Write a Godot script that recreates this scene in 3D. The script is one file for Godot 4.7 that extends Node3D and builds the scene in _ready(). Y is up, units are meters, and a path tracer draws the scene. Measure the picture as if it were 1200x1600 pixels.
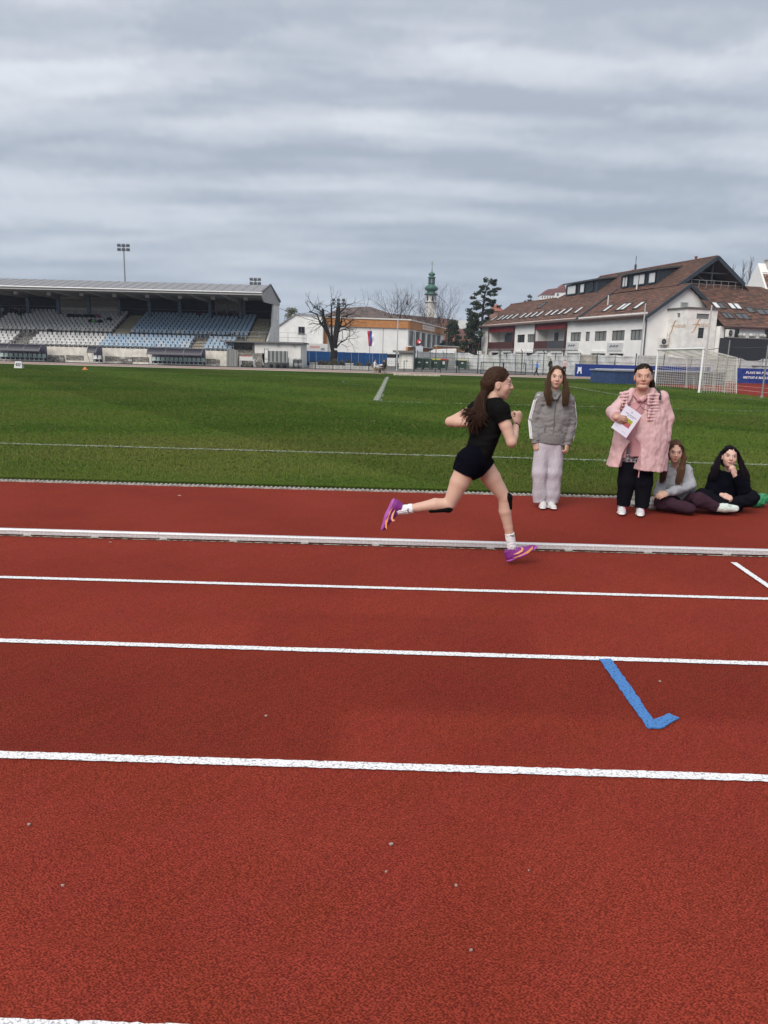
extends Node3D
# ---------------------------------------------------------------- camera model (photo pixels 1200 x 1600)
const F := 1180.0
const EYE := 1.63
var CB := Basis.from_euler(Vector3(-0.2047185, 0.006163, 0.0262))
func ray(px: float, py: float) -> Vector3:
	return CB * Vector3((px - 600.0) / F, -(py - 800.0) / F, -1.0)
func G(px: float, py: float, h := 0.0) -> Vector3:      # where a pixel's ray meets the level h
	var d := ray(px, py)
	return Vector3(0, EYE, 0) + d * ((EYE - h) / -d.y)
func Z(px: float, py: float, z: float) -> Vector3:      # where it meets the upright plane z metres away
	var d := ray(px, py)
	return Vector3(0, EYE, 0) + d * (z / -d.z)

# ---------------------------------------------------------------- mesh builder
class MB:
	var v := PackedVector3Array()
	var n := PackedVector3Array()
	var uv := PackedVector2Array()
	var c := PackedColorArray()
	var ix := PackedInt32Array()
	var col := Color(1, 1, 1)
	var use_col := false
	func vert(p: Vector3, nn: Vector3, t := Vector2.ZERO) -> int:
		v.append(p); n.append(nn); uv.append(t); c.append(col)
		return v.size() - 1
	func tri(a: Vector3, b: Vector3, d: Vector3) -> void:
		var nn := (d - a).cross(b - a).normalized()
		var i := vert(a, nn, Vector2(a.x, a.z)); vert(b, nn, Vector2(b.x, b.z)); vert(d, nn, Vector2(d.x, d.z))
		ix.append_array(PackedInt32Array([i, i + 1, i + 2]))
	func quad(a: Vector3, b: Vector3, d: Vector3, e: Vector3) -> void:
		var nn := (d - a).cross(b - a).normalized()
		var i := vert(a, nn, Vector2(0, 0)); vert(b, nn, Vector2(1, 0)); vert(d, nn, Vector2(1, 1)); vert(e, nn, Vector2(0, 1))
		ix.append_array(PackedInt32Array([i, i + 1, i + 2, i, i + 2, i + 3]))
	func box(ctr: Vector3, s: Vector3, b := Basis.IDENTITY) -> MB:
		var h := s * 0.5
		for ax in 3:
			for sg in [-1.0, 1.0]:
				var u := Vector3.ZERO; var w := Vector3.ZERO; var m := Vector3.ZERO
				u[(ax + 1) % 3] = h[(ax + 1) % 3] * sg; w[(ax + 2) % 3] = h[(ax + 2) % 3]; m[ax] = h[ax] * sg
				quad(ctr + b * (m - u - w), ctr + b * (m - u + w), ctr + b * (m + u + w), ctr + b * (m + u - w))
		return self
	func quad_pair(a: Vector3, b: Vector3, d: Vector3, e: Vector3) -> MB:
		quad(a, b, d, e)
		return self
	func quad_box(lo: Vector3, hi: Vector3) -> MB:      # the inside of a recess open towards -x
		quad(Vector3(hi.x, lo.y, lo.z), Vector3(hi.x, hi.y, lo.z), hi, Vector3(hi.x, lo.y, hi.z))
		quad(lo, Vector3(hi.x, lo.y, lo.z), Vector3(hi.x, lo.y, hi.z), Vector3(lo.x, lo.y, hi.z))
		quad(Vector3(lo.x, hi.y, lo.z), Vector3(hi.x, hi.y, lo.z), hi, Vector3(lo.x, hi.y, hi.z))
		quad(lo, Vector3(lo.x, hi.y, lo.z), Vector3(hi.x, hi.y, lo.z), Vector3(hi.x, lo.y, lo.z))
		quad(Vector3(lo.x, lo.y, hi.z), Vector3(lo.x, hi.y, hi.z), hi, Vector3(hi.x, lo.y, hi.z))
		return self
	func seg(a: Vector3, b: Vector3, w: float, h: float, up := Vector3.UP) -> MB:      # a bar from a to b
		var d := b - a
		var L := d.length()
		var zz := d / L
		var u := up if absf(zz.dot(up)) < 0.98 else Vector3.RIGHT
		var xx := u.cross(zz).normalized()
		var yy := zz.cross(xx)
		return box((a + b) * 0.5, Vector3(w, h, L), Basis(xx, yy, zz))
	func tube(pts: Array, rad: Array, sides := 6, caps := true) -> MB:
		var k := pts.size()
		var xx := Vector3.ZERO
		var base := v.size()
		for i in k:
			var d: Vector3 = (pts[mini(i + 1, k - 1)] - pts[maxi(i - 1, 0)]).normalized()
			if xx == Vector3.ZERO:
				xx = d.cross(Vector3.UP if absf(d.y) < 0.9 else Vector3.RIGHT).normalized()
			else:
				xx = (xx - d * xx.dot(d)).normalized()
			var yy := d.cross(xx)
			var r: float = rad[mini(i, rad.size() - 1)]
			for s in sides:
				var an := TAU * s / sides
				var o := xx * cos(an) + yy * sin(an)
				vert(pts[i] + o * r, o, Vector2(float(s) / sides, i))
		for i in k - 1:
			for s in sides:
				var a := base + i * sides + s
				var b := base + i * sides + (s + 1) % sides
				ix.append_array(PackedInt32Array([a, b, b + sides, a, b + sides, a + sides]))
		if caps:
			for e in [0, k - 1]:
				var d2: Vector3 = (pts[0] - pts[1]).normalized() if e == 0 else (pts[k - 1] - pts[k - 2]).normalized()
				var ci := vert(pts[e], d2)
				for s in sides:
					ix.append_array(PackedInt32Array([ci, base + e * sides + s, base + e * sides + (s + 1) % sides]))
		return self
	func cyl(a: Vector3, b: Vector3, r0: float, r1 := -1.0, sides := 8) -> MB:
		return tube([a, b], [r0, r0 if r1 < 0 else r1], sides)
	func lathe(ctr: Vector3, prof: Array, sides := 16, sx := 1.0, sz := 1.0) -> MB:       # prof: Vector2(radius, height)
		var base := v.size()
		var k := prof.size()
		for i in k:
			var t: Vector2 = prof[mini(i + 1, k - 1)] - prof[maxi(i - 1, 0)]
			for s in sides:
				var an := TAU * s / sides
				vert(ctr + Vector3(prof[i].x * cos(an) * sx, prof[i].y, prof[i].x * sin(an) * sz), Vector3(cos(an) * t.y, -t.x, sin(an) * t.y).normalized(), Vector2(float(s) / sides, i))
		for i in k - 1:
			for s in sides:
				var a := base + i * sides + s
				var b := base + i * sides + (s + 1) % sides
				ix.append_array(PackedInt32Array([a, b, b + sides, a, b + sides, a + sides]))
		return self
	func prism(poly: Array, o: Vector3, ux: Vector3, uy: Vector3, dep: Vector3) -> MB:      # a 2-D outline pushed along dep
		var pp := PackedVector2Array(poly)
		var t := Geometry2D.triangulate_polygon(pp)
		for e in 2:
			var nn := dep.normalized() * (1.0 if e else -1.0)
			var b0 := v.size()
			for p in pp:
				vert(o + ux * p.x + uy * p.y + dep * e, nn, p)
			for i in t:
				ix.append(b0 + i)
		for i in pp.size():
			var p := pp[i]; var q := pp[(i + 1) % pp.size()]
			var a := o + ux * p.x + uy * p.y; var b := o + ux * q.x + uy * q.y
			quad(a, b, b + dep, a + dep)
		return self
	func add(m: Dictionary) -> MB:          # the arrays of a field mesh
		var b0 := v.size()
		v.append_array(m.v); n.append_array(m.n); c.append_array(m.c)
		for i in m.v.size(): uv.append(Vector2.ZERO)
		for i in m.ix: ix.append(b0 + i)
		use_col = true
		return self
	func mesh() -> ArrayMesh:
		for t in range(0, ix.size(), 3):          # front faces run clockwise about their normals
			var a := ix[t]; var b := ix[t + 1]; var d := ix[t + 2]
			if (v[d] - v[a]).cross(v[b] - v[a]).dot(n[a] + n[b] + n[d]) < 0.0:
				ix[t + 1] = d; ix[t + 2] = b
		var a := []; a.resize(Mesh.ARRAY_MAX)
		a[Mesh.ARRAY_VERTEX] = v; a[Mesh.ARRAY_NORMAL] = n; a[Mesh.ARRAY_TEX_UV] = uv; a[Mesh.ARRAY_INDEX] = ix
		if use_col: a[Mesh.ARRAY_COLOR] = c
		var m := ArrayMesh.new()
		m.add_surface_from_arrays(Mesh.PRIMITIVE_TRIANGLES, a)
		return m

# ---------------------------------------------------------------- scene tree
var taken := {}
func numbered(called: String) -> String:
	var k: int = taken.get(called, -1) + 1
	taken[called] = k
	return called if k == 0 else "%s_%03d" % [called, k]
func tag(o: Node, label: String, category: String, group := "") -> Node:
	o.set_meta("label", label); o.set_meta("category", category)
	if group: o.set_meta("group", group)
	return o
func thing(called: String, label: String, category: String, at := Vector3.ZERO, turn := 0.0, group := "") -> Node3D:
	var o := Node3D.new()
	o.name = numbered(called); add_child(o, true)
	o.position = at; o.rotation.y = turn
	tag(o, label, category, group)
	return o
func obj(called: String, m, mt: Material, parent: Node = self) -> MeshInstance3D:
	var o := MeshInstance3D.new()
	o.name = numbered(called) if parent == self else called
	o.mesh = m.mesh() if m is MB else m
	o.material_override = mt
	parent.add_child(o, true)
	return o
func struct(called: String, m, mt: Material, parent: Node = self) -> MeshInstance3D:
	var o := obj(called, m, mt, parent)
	if parent == self: o.set_meta("kind", "structure")
	return o
func stuff(o: Node) -> Node:
	o.set_meta("kind", "stuff"); return o
func dup(root: Node3D, base_name: String, at: Vector3, turn := 0.0, label := "", group := "") -> Node3D:
	var r: Node3D = root.duplicate()
	r.name = numbered(base_name); add_child(r, true); r.position = at; r.rotation.y = turn
	if label: r.set_meta("label", label)
	if group: r.set_meta("group", group)
	return r
func spread(called: String, mesh: Mesh, mt: Material, xf: Array, parent: Node = self, cols := []) -> MultiMeshInstance3D:
	var mm := MultiMesh.new()
	mm.transform_format = MultiMesh.TRANSFORM_3D
	mm.use_colors = cols.size() > 0
	mm.mesh = mesh
	mm.instance_count = xf.size()
	for i in xf.size():
		mm.set_instance_transform(i, xf[i])
		if cols.size(): mm.set_instance_color(i, cols[i])
	var o := MultiMeshInstance3D.new()
	o.name = numbered(called) if parent == self else called
	o.multimesh = mm; o.material_override = mt
	parent.add_child(o, true)
	stuff(o)
	return o

# ---------------------------------------------------------------- materials (base colours are given as linear values)
func lin(r: float, g: float, b: float) -> Color: return Color(r, g, b).linear_to_srgb()
var tex_cache := {}
func noise_tex(key: String, freq: float, oct: int, lo: float, hi: float, size := 512, kind := FastNoiseLite.TYPE_SIMPLEX_SMOOTH, nrm := 0.0, sd := 1, p0 := 0.0, p1 := 1.0) -> Texture2D:
	if tex_cache.has(key): return tex_cache[key]
	var nz := FastNoiseLite.new()
	nz.seed = sd; nz.noise_type = kind; nz.frequency = freq; nz.fractal_octaves = oct
	if kind == FastNoiseLite.TYPE_CELLULAR: nz.fractal_type = FastNoiseLite.FRACTAL_NONE
	var t := NoiseTexture2D.new()
	t.width = size; t.height = size; t.seamless = true; t.noise = nz
	if nrm > 0.0:
		t.as_normal_map = true; t.bump_strength = nrm
	else:
		var g := Gradient.new()
		g.offsets = PackedFloat32Array([p0, p1]); g.colors = PackedColorArray([Color(lo, lo, lo), Color(hi, hi, hi)])
		t.color_ramp = g
	tex_cache[key] = t
	return t
func M(c: Color, rough := 0.8, metal := 0.0, grain := 0.0, scale := 1.0, bump := 0.0) -> StandardMaterial3D:
	var m := StandardMaterial3D.new()
	m.albedo_color = c; m.roughness = rough; m.metallic = metal
	if grain > 0.0:
		m.albedo_texture = noise_tex("grain%.2f" % grain, 0.012, 5, 1.0 - grain, 1.0, 512, FastNoiseLite.TYPE_SIMPLEX_SMOOTH, 0.0, 3, 0.25, 0.75)
		m.uv1_triplanar = true; m.uv1_world_triplanar = true
		m.uv1_scale = Vector3.ONE * scale
	if bump > 0.0:
		m.normal_enabled = true
		m.normal_texture = noise_tex("bumps", 0.05, 4, 0, 1, 512, FastNoiseLite.TYPE_SIMPLEX_SMOOTH, 6.0)
		m.normal_scale = bump
		m.uv1_triplanar = true; m.uv1_world_triplanar = true
		m.uv1_scale = Vector3.ONE * scale
	return m
func VM(rough := 0.8, grain := 0.0, scale := 1.0, bump := 0.0) -> StandardMaterial3D:      # colour comes with the vertices
	var m := M(Color.WHITE, rough, 0.0, grain, scale, bump)
	m.vertex_color_use_as_albedo = true
	return m
func glass(c: Color, a := 0.35, rough := 0.05) -> StandardMaterial3D:
	var m := M(c, rough)
	m.albedo_color.a = a
	m.transparency = BaseMaterial3D.TRANSPARENCY_ALPHA
	m.metallic_specular = 0.6
	return m
func cloth(c: Color, grain := 0.12, scale := 9.0) -> StandardMaterial3D:
	var m := M(c, 0.9, 0.0, grain, scale, 0.25)
	m.rim_enabled = true; m.rim = 0.25; m.rim_tint = 0.6
	return m

# ---------------------------------------------------------------- lettering as flat print
func text(called: String, s: String, h: float, mt: Material, parent: Node, xf: Transform3D, serif := false, italic := false) -> MeshInstance3D:
	var t := TextMesh.new()
	var f := SystemFont.new()
	f.font_names = PackedStringArray(["Droid Serif" if serif else "Droid Sans"])
	f.font_italic = italic
	f.font_weight = 400 if serif else 700
	t.font = f; t.text = s; t.font_size = 32; t.pixel_size = h / 24.0; t.depth = 0.004; t.curve_step = 2.0
	var o := obj(called, t, mt, parent)
	o.transform = xf
	return o

# ---------------------------------------------------------------- smooth bodies: distance fields meshed as surface nets
# prims: ["c", a, b, ra, rb, k]  tapered capsule;  ["o", a, b, ra, rb, k] the same with an open flat end at b
#        ["f", a, b, ra, rb, k, axis, s]  capsule flattened along axis by s;  ["fo", ...] with a flat end at b
#        ["e", centre, radii, basis, k]  ellipsoid;  ["-e", ...] carved out
func field(prims: Array, cell: float, base: Color, paint := [], wr := [], clips := []) -> Dictionary:
	var lo := Vector3.ONE * 1e9
	var hi := Vector3.ONE * -1e9
	var bb := []
	for p in prims:
		var l: Vector3; var h: Vector3; var k: float
		if p[0] == "e" or p[0] == "-e":
			var r: Vector3 = p[2]
			var bs: Basis = p[3]
			var ex := (bs.x * r.x).abs() + (bs.y * r.y).abs() + (bs.z * r.z).abs()
			l = p[1] - ex; h = p[1] + ex; k = p[4]
		else:
			var rm: float = maxf(p[3], p[4])
			l = p[1].min(p[2]) - Vector3.ONE * rm; h = p[1].max(p[2]) + Vector3.ONE * rm; k = p[5]
		var g := Vector3.ONE * (k * 0.6 + cell * 2.0)
		bb.append([l - g, h + g])
		if p[0] != "-e":
			lo = lo.min(l - g); hi = hi.max(h + g)
	lo -= Vector3.ONE * cell * 2.0; hi += Vector3.ONE * cell * 2.0
	var nx := int((hi.x - lo.x) / cell) + 1
	var ny := int((hi.y - lo.y) / cell) + 1
	var nz := int((hi.z - lo.z) / cell) + 1
	var f := PackedFloat32Array()
	f.resize(nx * ny * nz); f.fill(10.0)
	var nxy := nx * ny
	for pi in prims.size():
		var p: Array = prims[pi]
		var ty: String = p[0]
		var a0: Vector3 = (bb[pi][0] - lo) / cell
		var a1: Vector3 = (bb[pi][1] - lo) / cell
		var x0 := maxi(0, int(a0.x)); var x1 := mini(nx - 1, int(a1.x) + 1)
		var y0 := maxi(0, int(a0.y)); var y1 := mini(ny - 1, int(a1.y) + 1)
		var z0 := maxi(0, int(a0.z)); var z1 := mini(nz - 1, int(a1.z) + 1)
		if ty == "e" or ty == "-e":
			var c: Vector3 = p[1]
			var r: Vector3 = p[2]
			var bi: Basis = p[3].transposed()
			var k: float = p[4]
			var neg := ty == "-e"
			for z in range(z0, z1):
				for y in range(y0, y1):
					var row := z * nxy + y * nx
					for x in range(x0, x1):
						var q: Vector3 = bi * (lo + Vector3(x, y, z) * cell - c)
						var q1 := q / r
						var k0 := q1.length()
						var d := k0 * (k0 - 1.0) / maxf((q1 / r).length(), 1e-5)
						var o := f[row + x]
						if neg:
							var hh := maxf(k - absf(o + d), 0.0)
							f[row + x] = maxf(o, -d) + hh * hh / (4.0 * k)
						else:
							var hh := maxf(k - absf(o - d), 0.0)
							f[row + x] = minf(o, d) - hh * hh / (4.0 * k)
		else:
			var a: Vector3 = p[1]
			var ba: Vector3 = p[2] - a
			var ra: float = p[3]
			var dr: float = p[4] - ra
			var k: float = p[5]
			var flat := ty.begins_with("f")
			var open := ty.ends_with("o")
			var ax := Vector3.ZERO
			var st := 1.0
			if flat:
				ax = p[6]; st = 1.0 / p[7] - 1.0
				ba += ax * ba.dot(ax) * st
			var bl := 1.0 / maxf(ba.length_squared(), 1e-9)
			var ln := sqrt(1.0 / bl)
			var sc := 1.0 / (1.0 + st) if flat else 1.0
			for z in range(z0, z1):
				for y in range(y0, y1):
					var row := z * nxy + y * nx
					for x in range(x0, x1):
						var q: Vector3 = lo + Vector3(x, y, z) * cell - a
						if flat: q += ax * q.dot(ax) * st
						var t0 := q.dot(ba) * bl
						var t := clampf(t0, 0.0, 1.0)
						var d := (q - ba * t).length() - ra - dr * t
						if flat: d *= lerpf(sc, 1.0, 0.35)
						if open: d = maxf(d, (t0 - 1.0) * ln)
						var o := f[row + x]
						var hh := maxf(k - absf(o - d), 0.0)
						f[row + x] = minf(o, d) - hh * hh / (4.0 * k)
	if wr.size() or clips.size():
		var ns := FastNoiseLite.new()
		ns.seed = 7; ns.frequency = 1.0; ns.fractal_octaves = 2
		var lim := cell * 2.5 + 0.02
		for z in nz:
			for y in ny:
				var row := z * nxy + y * nx
				for x in nx:
					var o := f[row + x]
					if absf(o) > lim: 
						if clips.size() == 0 or o > 0.0: continue
					var q := lo + Vector3(x, y, z) * cell
					if wr.size():
						var w: Vector3 = q * wr[1]
						o += ns.get_noise_3dv(w) * wr[0]
					for cp in clips:
						o = maxf(o, (q - cp[0]).dot(cp[1]))
					f[row + x] = o
	var out := {"v": PackedVector3Array(), "n": PackedVector3Array(), "c": PackedColorArray(), "ix": PackedInt32Array()}
	var V := PackedVector3Array(); var N := PackedVector3Array(); var IX := PackedInt32Array()
	var id := PackedInt32Array()
	id.resize(f.size()); id.fill(-1)
	var lim2 := cell * 2.2
	for z in range(0, nz - 1):
		for y in range(0, ny - 1):
			var row := z * nxy + y * nx
			for x in range(0, nx - 1):
				var i := row + x
				var d0 := f[i]
				if d0 > lim2 or d0 < -lim2: continue
				var d1 := f[i + 1]; var d2 := f[i + nx]; var d3 := f[i + nx + 1]
				var d4 := f[i + nxy]; var d5 := f[i + nxy + 1]; var d6 := f[i + nxy + nx]; var d7 := f[i + nxy + nx + 1]
				var s := int(d0 < 0.0) + int(d1 < 0.0) + int(d2 < 0.0) + int(d3 < 0.0) + int(d4 < 0.0) + int(d5 < 0.0) + int(d6 < 0.0) + int(d7 < 0.0)
				if s == 0 or s == 8: continue
				var sm := Vector3.ZERO
				var ct := 0.0
				if (d0 < 0.0) != (d1 < 0.0): sm += Vector3(d0 / (d0 - d1), 0, 0); ct += 1.0
				if (d2 < 0.0) != (d3 < 0.0): sm += Vector3(d2 / (d2 - d3), 1, 0); ct += 1.0
				if (d4 < 0.0) != (d5 < 0.0): sm += Vector3(d4 / (d4 - d5), 0, 1); ct += 1.0
				if (d6 < 0.0) != (d7 < 0.0): sm += Vector3(d6 / (d6 - d7), 1, 1); ct += 1.0
				if (d0 < 0.0) != (d2 < 0.0): sm += Vector3(0, d0 / (d0 - d2), 0); ct += 1.0
				if (d1 < 0.0) != (d3 < 0.0): sm += Vector3(1, d1 / (d1 - d3), 0); ct += 1.0
				if (d4 < 0.0) != (d6 < 0.0): sm += Vector3(0, d4 / (d4 - d6), 1); ct += 1.0
				if (d5 < 0.0) != (d7 < 0.0): sm += Vector3(1, d5 / (d5 - d7), 1); ct += 1.0
				if (d0 < 0.0) != (d4 < 0.0): sm += Vector3(0, 0, d0 / (d0 - d4)); ct += 1.0
				if (d1 < 0.0) != (d5 < 0.0): sm += Vector3(1, 0, d1 / (d1 - d5)); ct += 1.0
				if (d2 < 0.0) != (d6 < 0.0): sm += Vector3(0, 1, d2 / (d2 - d6)); ct += 1.0
				if (d3 < 0.0) != (d7 < 0.0): sm += Vector3(1, 1, d3 / (d3 - d7)); ct += 1.0
				id[i] = V.size()
				V.append(lo + (Vector3(x, y, z) + sm / ct) * cell)
				N.append(Vector3(d1 + d3 + d5 + d7 - d0 - d2 - d4 - d6, d2 + d3 + d6 + d7 - d0 - d1 - d4 - d5, d4 + d5 + d6 + d7 - d0 - d1 - d2 - d3).normalized())
				if x > 0 and y > 0 and z > 0:
					if (d0 < 0.0) != (d1 < 0.0): quad_ix(IX, id[i], id[i - nx], id[i - nx - nxy], id[i - nxy], d0 < 0.0)
					if (d0 < 0.0) != (d2 < 0.0): quad_ix(IX, id[i], id[i - nxy], id[i - nxy - 1], id[i - 1], d0 < 0.0)
					if (d0 < 0.0) != (d4 < 0.0): quad_ix(IX, id[i], id[i - 1], id[i - 1 - nx], id[i - nx], d0 < 0.0)
	var C := PackedColorArray()
	C.resize(V.size()); C.fill(base)
	for p in paint:       # [centre, radii, basis, colour, edge]
		var bi: Basis = p[2].transposed()
		for i in V.size():
			var q: Vector3 = (bi * (V[i] - p[0])) / p[1]
			var l := q.length()
			if l < 1.0: C[i] = C[i].lerp(p[3], clampf((1.0 - l) / maxf(p[4], 0.01), 0.0, 1.0))
	out.v = V; out.n = N; out.c = C; out.ix = IX
	return out
func quad_ix(IX: PackedInt32Array, a: int, b: int, c: int, d: int, fl: bool) -> void:
	if a < 0 or b < 0 or c < 0 or d < 0: return
	if fl: IX.append_array(PackedInt32Array([a, d, c, a, c, b]))
	else: IX.append_array(PackedInt32Array([a, b, c, a, c, d]))

# ================================================================ camera, sky, light
var rng := RandomNumberGenerator.new()
func setup() -> void:
	rng.seed = 20240
	var cam := Camera3D.new()
	cam.name = "camera"
	cam.transform = Transform3D(CB, Vector3(0, EYE, 0))
	cam.fov = rad_to_deg(2.0 * atan(800.0 / F))
	cam.near = 0.05; cam.far = 4000.0
	add_child(cam); cam.current = true
	var e := Environment.new()
	e.background_mode = Environment.BG_SKY
	var sky := Sky.new()
	var pm := PanoramaSkyMaterial.new()
	pm.panorama = ImageTexture.create_from_image(sky_image())
	sky.sky_material = pm
	e.sky = sky
	e.background_energy_multiplier = 1.0
	e.tonemap_mode = Environment.TONE_MAPPER_LINEAR
	e.tonemap_exposure = 1.2
	e.sdfgi_enabled = true; e.ssao_enabled = true; e.ssil_enabled = true
	e.fog_enabled = true; e.fog_density = 0.0003; e.fog_light_color = Color(0.72, 0.77, 0.85)
	var we := WorldEnvironment.new()
	we.name = "environment"; we.environment = e
	add_child(we)
	var sun := DirectionalLight3D.new()
	sun.name = "sun"
	sun.light_energy = 0.8; sun.light_angular_distance = 40.0
	sun.light_color = Color(1.0, 0.97, 0.93)
	sun.shadow_enabled = true
	add_child(sun)
	sun.look_at_from_position(Vector3(-7, 11, 11), Vector3.ZERO)

func sky_image() -> Image:          # an even layer of overcast at one height, seen from below
	var w := 1536; var h := 768
	var im := Image.create(w, h, false, Image.FORMAT_RGB8)
	var n1 := FastNoiseLite.new(); n1.seed = 11; n1.frequency = 1.6; n1.fractal_octaves = 5; n1.fractal_gain = 0.56
	n1.domain_warp_enabled = true; n1.domain_warp_amplitude = 0.35; n1.domain_warp_frequency = 0.6
	var n2 := FastNoiseLite.new(); n2.seed = 5; n2.frequency = 0.35; n2.fractal_octaves = 3
	for y in h:
		var el := PI * (0.5 - (y + 0.5) / h)
		if el < -0.03:
			im.fill_rect(Rect2i(0, y, w, h - y), Color(0.50, 0.52, 0.55))
			break
		var sy := maxf(sin(el), 0.0)
		var k := cos(el) / (sy + 0.10)
		for x in w:
			var az := TAU * ((x + 0.5) / w - 0.5)
			var px := sin(az) * k; var pz := -cos(az) * k
			var a := n1.get_noise_2d(px * 0.36, pz * 1.15)
			var b := n2.get_noise_2d(px * 0.6 + 7.0, pz * 1.1)
			var fade := smoothstep(0.0, 0.30, sy)                 # far clouds melt into one another
			var t := (a * 1.0 + b * 0.45) * lerpf(0.55, 1.0, fade)
			var hi := smoothstep(0.05, 0.55, sy)
			var dark := Color(0.612, 0.655, 0.712).lerp(Color(0.672, 0.698, 0.748), hi)
			var lite := Color(0.735, 0.768, 0.808).lerp(Color(0.925, 0.930, 0.948), hi)
			var c := dark.lerp(lite, clampf(0.46 + 1.25 * t, 0.0, 1.0))
			im.set_pixel(x, y, c)
	return im

# ================================================================ ground, track, grass
func jag_strip(mb: MB, a: Vector3, b: Vector3, w: float, step: float, jag: float) -> void:
	var d := b - a
	var L := d.length()
	var u := d / L
	var s := Vector3(-u.z, 0, u.x) * (w * 0.5)
	var k := int(L / step)
	var pl := a - s; var pr := a + s
	for i in range(1, k + 1):
		var q := a + u * (L * i / k)
		var l2 := q - s * (1.0 + rng.randf_range(-jag, jag)); var r2 := q + s * (1.0 + rng.randf_range(-jag, jag))
		mb.quad(pl, l2, r2, pr)
		pl = l2; pr = r2
var TRACK_C := Color(0.318, 0.0500, 0.0320)
func ground() -> void:
	struct("ground", MB.new().box(Vector3(0, -0.53, -600), Vector3(2400, 1.0, 1900)), M(lin(0.17, 0.165, 0.155), 0.95, 0, 0.35, 0.11))
	# --- red running track
	var low := FastNoiseLite.new(); low.seed = 4; low.frequency = 0.45; low.fractal_octaves = 4
	var mid := FastNoiseLite.new(); mid.seed = 9; mid.frequency = 2.2; mid.fractal_octaves = 3
	var mb := MB.new(); mb.use_col = true
	var x0 := -12.0; var x1 := 12.0; var z0 := 2.6; var z1 := -9.14
	var st := 0.12
	var cx := int((x1 - x0) / st); var cz := int((z0 - z1) / st)
	var l4 := -2.79; var l3 := -4.0
	var seam := G(536, 1150)
	var seam2 := G(830, 1000)
	var seam3 := G(385, 1000)
	for j in cz + 1:
		for i in cx + 1:
			var p := Vector3(x0 + (x1 - x0) * i / cx, 0, z0 + (z1 - z0) * j / cz)
			var t := 1.0 + low.get_noise_2d(p.x, p.z) * 0.16 + mid.get_noise_2d(p.x, p.z) * 0.07
			if p.z < l4 and p.z > l3 and (p.x < seam.x or p.z < -3.25): t *= 0.80         # older lengths of surfacing beside a relaid one
			if p.z < l3 and p.z > -4.65 and p.x < seam2.x and p.x > seam3.x: t *= 0.87
			if p.z < -6.3: t *= 0.94
			mb.col = Color(TRACK_C.r * t, TRACK_C.g * t, TRACK_C.b * t)
			mb.vert(p, Vector3.UP, Vector2(p.x, p.z))
	for j in cz:
		for i in cx:
			var a := j * (cx + 1) + i
			mb.ix.append_array(PackedInt32Array([a, a + 1, a + cx + 2, a, a + cx + 2, a + cx + 1]))
	mb.col = TRACK_C
	for q in [[-75, -12, 2.6, -9.14], [12, 75, 2.6, -9.14], [-75, 75, -9.14, -74.6]]:
		var b0 := mb.v.size()
		for c in [[0, 2], [1, 2], [1, 3], [0, 3]]:
			mb.vert(Vector3(q[c[0]], 0, q[c[1]]), Vector3.UP, Vector2(q[c[0]], q[c[1]]))
		mb.ix.append_array(PackedInt32Array([b0, b0 + 1, b0 + 2, b0, b0 + 2, b0 + 3]))
	var tm := StandardMaterial3D.new()
	tm.vertex_color_use_as_albedo = true; tm.roughness = 0.92; tm.metallic_specular = 0.15
	tm.albedo_texture = noise_tex("granule", 0.16, 4, 0.60, 1.0, 1024, FastNoiseLite.TYPE_VALUE_CUBIC, 0.0, 21, 0.25, 0.72)
	tm.normal_enabled = true; tm.normal_texture = noise_tex("granule_n", 0.16, 4, 0, 1, 1024, FastNoiseLite.TYPE_VALUE_CUBIC, 7.0, 21)
	tm.normal_scale = 0.6
	tm.uv1_scale = Vector3(1.55, 1.9, 1.0)
	var track := struct("track", mb, tm)
	# --- painted markings
	var white := StandardMaterial3D.new()
	white.albedo_color = lin(0.80, 0.80, 0.81); white.roughness = 0.75
	white.albedo_texture = noise_tex("paint", 0.10, 3, 0.55, 1.0, 512, FastNoiseLite.TYPE_SIMPLEX_SMOOTH, 0.0, 8, 0.12, 0.40)
	white.uv1_triplanar = true; white.uv1_world_triplanar = true; white.uv1_scale = Vector3.ONE * 1.1
	white.normal_enabled = true; white.normal_texture = tm.normal_texture; white.normal_scale = 0.8
	var Y := Vector3(0, 0.006, 0)
	for l in [[903.2, 918.7, 936.0], [1002.5, 1017.8, 1037.5], [1181.3, 1198.0, 1217.0], [1608.5, 1629.0, 1651.0]]:
		var a := G(20, l[0]); var b := G(1180, l[2])
		var u := (b - a).normalized()
		var m2 := MB.new()
		jag_strip(m2, a - u * 7.0 + Y, b + u * 7.0 + Y, 0.052, 0.018, 0.10)
		obj("lane_line", m2, white, track)
	var m3 := MB.new()
	var da := G(1146, 880); var db := G(1200, 917)
	jag_strip(m3, da + Y * 1.4, da + (db - da).normalized() * 1.15 + Y * 1.4, 0.05, 0.018, 0.1)
	obj("start_line", m3, white, track)
	var blue := white.duplicate()
	blue.albedo_color = lin(0.055, 0.20, 0.50)
	var bp := []
	for p in [[936, 1032], [955, 1032], [1021, 1127], [1046, 1117], [1060, 1124], [1034, 1140], [1012, 1140]]:
		bp.append(G(p[0], p[1]))
	var poly := []
	for i in bp.size():               # ragged edge of the brushed paint
		var a: Vector3 = bp[i]; var b: Vector3 = bp[(i + 1) % bp.size()]
		var k := maxi(2, int(a.distance_to(b) / 0.02))
		for s in k:
			var q := a.lerp(b, float(s) / k)
			poly.append(Vector2(q.x + rng.randf_range(-0.004, 0.004), -q.z + rng.randf_range(-0.003, 0.003)))
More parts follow.
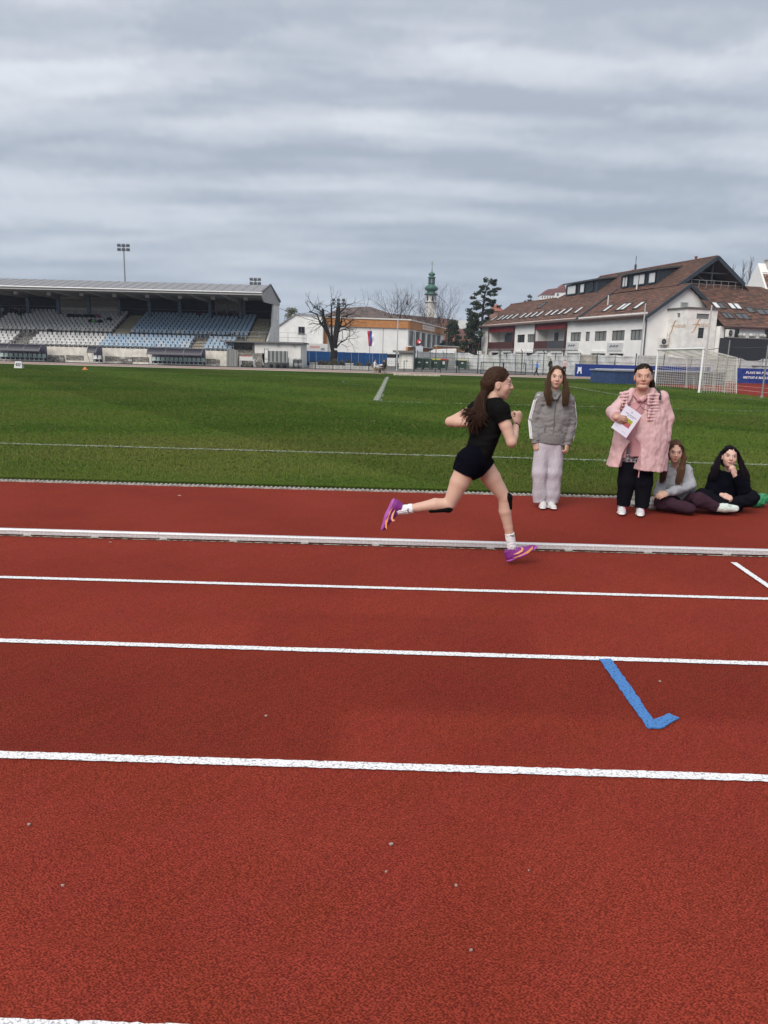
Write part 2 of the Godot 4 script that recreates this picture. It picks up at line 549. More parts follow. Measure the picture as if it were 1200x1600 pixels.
	obj("blue_tick_mark", MB.new().prism(poly, Vector3(0, 0.004, 0), Vector3.RIGHT, Vector3.FORWARD, Vector3(0, 0.006, 0)), blue, track)
	# far lanes
	for z in [-70.0, -71.2, -72.4, -73.6]:
		obj("lane_line", MB.new().box(Vector3(-20, 0.008, z), Vector3(100, 0.004, 0.05)), white, track)
	obj("track_edging", MB.new().box(Vector3(-20, 0.03, -69.35), Vector3(110, 0.06, 0.10)), M(lin(0.55, 0.52, 0.47), 0.8), track)
	obj("track_edging", MB.new().box(Vector3(-20, 0.04, -74.7), Vector3(110, 0.08, 0.16)), M(lin(0.42, 0.36, 0.33), 0.8), track)
	for l in [[1132, 601, 1200, 607], [1135, 607, 1200, 614]]:
		var a2 := G(l[0], l[1]); var b2 := G(l[2], l[3])
		obj("lane_line", MB.new().seg(a2 + Y, b2 + (b2 - a2) + Y, 0.06, 0.004), white, track)
	# small litter and specks on the surface
	var bits := M(lin(0.34, 0.25, 0.22), 0.8)
	for p in [[611, 1321, 0.009], [712, 1385, 0.007], [416, 1120, 0.008], [98, 1386, 0.006], [281, 775, 0.03], [172, 848, 0.012], [1031, 1066, 0.008], [826, 1362, 0.003], [603, 1364, 0.004], [736, 1487, 0.005], [45, 1290, 0.006]]:
		var c := G(p[0], p[1])
		var pts := []
		for i in 7:
			var r: float = p[2] * rng.randf_range(0.5, 1.2)
			pts.append(Vector2(cos(i * TAU / 7) * r, sin(i * TAU / 7) * r * 0.7))
		tag(obj("litter_scrap", MB.new().prism(pts, c + Vector3(0, 0.003, 0), Vector3.RIGHT, Vector3.FORWARD, Vector3(0, 0.005, 0)), bits), "tiny pale scrap of litter lying on the red track", "litter", "scraps on the track")
	# --- grass
	var gm := MB.new(); gm.use_col = true
	var gl := FastNoiseLite.new(); gl.seed = 33; gl.frequency = 0.12; gl.fractal_octaves = 5
	var gx := 160; var gz := 170
	for j in gz + 1:
		for i in gx + 1:
			var tz := float(j) / gz
			var p := Vector3(-62.0 + 81.5 * i / gx, 0.010, -9.2 - 60.1 * pow(tz, 1.6))
			gm.col = grass_col(p, gl)
			gm.vert(p, Vector3.UP, Vector2(p.x, p.z))
	for j in gz:
		for i in gx:
			var a := j * (gx + 1) + i
			gm.ix.append_array(PackedInt32Array([a, a + 1, a + gx + 2, a, a + gx + 2, a + gx + 1]))
	var gmt := StandardMaterial3D.new()
	gmt.vertex_color_use_as_albedo = true; gmt.roughness = 0.95; gmt.metallic_specular = 0.08
	gmt.albedo_texture = noise_tex("turf", 0.06, 4, 0.42, 1.0, 1024, FastNoiseLite.TYPE_SIMPLEX_SMOOTH, 0.0, 17, 0.25, 0.75)
	gmt.normal_enabled = true; gmt.normal_texture = noise_tex("turf_n", 0.06, 4, 0, 1, 1024, FastNoiseLite.TYPE_SIMPLEX_SMOOTH, 10.0, 17)
	gmt.uv1_scale = Vector3(0.33, 0.33, 0.33)
	var field_node := struct("grass_pitch", gm, gmt)
	# blades
	var tuft := MB.new()
	for i in 7:
		var an := i * 2.399
		var o := Vector3(cos(an), 0, sin(an)) * (0.006 + 0.004 * (i % 3))
		var w := Vector3(-sin(an), 0, cos(an)) * 0.0045
		var tip := o * 2.6 + Vector3(0, 0.026 + 0.007 * (i % 4), 0)
		tuft.tri(o - w, o + w, tip)
	var xf := []; var cols := []
	for i in 150000:
		var t := rng.randf()
		var z := -9.17 - 46.0 * pow(t, 2.5)
		var hw := -z * 0.56 + 0.6
		var x := rng.randf_range(-hw, minf(hw, 19.0))
		var sc := rng.randf_range(0.7, 1.2) * lerpf(0.85, 1.55, clampf((-z - 9.0) / 30.0, 0, 1))
		var p := Vector3(x, 0.008, z)
		xf.append(Transform3D(Basis(Vector3.UP, rng.randf() * TAU).scaled(Vector3(sc * 1.3, sc, sc * 1.3)), p))
		var c := grass_col(p, gl)
		var f := rng.randf_range(0.85, 1.22)
		if rng.randf() < 0.05: c = Color(0.17, 0.155, 0.06)
		var tz := -12.43 + x * 0.0087
		if (absf(z - tz) < 0.055 or (absf(z + 27.05) < 0.05 and x > -0.5) or (absf(x + 0.45) < 0.10 and z < -27.0 and z > -57.2) or (absf(x - 11.0) < 0.06 and z < -36.5)) and rng.randf() < 0.9: c = Color(0.27, 0.33, 0.22)
		cols.append(Color(c.r * f, c.g * f, c.b * f))
	var bm := VM(0.85); bm.metallic_specular = 0.1
	spread("blades", tuft.mesh(), bm, xf, field_node, cols)
	# pitch markings (penalty area, goal area, goal line, touch line)
	var chalk := StandardMaterial3D.new()
	chalk.albedo_color = lin(0.36, 0.40, 0.31); chalk.roughness = 0.95
	chalk.albedo_texture = noise_tex("chalk", 0.05, 4, 0.35, 1.0, 512, FastNoiseLite.TYPE_SIMPLEX_SMOOTH, 0.0, 12, 0.3, 0.6)
	chalk.uv1_triplanar = true; chalk.uv1_world_triplanar = true; chalk.uv1_scale = Vector3.ONE * 0.6
	var lines := [[Vector3(-60, 0, -12.95), Vector3(17.2, 0, -12.28), 0.085], [Vector3(-0.55, 0, -27), Vector3(-0.35, 0, -57.2), 0.21], [Vector3(-0.5, 0, -26.9), Vector3(17.2, 0, -27.2), 0.07], [Vector3(11.0, 0, -36.5), Vector3(11.0, 0, -56), 0.10], [Vector3(11, 0, -36.5), Vector3(17.2, 0, -36.5), 0.08], [Vector3(17.2, 0, -12.3), Vector3(17.2, 0, -43), 0.10], [Vector3(17.2, 0, -43), Vector3(17.2, 0, -68), 0.10], [Vector3(11.0, 0, -56), Vector3(17.2, 0, -56), 0.10]]
	for l in lines:
		var m2 := MB.new()
		var ly := 0.030 if l[0].z > -13.5 and l[1].z > -13.5 else (0.055 if l[2] > 0.2 else 0.03)
		jag_strip(m2, l[0] + Vector3(0, ly, 0), l[1] + Vector3(0, ly, 0), l[2], 0.06, 0.35)
		obj("pitch_line", m2, chalk, field_node)
	var arc := MB.new()
	var pr := Vector3.ZERO
	for i in 21:
		var an := lerpf(-0.93, 0.93, i / 20.0)
		var q := Vector3(6.2 - cos(an) * 9.15, 0.016, -46.0 + sin(an) * 9.15)
		if i > 0: jag_strip(arc, pr, q, 0.09, 0.2, 0.2)
		pr = q
	obj("pitch_line", arc, chalk, field_node)
	# --- slotted drain channel between grass and track
	var ch := thing("drain_channel", "pale slotted drain channel along the edge of the grass", "drain channel", Vector3(0, 0, -9.12))
	var conc := M(lin(0.44, 0.42, 0.39), 0.9, 0, 0.3, 3.0)
	obj("channel_rim", MB.new().box(Vector3(0, 0.008, 0.052), Vector3(36, 0.02, 0.022)).box(Vector3(0, 0.008, -0.052), Vector3(36, 0.02, 0.022)), conc, ch)
	obj("channel_bed", MB.new().box(Vector3(0, -0.004, 0), Vector3(36, 0.012, 0.08)), M(lin(0.03, 0.028, 0.025), 0.9), ch)
	var bar := MB.new().box(Vector3.ZERO, Vector3(0.028, 0.016, 0.084))
	var bx := []
	for i in 640: bx.append(Transform3D(Basis(), Vector3(-18 + i * 0.0563, 0.009, 0)))
	spread("grating_bars", bar.mesh(), conc, bx, ch)
	# --- aluminium kerb rail on small feet
	var alu := M(lin(0.74, 0.74, 0.75), 0.34, 0.35, 0.10, 5.0)
	var prof := [Vector2(-0.025, 0.013), Vector2(-0.025, 0.030), Vector2(-0.021, 0.032), Vector2(-0.021, 0.036), Vector2(-0.025, 0.038), Vector2(-0.025, 0.050), Vector2(-0.018, 0.058), Vector2(0.018, 0.058), Vector2(0.025, 0.050), Vector2(0.025, 0.038), Vector2(0.021, 0.036), Vector2(0.021, 0.032), Vector2(0.025, 0.030), Vector2(0.025, 0.013)]
	prof.reverse()
	var feet := [14, 130, 245, 360, 475, 587, 763, 880, 996, 1109]
	for s in 5:
		var xa := -10.0 + s * 4.0
		var k := thing("kerb_rail", "length of aluminium kerb rail on feet beside the inside lane", "kerb rail", Vector3(xa, 0, -6.42), 0, "kerb rail lengths laid end to end")
		obj("rail", MB.new().prism(prof, Vector3.ZERO, Vector3(0, 0, 1), Vector3.UP, Vector3(3.992, 0, 0)), alu, k)
		obj("rail_joint", MB.new().box(Vector3(3.996, 0.034, 0), Vector3(0.05, 0.04, 0.044)), alu, k)
		for fx in feet:
			var wx := G(fx, 852).x
			if wx > xa and wx < xa + 4.0:
				obj("foot", MB.new().box(Vector3(wx - xa, 0.008, 0.004), Vector3(0.065, 0.016, 0.062)), M(lin(0.5, 0.47, 0.45), 0.5, 0.3), k)
	# worn chalk line under the rail
	var wl := MB.new()
	jag_strip(wl, Vector3(-9, 0.005, -6.375), Vector3(9, 0.005, -6.365), 0.016, 0.03, 0.5)
	obj("worn_edge_line", wl, chalk, track)
func grass_col(p: Vector3, nz: FastNoiseLite) -> Color:
	var t := nz.get_noise_2d(p.x, p.z * 1.6)
	var band := 1.0 + 0.10 * signf(sin((p.x * 0.8 - p.z * 0.55) * 0.55))        # mown in passes
	var c := Color(0.090, 0.150, 0.026)
	c = c.lerp(Color(0.120, 0.150, 0.034), clampf(t * 1.5, 0.0, 0.8))
	c = c.lerp(Color(0.056, 0.110, 0.018), clampf(-t * 1.4, 0.0, 0.7))
	var edge := smoothstep(-18.0, -9.5, p.z) * 0.7                           # dry, trodden margin next to the track
	c = c.lerp(Color(0.150, 0.152, 0.046), edge * (0.6 + t))
	return Color(c.r * band, c.g * band, c.b * band)

# ================================================================ grandstand and the things round it
func window(parent: Node3D, o: Vector3, ux: Vector3, w: float, h: float, panes: int, frame: Material, pane: Material, dep := 0.12) -> void:
	# a framed window set in a wall: o lower corner, ux along the wall; the frame stands proud of a dark reveal
	var nn := ux.cross(Vector3.UP).normalized()          # outward
	var b := Basis(ux, Vector3.UP, nn)
	var t := 0.06
	var wn := MB.new()
	for i in panes + 1:
		wn.box(o + ux * clampf(w * i / panes, t / 2, w - t / 2) + Vector3.UP * h / 2 + nn * 0.03, Vector3(t, h, 0.07), b)
	wn.box(o + ux * w / 2 + Vector3.UP * (t / 2) + nn * 0.028, Vector3(w, t, 0.064), b)
	wn.box(o + ux * w / 2 + Vector3.UP * (h - t / 2) + nn * 0.028, Vector3(w, t, 0.064), b)
	var fr := obj("window", wn, frame, parent)
	for i in panes:
		obj("pane", MB.new().box(o + ux * (w * (i + 0.5) / panes) + Vector3.UP * h / 2 + nn * 0.008, Vector3(w / panes - t, h - t, 0.012), b), pane, fr)
	obj("sill", MB.new().box(o + ux * w / 2 - Vector3.UP * 0.05 + nn * 0.05, Vector3(w + 0.1, 0.08, 0.14), b), frame, fr)

func wall_with_holes(mb: MB, o: Vector3, ux: Vector3, W: float, H: float, holes: Array, thick := 0.25, open_first := 0) -> void:
	# an upright wall sheet with real openings; holes are Rect2 in wall coordinates
	var xs := [0.0, W]; var ys := [0.0, H]
	for r in holes:
		xs.append_array([r.position.x, r.end.x]); ys.append_array([r.position.y, r.end.y])
	xs.sort(); ys.sort()
	var nn := ux.cross(Vector3.UP).normalized()
	for i in xs.size() - 1:
		if xs[i + 1] - xs[i] < 0.002: continue
		for j in ys.size() - 1:
			if ys[j + 1] - ys[j] < 0.002: continue
			var m := Vector2((xs[i] + xs[i + 1]) / 2, (ys[j] + ys[j + 1]) / 2)
			var skip := false
			for r in holes:
				if r.has_point(m): skip = true
			if skip: continue
			var a: Vector3 = o + ux * xs[i] + Vector3.UP * ys[j]; var b: Vector3 = o + ux * xs[i + 1] + Vector3.UP * ys[j]
			var up: Vector3 = Vector3.UP * (ys[j + 1] - ys[j])
			mb.quad(a, b, b + up, a + up)
	for r in holes:          # reveals
		var a: Vector3 = o + ux * r.position.x + Vector3.UP * r.position.y
		var b: Vector3 = o + ux * r.end.x + Vector3.UP * r.position.y
		var up: Vector3 = Vector3.UP * r.size.y
		var dn := -nn * thick
		mb.quad(a, b, b + dn, a + dn); mb.quad(a + up, b + up, b + up + dn, a + up + dn)
		mb.quad(a, a + up, a + up + dn, a + dn); mb.quad(b, b + up, b + up + dn, b + dn)
		if open_first > 0:
			open_first -= 1
			continue
		mb.quad(a + dn, b + dn, b + up + dn, a + up + dn)

func person_blob(at: Vector3, turn: float, h: float, top: Color, legs: Color, hair: Color, label: String, pose := "stand", group := "") -> Node3D:
	# a far-off person a dozen pixels tall: one continuous body, clothes and hair as children
	var t := thing("person", label, "person", at, turn, group)
	var s := h / 1.7
	var skin := Color(0.42, 0.26, 0.19)
	var hip := 0.92; var fold := 0.0
	if pose == "sit": hip = 0.45
	var H := func(x: float, y: float, z: float) -> Vector3: return Vector3(x, y, z) * s
	var body := []; var tr := []; var sh := []
	for sd in [-1.0, 1.0]:
		var kn: Vector3; var an: Vector3
		if pose == "sit":
			kn = H.call(sd * 0.13, 0.48, 0.42); an = H.call(sd * 0.12, 0.08, 0.40)
		elif pose == "walk":
			kn = H.call(sd * 0.09, 0.48, 0.14 * sd + 0.06); an = H.call(sd * 0.09, 0.09, 0.30 * sd)
		else:
			kn = H.call(sd * 0.10, 0.48, 0.02); an = H.call(sd * 0.11, 0.09, 0)
		var hp: Vector3 = H.call(sd * 0.09, hip, 0)
		tr.append(["c", hp, kn, 0.085 * s, 0.062 * s, 0.04]); tr.append(["c", kn, an, 0.06 * s, 0.045 * s, 0.03])
		body.append(["c", an, an + H.call(0, -0.04, 0.13), 0.045 * s, 0.035 * s, 0.03])
		body.append(["c", kn, an, 0.045 * s, 0.036 * s, 0.03])
		var so: Vector3 = H.call(sd * 0.18, hip + 0.48, 0)
		var el: Vector3 = H.call(sd * 0.24, hip + 0.22, -0.04 if pose != "sit" else 0.10)
		var wr: Vector3 = H.call(sd * 0.22, hip + 0.02, 0.06) if pose != "sit" else H.call(sd * 0.12, hip + 0.16, 0.30)
		sh.append(["c", so, el, 0.058 * s, 0.05 * s, 0.04]); sh.append(["c", el, wr, 0.048 * s, 0.042 * s, 0.03])
		body.append(["c", el, wr + (wr - el).normalized() * 0.09 * s, 0.03 * s, 0.028 * s, 0.02])
	sh.append(["f", H.call(0, hip + 0.04, 0), H.call(0, hip + 0.44, 0), 0.155 * s, 0.185 * s, 0.05, Vector3(0, 0, 1), 0.6])
	tr.append(["f", H.call(0, hip + 0.02, 0), H.call(0, hip + 0.06, 0), 0.155 * s, 0.15 * s, 0.05, Vector3(0, 0, 1), 0.7])
	body.append(["c", H.call(0, hip + 0.45, 0), H.call(0, hip + 0.62, 0.01), 0.055 * s, 0.05 * s, 0.03])
	body.append(["e", H.call(0, hip + 0.70, 0.015), Vector3(0.075, 0.11, 0.09) * s, Basis.IDENTITY, 0.03])
	body.append(["c", H.call(0, hip, 0), H.call(0, hip + 0.45, 0), 0.10 * s, 0.11 * s, 0.03])
	var cell := 0.026 * s
	obj("body", MB.new().add(field(body, cell, skin)), VM(0.6), t)
	obj("top", MB.new().add(field(sh, cell, top)), VM(0.9), t)
	obj("trousers", MB.new().add(field(tr, cell, legs)), VM(0.9), t)
	obj("hair", MB.new().add(field([["e", H.call(0, hip + 0.735, -0.012), Vector3(0.084, 0.10, 0.095) * s, Basis.IDENTITY, 0.02], ["-e", H.call(0, hip + 0.67, 0.12), Vector3(0.07, 0.10, 0.07) * s, Basis.IDENTITY, 0.02]], cell * 0.8, hair)), VM(0.7), t)
	return t

func rail_fence(called: String, label: String, pts: Array, h: float, mt: Material, rails: int, gap: float, parent: Node3D = null) -> void:
	var t := parent
	if t == null: t = thing(called, label, "railing")
	for i in pts.size() - 1:
		var a: Vector3 = pts[i]; var b: Vector3 = pts[i + 1]
		var k := maxi(1, int(round(a.distance_to(b) / gap)))
		for s in k + (1 if i == pts.size() - 2 else 0):
			var p := a.lerp(b, float(s) / k)
			obj("post", MB.new().cyl(p, p + Vector3.UP * h, 0.025, -1, 6), mt, t)
		for r in rails:
			var up := Vector3.UP * (h * (r + 1) / rails - 0.01)
			obj("rail", MB.new().cyl(a + up, b + up, 0.02, -1, 6), mt, t)

func stand() -> void:
	var XL := -52.0; var XR := Z(408, 466, 82.2).x - 0.25
	var t := thing("grandstand", "long roofed grandstand with white and blue seats and a grey roof", "grandstand", Vector3.ZERO)
	var concrete := M(lin(0.30, 0.28, 0.25), 0.9, 0, 0.35, 0.5)
	var cream := M(lin(0.72, 0.68, 0.61), 0.85, 0, 0.10, 0.2)
	var beige := M(lin(0.52, 0.46, 0.33), 0.9, 0, 0.25, 0.8)
	var steel := M(lin(0.30, 0.32, 0.34), 0.5, 0.5)
	var bluegrey := M(lin(0.20, 0.29, 0.42), 0.6, 0, 0.2, 0.5)
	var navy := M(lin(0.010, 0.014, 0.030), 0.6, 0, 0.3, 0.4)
	var whitew := M(lin(0.72, 0.71, 0.69), 0.85, 0, 0.06, 0.1)
	# terraces
	for i in 14:
		var y := 1.5 + 0.3125 * i
		if i < 13:
			obj("terrace_step", MB.new().box(Vector3((XL + XR) / 2, y / 2, -84.5 - 0.8 * i), Vector3(XR - XL, y, 0.8)), concrete, t)
	# front wall with basement windows
	var holes := []
	var wins := []
	for px in [[103, 131], [164, 183], [206, 233], [322, 337]]:
		var xa := Z(px[0], 560, 84.0).x; var xb := Z(px[1], 560, 84.0).x
		holes.append(Rect2(xa - XL, 0.18, xb - xa, 0.55)); wins.append([xa, xb - xa])
	var fw := MB.new()
	wall_with_holes(fw, Vector3(XL, 0, -84.05), Vector3.RIGHT, -17.2 - XL, 1.62, holes)
	obj("front_wall", fw, cream, t)
	for w in wins: window(t, Vector3(w[0], 0.18, -84.24), Vector3.RIGHT, w[1], 0.55, 3, whitew, glass(lin(0.02, 0.025, 0.03), 0.9))
	for px in [[75, 101], [183, 206], [337, 344]]:         # fieldstone facing between the windows
		var xa := Z(px[0], 560, 84.0).x; var xb := Z(px[1], 560, 84.0).x
		var k := 0
		var xx := xa
		while xx < xb - 0.1:
			for r in 3:
				var w := rng.randf_range(0.30, 0.5)
				obj("stone", MB.new().box(Vector3(minf(xx + w / 2, xb - 0.2), 0.13 + r * 0.24, -83.99), Vector3(w * 0.92, 0.21, 0.10 + rng.randf() * 0.05)), M(lin(0.28, 0.27, 0.26).lerp(lin(0.45, 0.44, 0.43), rng.randf()), 0.9) if k % 5 == 0 else concrete, t)
				k += 1
			xx += 0.42
	# back wall, boxes and panels
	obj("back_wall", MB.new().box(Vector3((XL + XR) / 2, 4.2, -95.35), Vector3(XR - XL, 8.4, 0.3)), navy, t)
	for px in [[94, 137], [139, 184]]:
		for r in [[455, 467], [467.5, 479], [480, 492]]:
			var a := Z(px[0], r[1], 94.6); var b := Z(px[1], r[0], 94.6)
			obj("wall_panel", MB.new().box((a + b) / 2, Vector3(b.x - a.x, b.y - a.y, 0.12)), M(lin(0.78, 0.76, 0.72) if r[0] == 455 else (lin(0.36, 0.35, 0.33) if r[0] < 480 else lin(0.85, 0.85, 0.83)), 0.85, 0, 0.05, 0.3), t)
	for i in 9:
		var a := Z(336 + i * 5.3, 491, 94.8); var b := Z(341 + i * 5.3, 464, 94.8)
		obj("wall_panel", MB.new().box((a + b) / 2, Vector3(b.x - a.x, b.y - a.y, 0.10)), M(lin(0.48, 0.48, 0.46), 0.8, 0, 0.2, 0.5), t)
	obj("gallery_rail", MB.new().cyl(Vector3(XL, 6.35, -94.2), Vector3(XR, 6.35, -94.2), 0.03, -1, 6), steel, t)
	# columns and roof
	for i in 11:
		var px := 44.0 + i * 47.4 - 47.4 * 3
		var p := Z(px, 480, 93.2)
		if p.x < XR - 0.5 and p.x > XL:
			obj("column", MB.new().box(Vector3(p.x, 6.9, -93.2), Vector3(0.36, 3.3, 0.36)), bluegrey, t)
			obj("roof_beam", MB.new().prism([Vector2(0, -0.55), Vector2(0.2, 0), Vector2(-10.9, 0), Vector2(-10.9, -0.18), Vector2(-5, -0.5)], Vector3(p.x - 0.1, 7.72, -93.2), Vector3(0, 0, -1), Vector3.UP, Vector3(0.2, 0, 0)), M(lin(0.40, 0.40, 0.39), 0.7), t)
			var lp := Vector3(p.x + 1.9, 7.35, -86.5)
			var lm := obj("floodlight_lamp", MB.new().box(lp, Vector3(0.42, 0.34, 0.3)), M(lin(0.6, 0.6, 0.6), 0.5), t)
			obj("bracket", MB.new().cyl(lp, lp + Vector3(0, 0.45, 0), 0.03), steel, lm)
	var RF := -82.2; var RR := -88.2; var RB := -95.8
	var ye := 7.72; var yr := 9.0
	var roofm := M(lin(0.27, 0.275, 0.285), 0.6, 0.1, 0.15, 0.4)
	var soffit := M(lin(0.33, 0.33, 0.32), 0.8, 0, 0.2, 0.4)
	var n := int((XR + 0.3 - XL) / 1.05)
	for i in n:                                   # standing-seam roof sheets
		var xa := XL + i * 1.05
		var mb := MB.new()
		mb.prism([Vector2(0, ye), Vector2(RF - RR, yr), Vector2(RF - RB, 7.75), Vector2(RF - RB, 7.68), Vector2(RF - RR, yr - 0.07), Vector2(0, ye - 0.07)], Vector3(xa, 0, RF), Vector3(0, 0, -1), Vector3.UP, Vector3(1.04, 0, 0))
		mb.prism([Vector2(0, ye + 0.03), Vector2(RF - RR, yr + 0.03), Vector2(RF - RR, yr), Vector2(0, ye)], Vector3(xa, 0, RF), Vector3(0, 0, -1), Vector3.UP, Vector3(0.06, 0, 0))
		obj("roof_sheet", mb, roofm, t)
	obj("soffit", MB.new().box(Vector3((XL + XR) / 2, 7.60, (RF + RB) / 2), Vector3(XR - XL, 0.06, RF - RB - 0.3)), soffit, t)
	obj("fascia", MB.new().box(Vector3((XL + XR) / 2 + 0.1, ye - 0.13, RF + 0.03), Vector3(XR - XL + 0.6, 0.26, 0.05)), M(lin(0.55, 0.56, 0.56), 0.5, 0.2), t)
	obj("gutter", MB.new().cyl(Vector3(XL, ye - 0.02, RF + 0.13), Vector3(XR + 0.4, ye - 0.02, RF + 0.13), 0.09, -1, 8), M(lin(0.45, 0.46, 0.47), 0.4, 0.5), t)
	# right gable end
	obj("gable_panel", MB.new().prism([Vector2(0.1, 7.5), Vector2(6.0, 8.9), Vector2(13.5, 7.64), Vector2(13.5, 7.2), Vector2(2, 6.9)], Vector3(XR + 0.12, 0, RF), Vector3(0, 0, -1), Vector3.UP, Vector3(0.12, 0, 0)), M(lin(0.42, 0.42, 0.41), 0.8, 0, 0.15, 0.4), t)
	obj("verge", MB.new().seg(Vector3(XR + 0.3, ye, RF), Vector3(XR + 0.3, yr + 0.05, RR), 0.12, 0.22).seg(Vector3(XR + 0.3, yr + 0.05, RR), Vector3(XR + 0.3, 7.72, RB), 0.12, 0.22), M(lin(0.12, 0.12, 0.13), 0.6), t)
	var sw := MB.new()
	sw.prism([Vector2(2.0, 0), Vector2(13.3, 0), Vector2(13.3, 7.3), Vector2(9.0, 7.25), Vector2(8.0, 4.6), Vector2(2.0, 1.5)], Vector3(XR, 0, RF), Vector3(0, 0, -1), Vector3.UP, Vector3(0.2, 0, 0))
	obj("side_wall", sw, whitew, t)
	obj("side_window", MB.new().box(Vector3(XR + 0.23, 6.1, -93.6), Vector3(0.06, 1.3, 1.2)), M(lin(0.70, 0.72, 0.74), 0.3), t)
	# railings
	var zf := -84.15
	rail_fence("", "", [Vector3(XL, 1.5, zf), Vector3(-17.4, 1.5, zf)], 0.95, steel, 3, 2.2, t)
	rail_fence("", "", [Vector3(XL, 2.75, -88.05), Vector3(-15.0, 2.75, -88.05)], 1.0, steel, 2, 1.9, t)
	# stairs in the upper tier, mouths of the lower tier
	var stair := [[Z(184, 500, 90).x, Z(208, 500, 90).x, 5, 13], [Z(392, 510, 90).x, XR - 0.3, 4, 13]]
	for s in stair:
		for i in range(s[2], s[3]):
			for q in 2:
				obj("stair_tread", MB.new().box(Vector3((s[0] + s[1]) / 2, 1.5 + 0.3125 * i + 0.08 + 0.156 * q, -84.42 - 0.8 * i - 0.3 * q), Vector3(s[1] - s[0], 0.16, 0.55 - 0.3 * q)), beige, t)
	obj("aisle_rail", MB.new().seg(Vector3(XR - 0.35, 3.2, -87.6), Vector3(XR - 0.35, 6.9, -94.0), 0.05, 0.05).seg(Vector3(XR - 0.35, 2.8, -87.6), Vector3(XR - 0.35, 6.5, -94.0), 0.03, 0.03), steel, t)
	var mouths := [[Z(29, 530, 85.5).x, Z(45, 530, 85.5).x], [Z(302, 540, 85.5).x, Z(321, 540, 85.5).x]]
	for m in mouths:
		for i in 4:
			obj("mouth_step", MB.new().box(Vector3((m[0] + m[1]) / 2, 1.5 + 0.3125 * i + 0.09, -84.45 - 0.8 * i), Vector3(m[1] - m[0], 0.18, 0.5)), beige if m[0] > -30 else concrete, t)
		for x in [m[0], m[1]]:
			obj("mouth_rail", MB.new().seg(Vector3(x, 2.4, -84.3), Vector3(x, 3.6, -87.6), 0.05, 0.05).box(Vector3(x, 3.0, -87.6), Vector3(0.06, 1.3, 0.06)).box(Vector3(x, 2.0, -84.3), Vector3(0.06, 0.9, 0.06)), steel, t)
	# seats
	var seat := MB.new()
	seat.prism([Vector2(-0.19, 0.40), Vector2(-0.17, 0.44), Vector2(0.10, 0.42), Vector2(0.17, 0.47), Vector2(0.20, 0.76), Vector2(0.235, 0.76), Vector2(0.21, 0.44), Vector2(0.12, 0.38)], Vector3(-0.19, 0, 0), Vector3(0, 0, -1), Vector3.UP, Vector3(0.38, 0, 0))
	seat.prism([Vector2(-0.19, 0.70), Vector2(-0.12, 0.80), Vector2(0.12, 0.80), Vector2(0.19, 0.70)], Vector3(0, 0, -0.205), Vector3.RIGHT, Vector3.UP, Vector3(0, 0, -0.03))
	seat.box(Vector3(0, 0.2, -0.05), Vector3(0.08, 0.4, 0.12))
	var seat_mesh := seat.mesh()
	var wm := [M(lin(0.66, 0.66, 0.66), 0.45), M(lin(0.60, 0.60, 0.59), 0.5), M(lin(0.52, 0.53, 0.53), 0.5)]
	var bm := [M(lin(0.36, 0.48, 0.61), 0.45), M(lin(0.31, 0.44, 0.58), 0.5), M(lin(0.43, 0.50, 0.58), 0.5)]
	var rest := [[], []]
	var count := 0
	for i in 13:
		if i == 4: continue
		var z := -84.5 - 0.8 * i
		var y := 1.5 + 0.3125 * i
		var k := int((XR - XL - 1.0) / 0.52)
		for j in k:
			var x := XL + 0.3 + j * 0.52
			var skip := false
			var blue: bool = x > Z(162, 540, 85).x if i < 4 else x > stair[0][0]
			if i > 4:
				if (x > stair[0][0] - 0.2 and x < stair[0][1] + 0.2) or x > stair[1][0] - 0.2: skip = true
				if x < Z(8, 495, 92).x and x > Z(-6, 495, 92).x: skip = true
			else:
				for m in mouths:
					if x > m[0] - 0.25 and x < m[1] + 0.25: skip = true
				if x > -17.8: skip = true
			if skip: continue
			var xf := Transform3D(Basis(Vector3.UP, rng.randf_range(-0.06, 0.06)), Vector3(x, y, z + 0.1))
			if x > -44.0 and (i < 4 or i == 5) and count < 300:
				var o := obj("seat", seat_mesh, (bm if blue else wm)[rng.randi() % 3], t)
				o.transform = xf
				count += 1
			elif x > -49.0:
				rest[1 if blue else 0].append(xf)
	spread("seat_rows", seat_mesh, wm[1], rest[0], t)
	spread("seat_rows", seat_mesh, bm[1], rest[1], t)
	# team shelters
	var shelters := [[-4, 70, "long team shelter with a curved dark canopy below the white seats"], [143, 157, "short two-seat shelter between the basement windows of the grandstand"], [235, 319, "long team shelter with a dark purple canopy below the blue seats"]]
	for s in shelters:
		var xa := Z(s[0], 560, 82.4).x; var xb := Z(s[1], 560, 82.4).x
		var d := thing("team_shelter", s[2], "shelter", Vector3(xa, 0, -82.4), 0, "team shelters along the grandstand")
		var W := xb - xa
		var arc := []
		var arc2 := []
		for i in 7:
			var an := lerpf(0.25, 1.75, i / 6.0)
			arc.append(Vector2(0.55 + 1.0 * cos(an) - 0.3, 1.0 + 0.85 * sin(an) - 0.1))
		for i in 7:
			arc2.append(arc[6 - i] + Vector2(0, -0.04))
		obj("canopy", MB.new().prism(arc + arc2, Vector3.ZERO, Vector3(0, 0, 1), Vector3.UP, Vector3(W, 0, 0)), glass(lin(0.022, 0.020, 0.035), 0.93, 0.55), d)
		obj("back_panel", MB.new().box(Vector3(W / 2, 0.95, -0.62), Vector3(W, 1.7, 0.04)), M(lin(0.035, 0.032, 0.06), 0.6), d)
		var k := maxi(1, int(round(W / 2.0)))
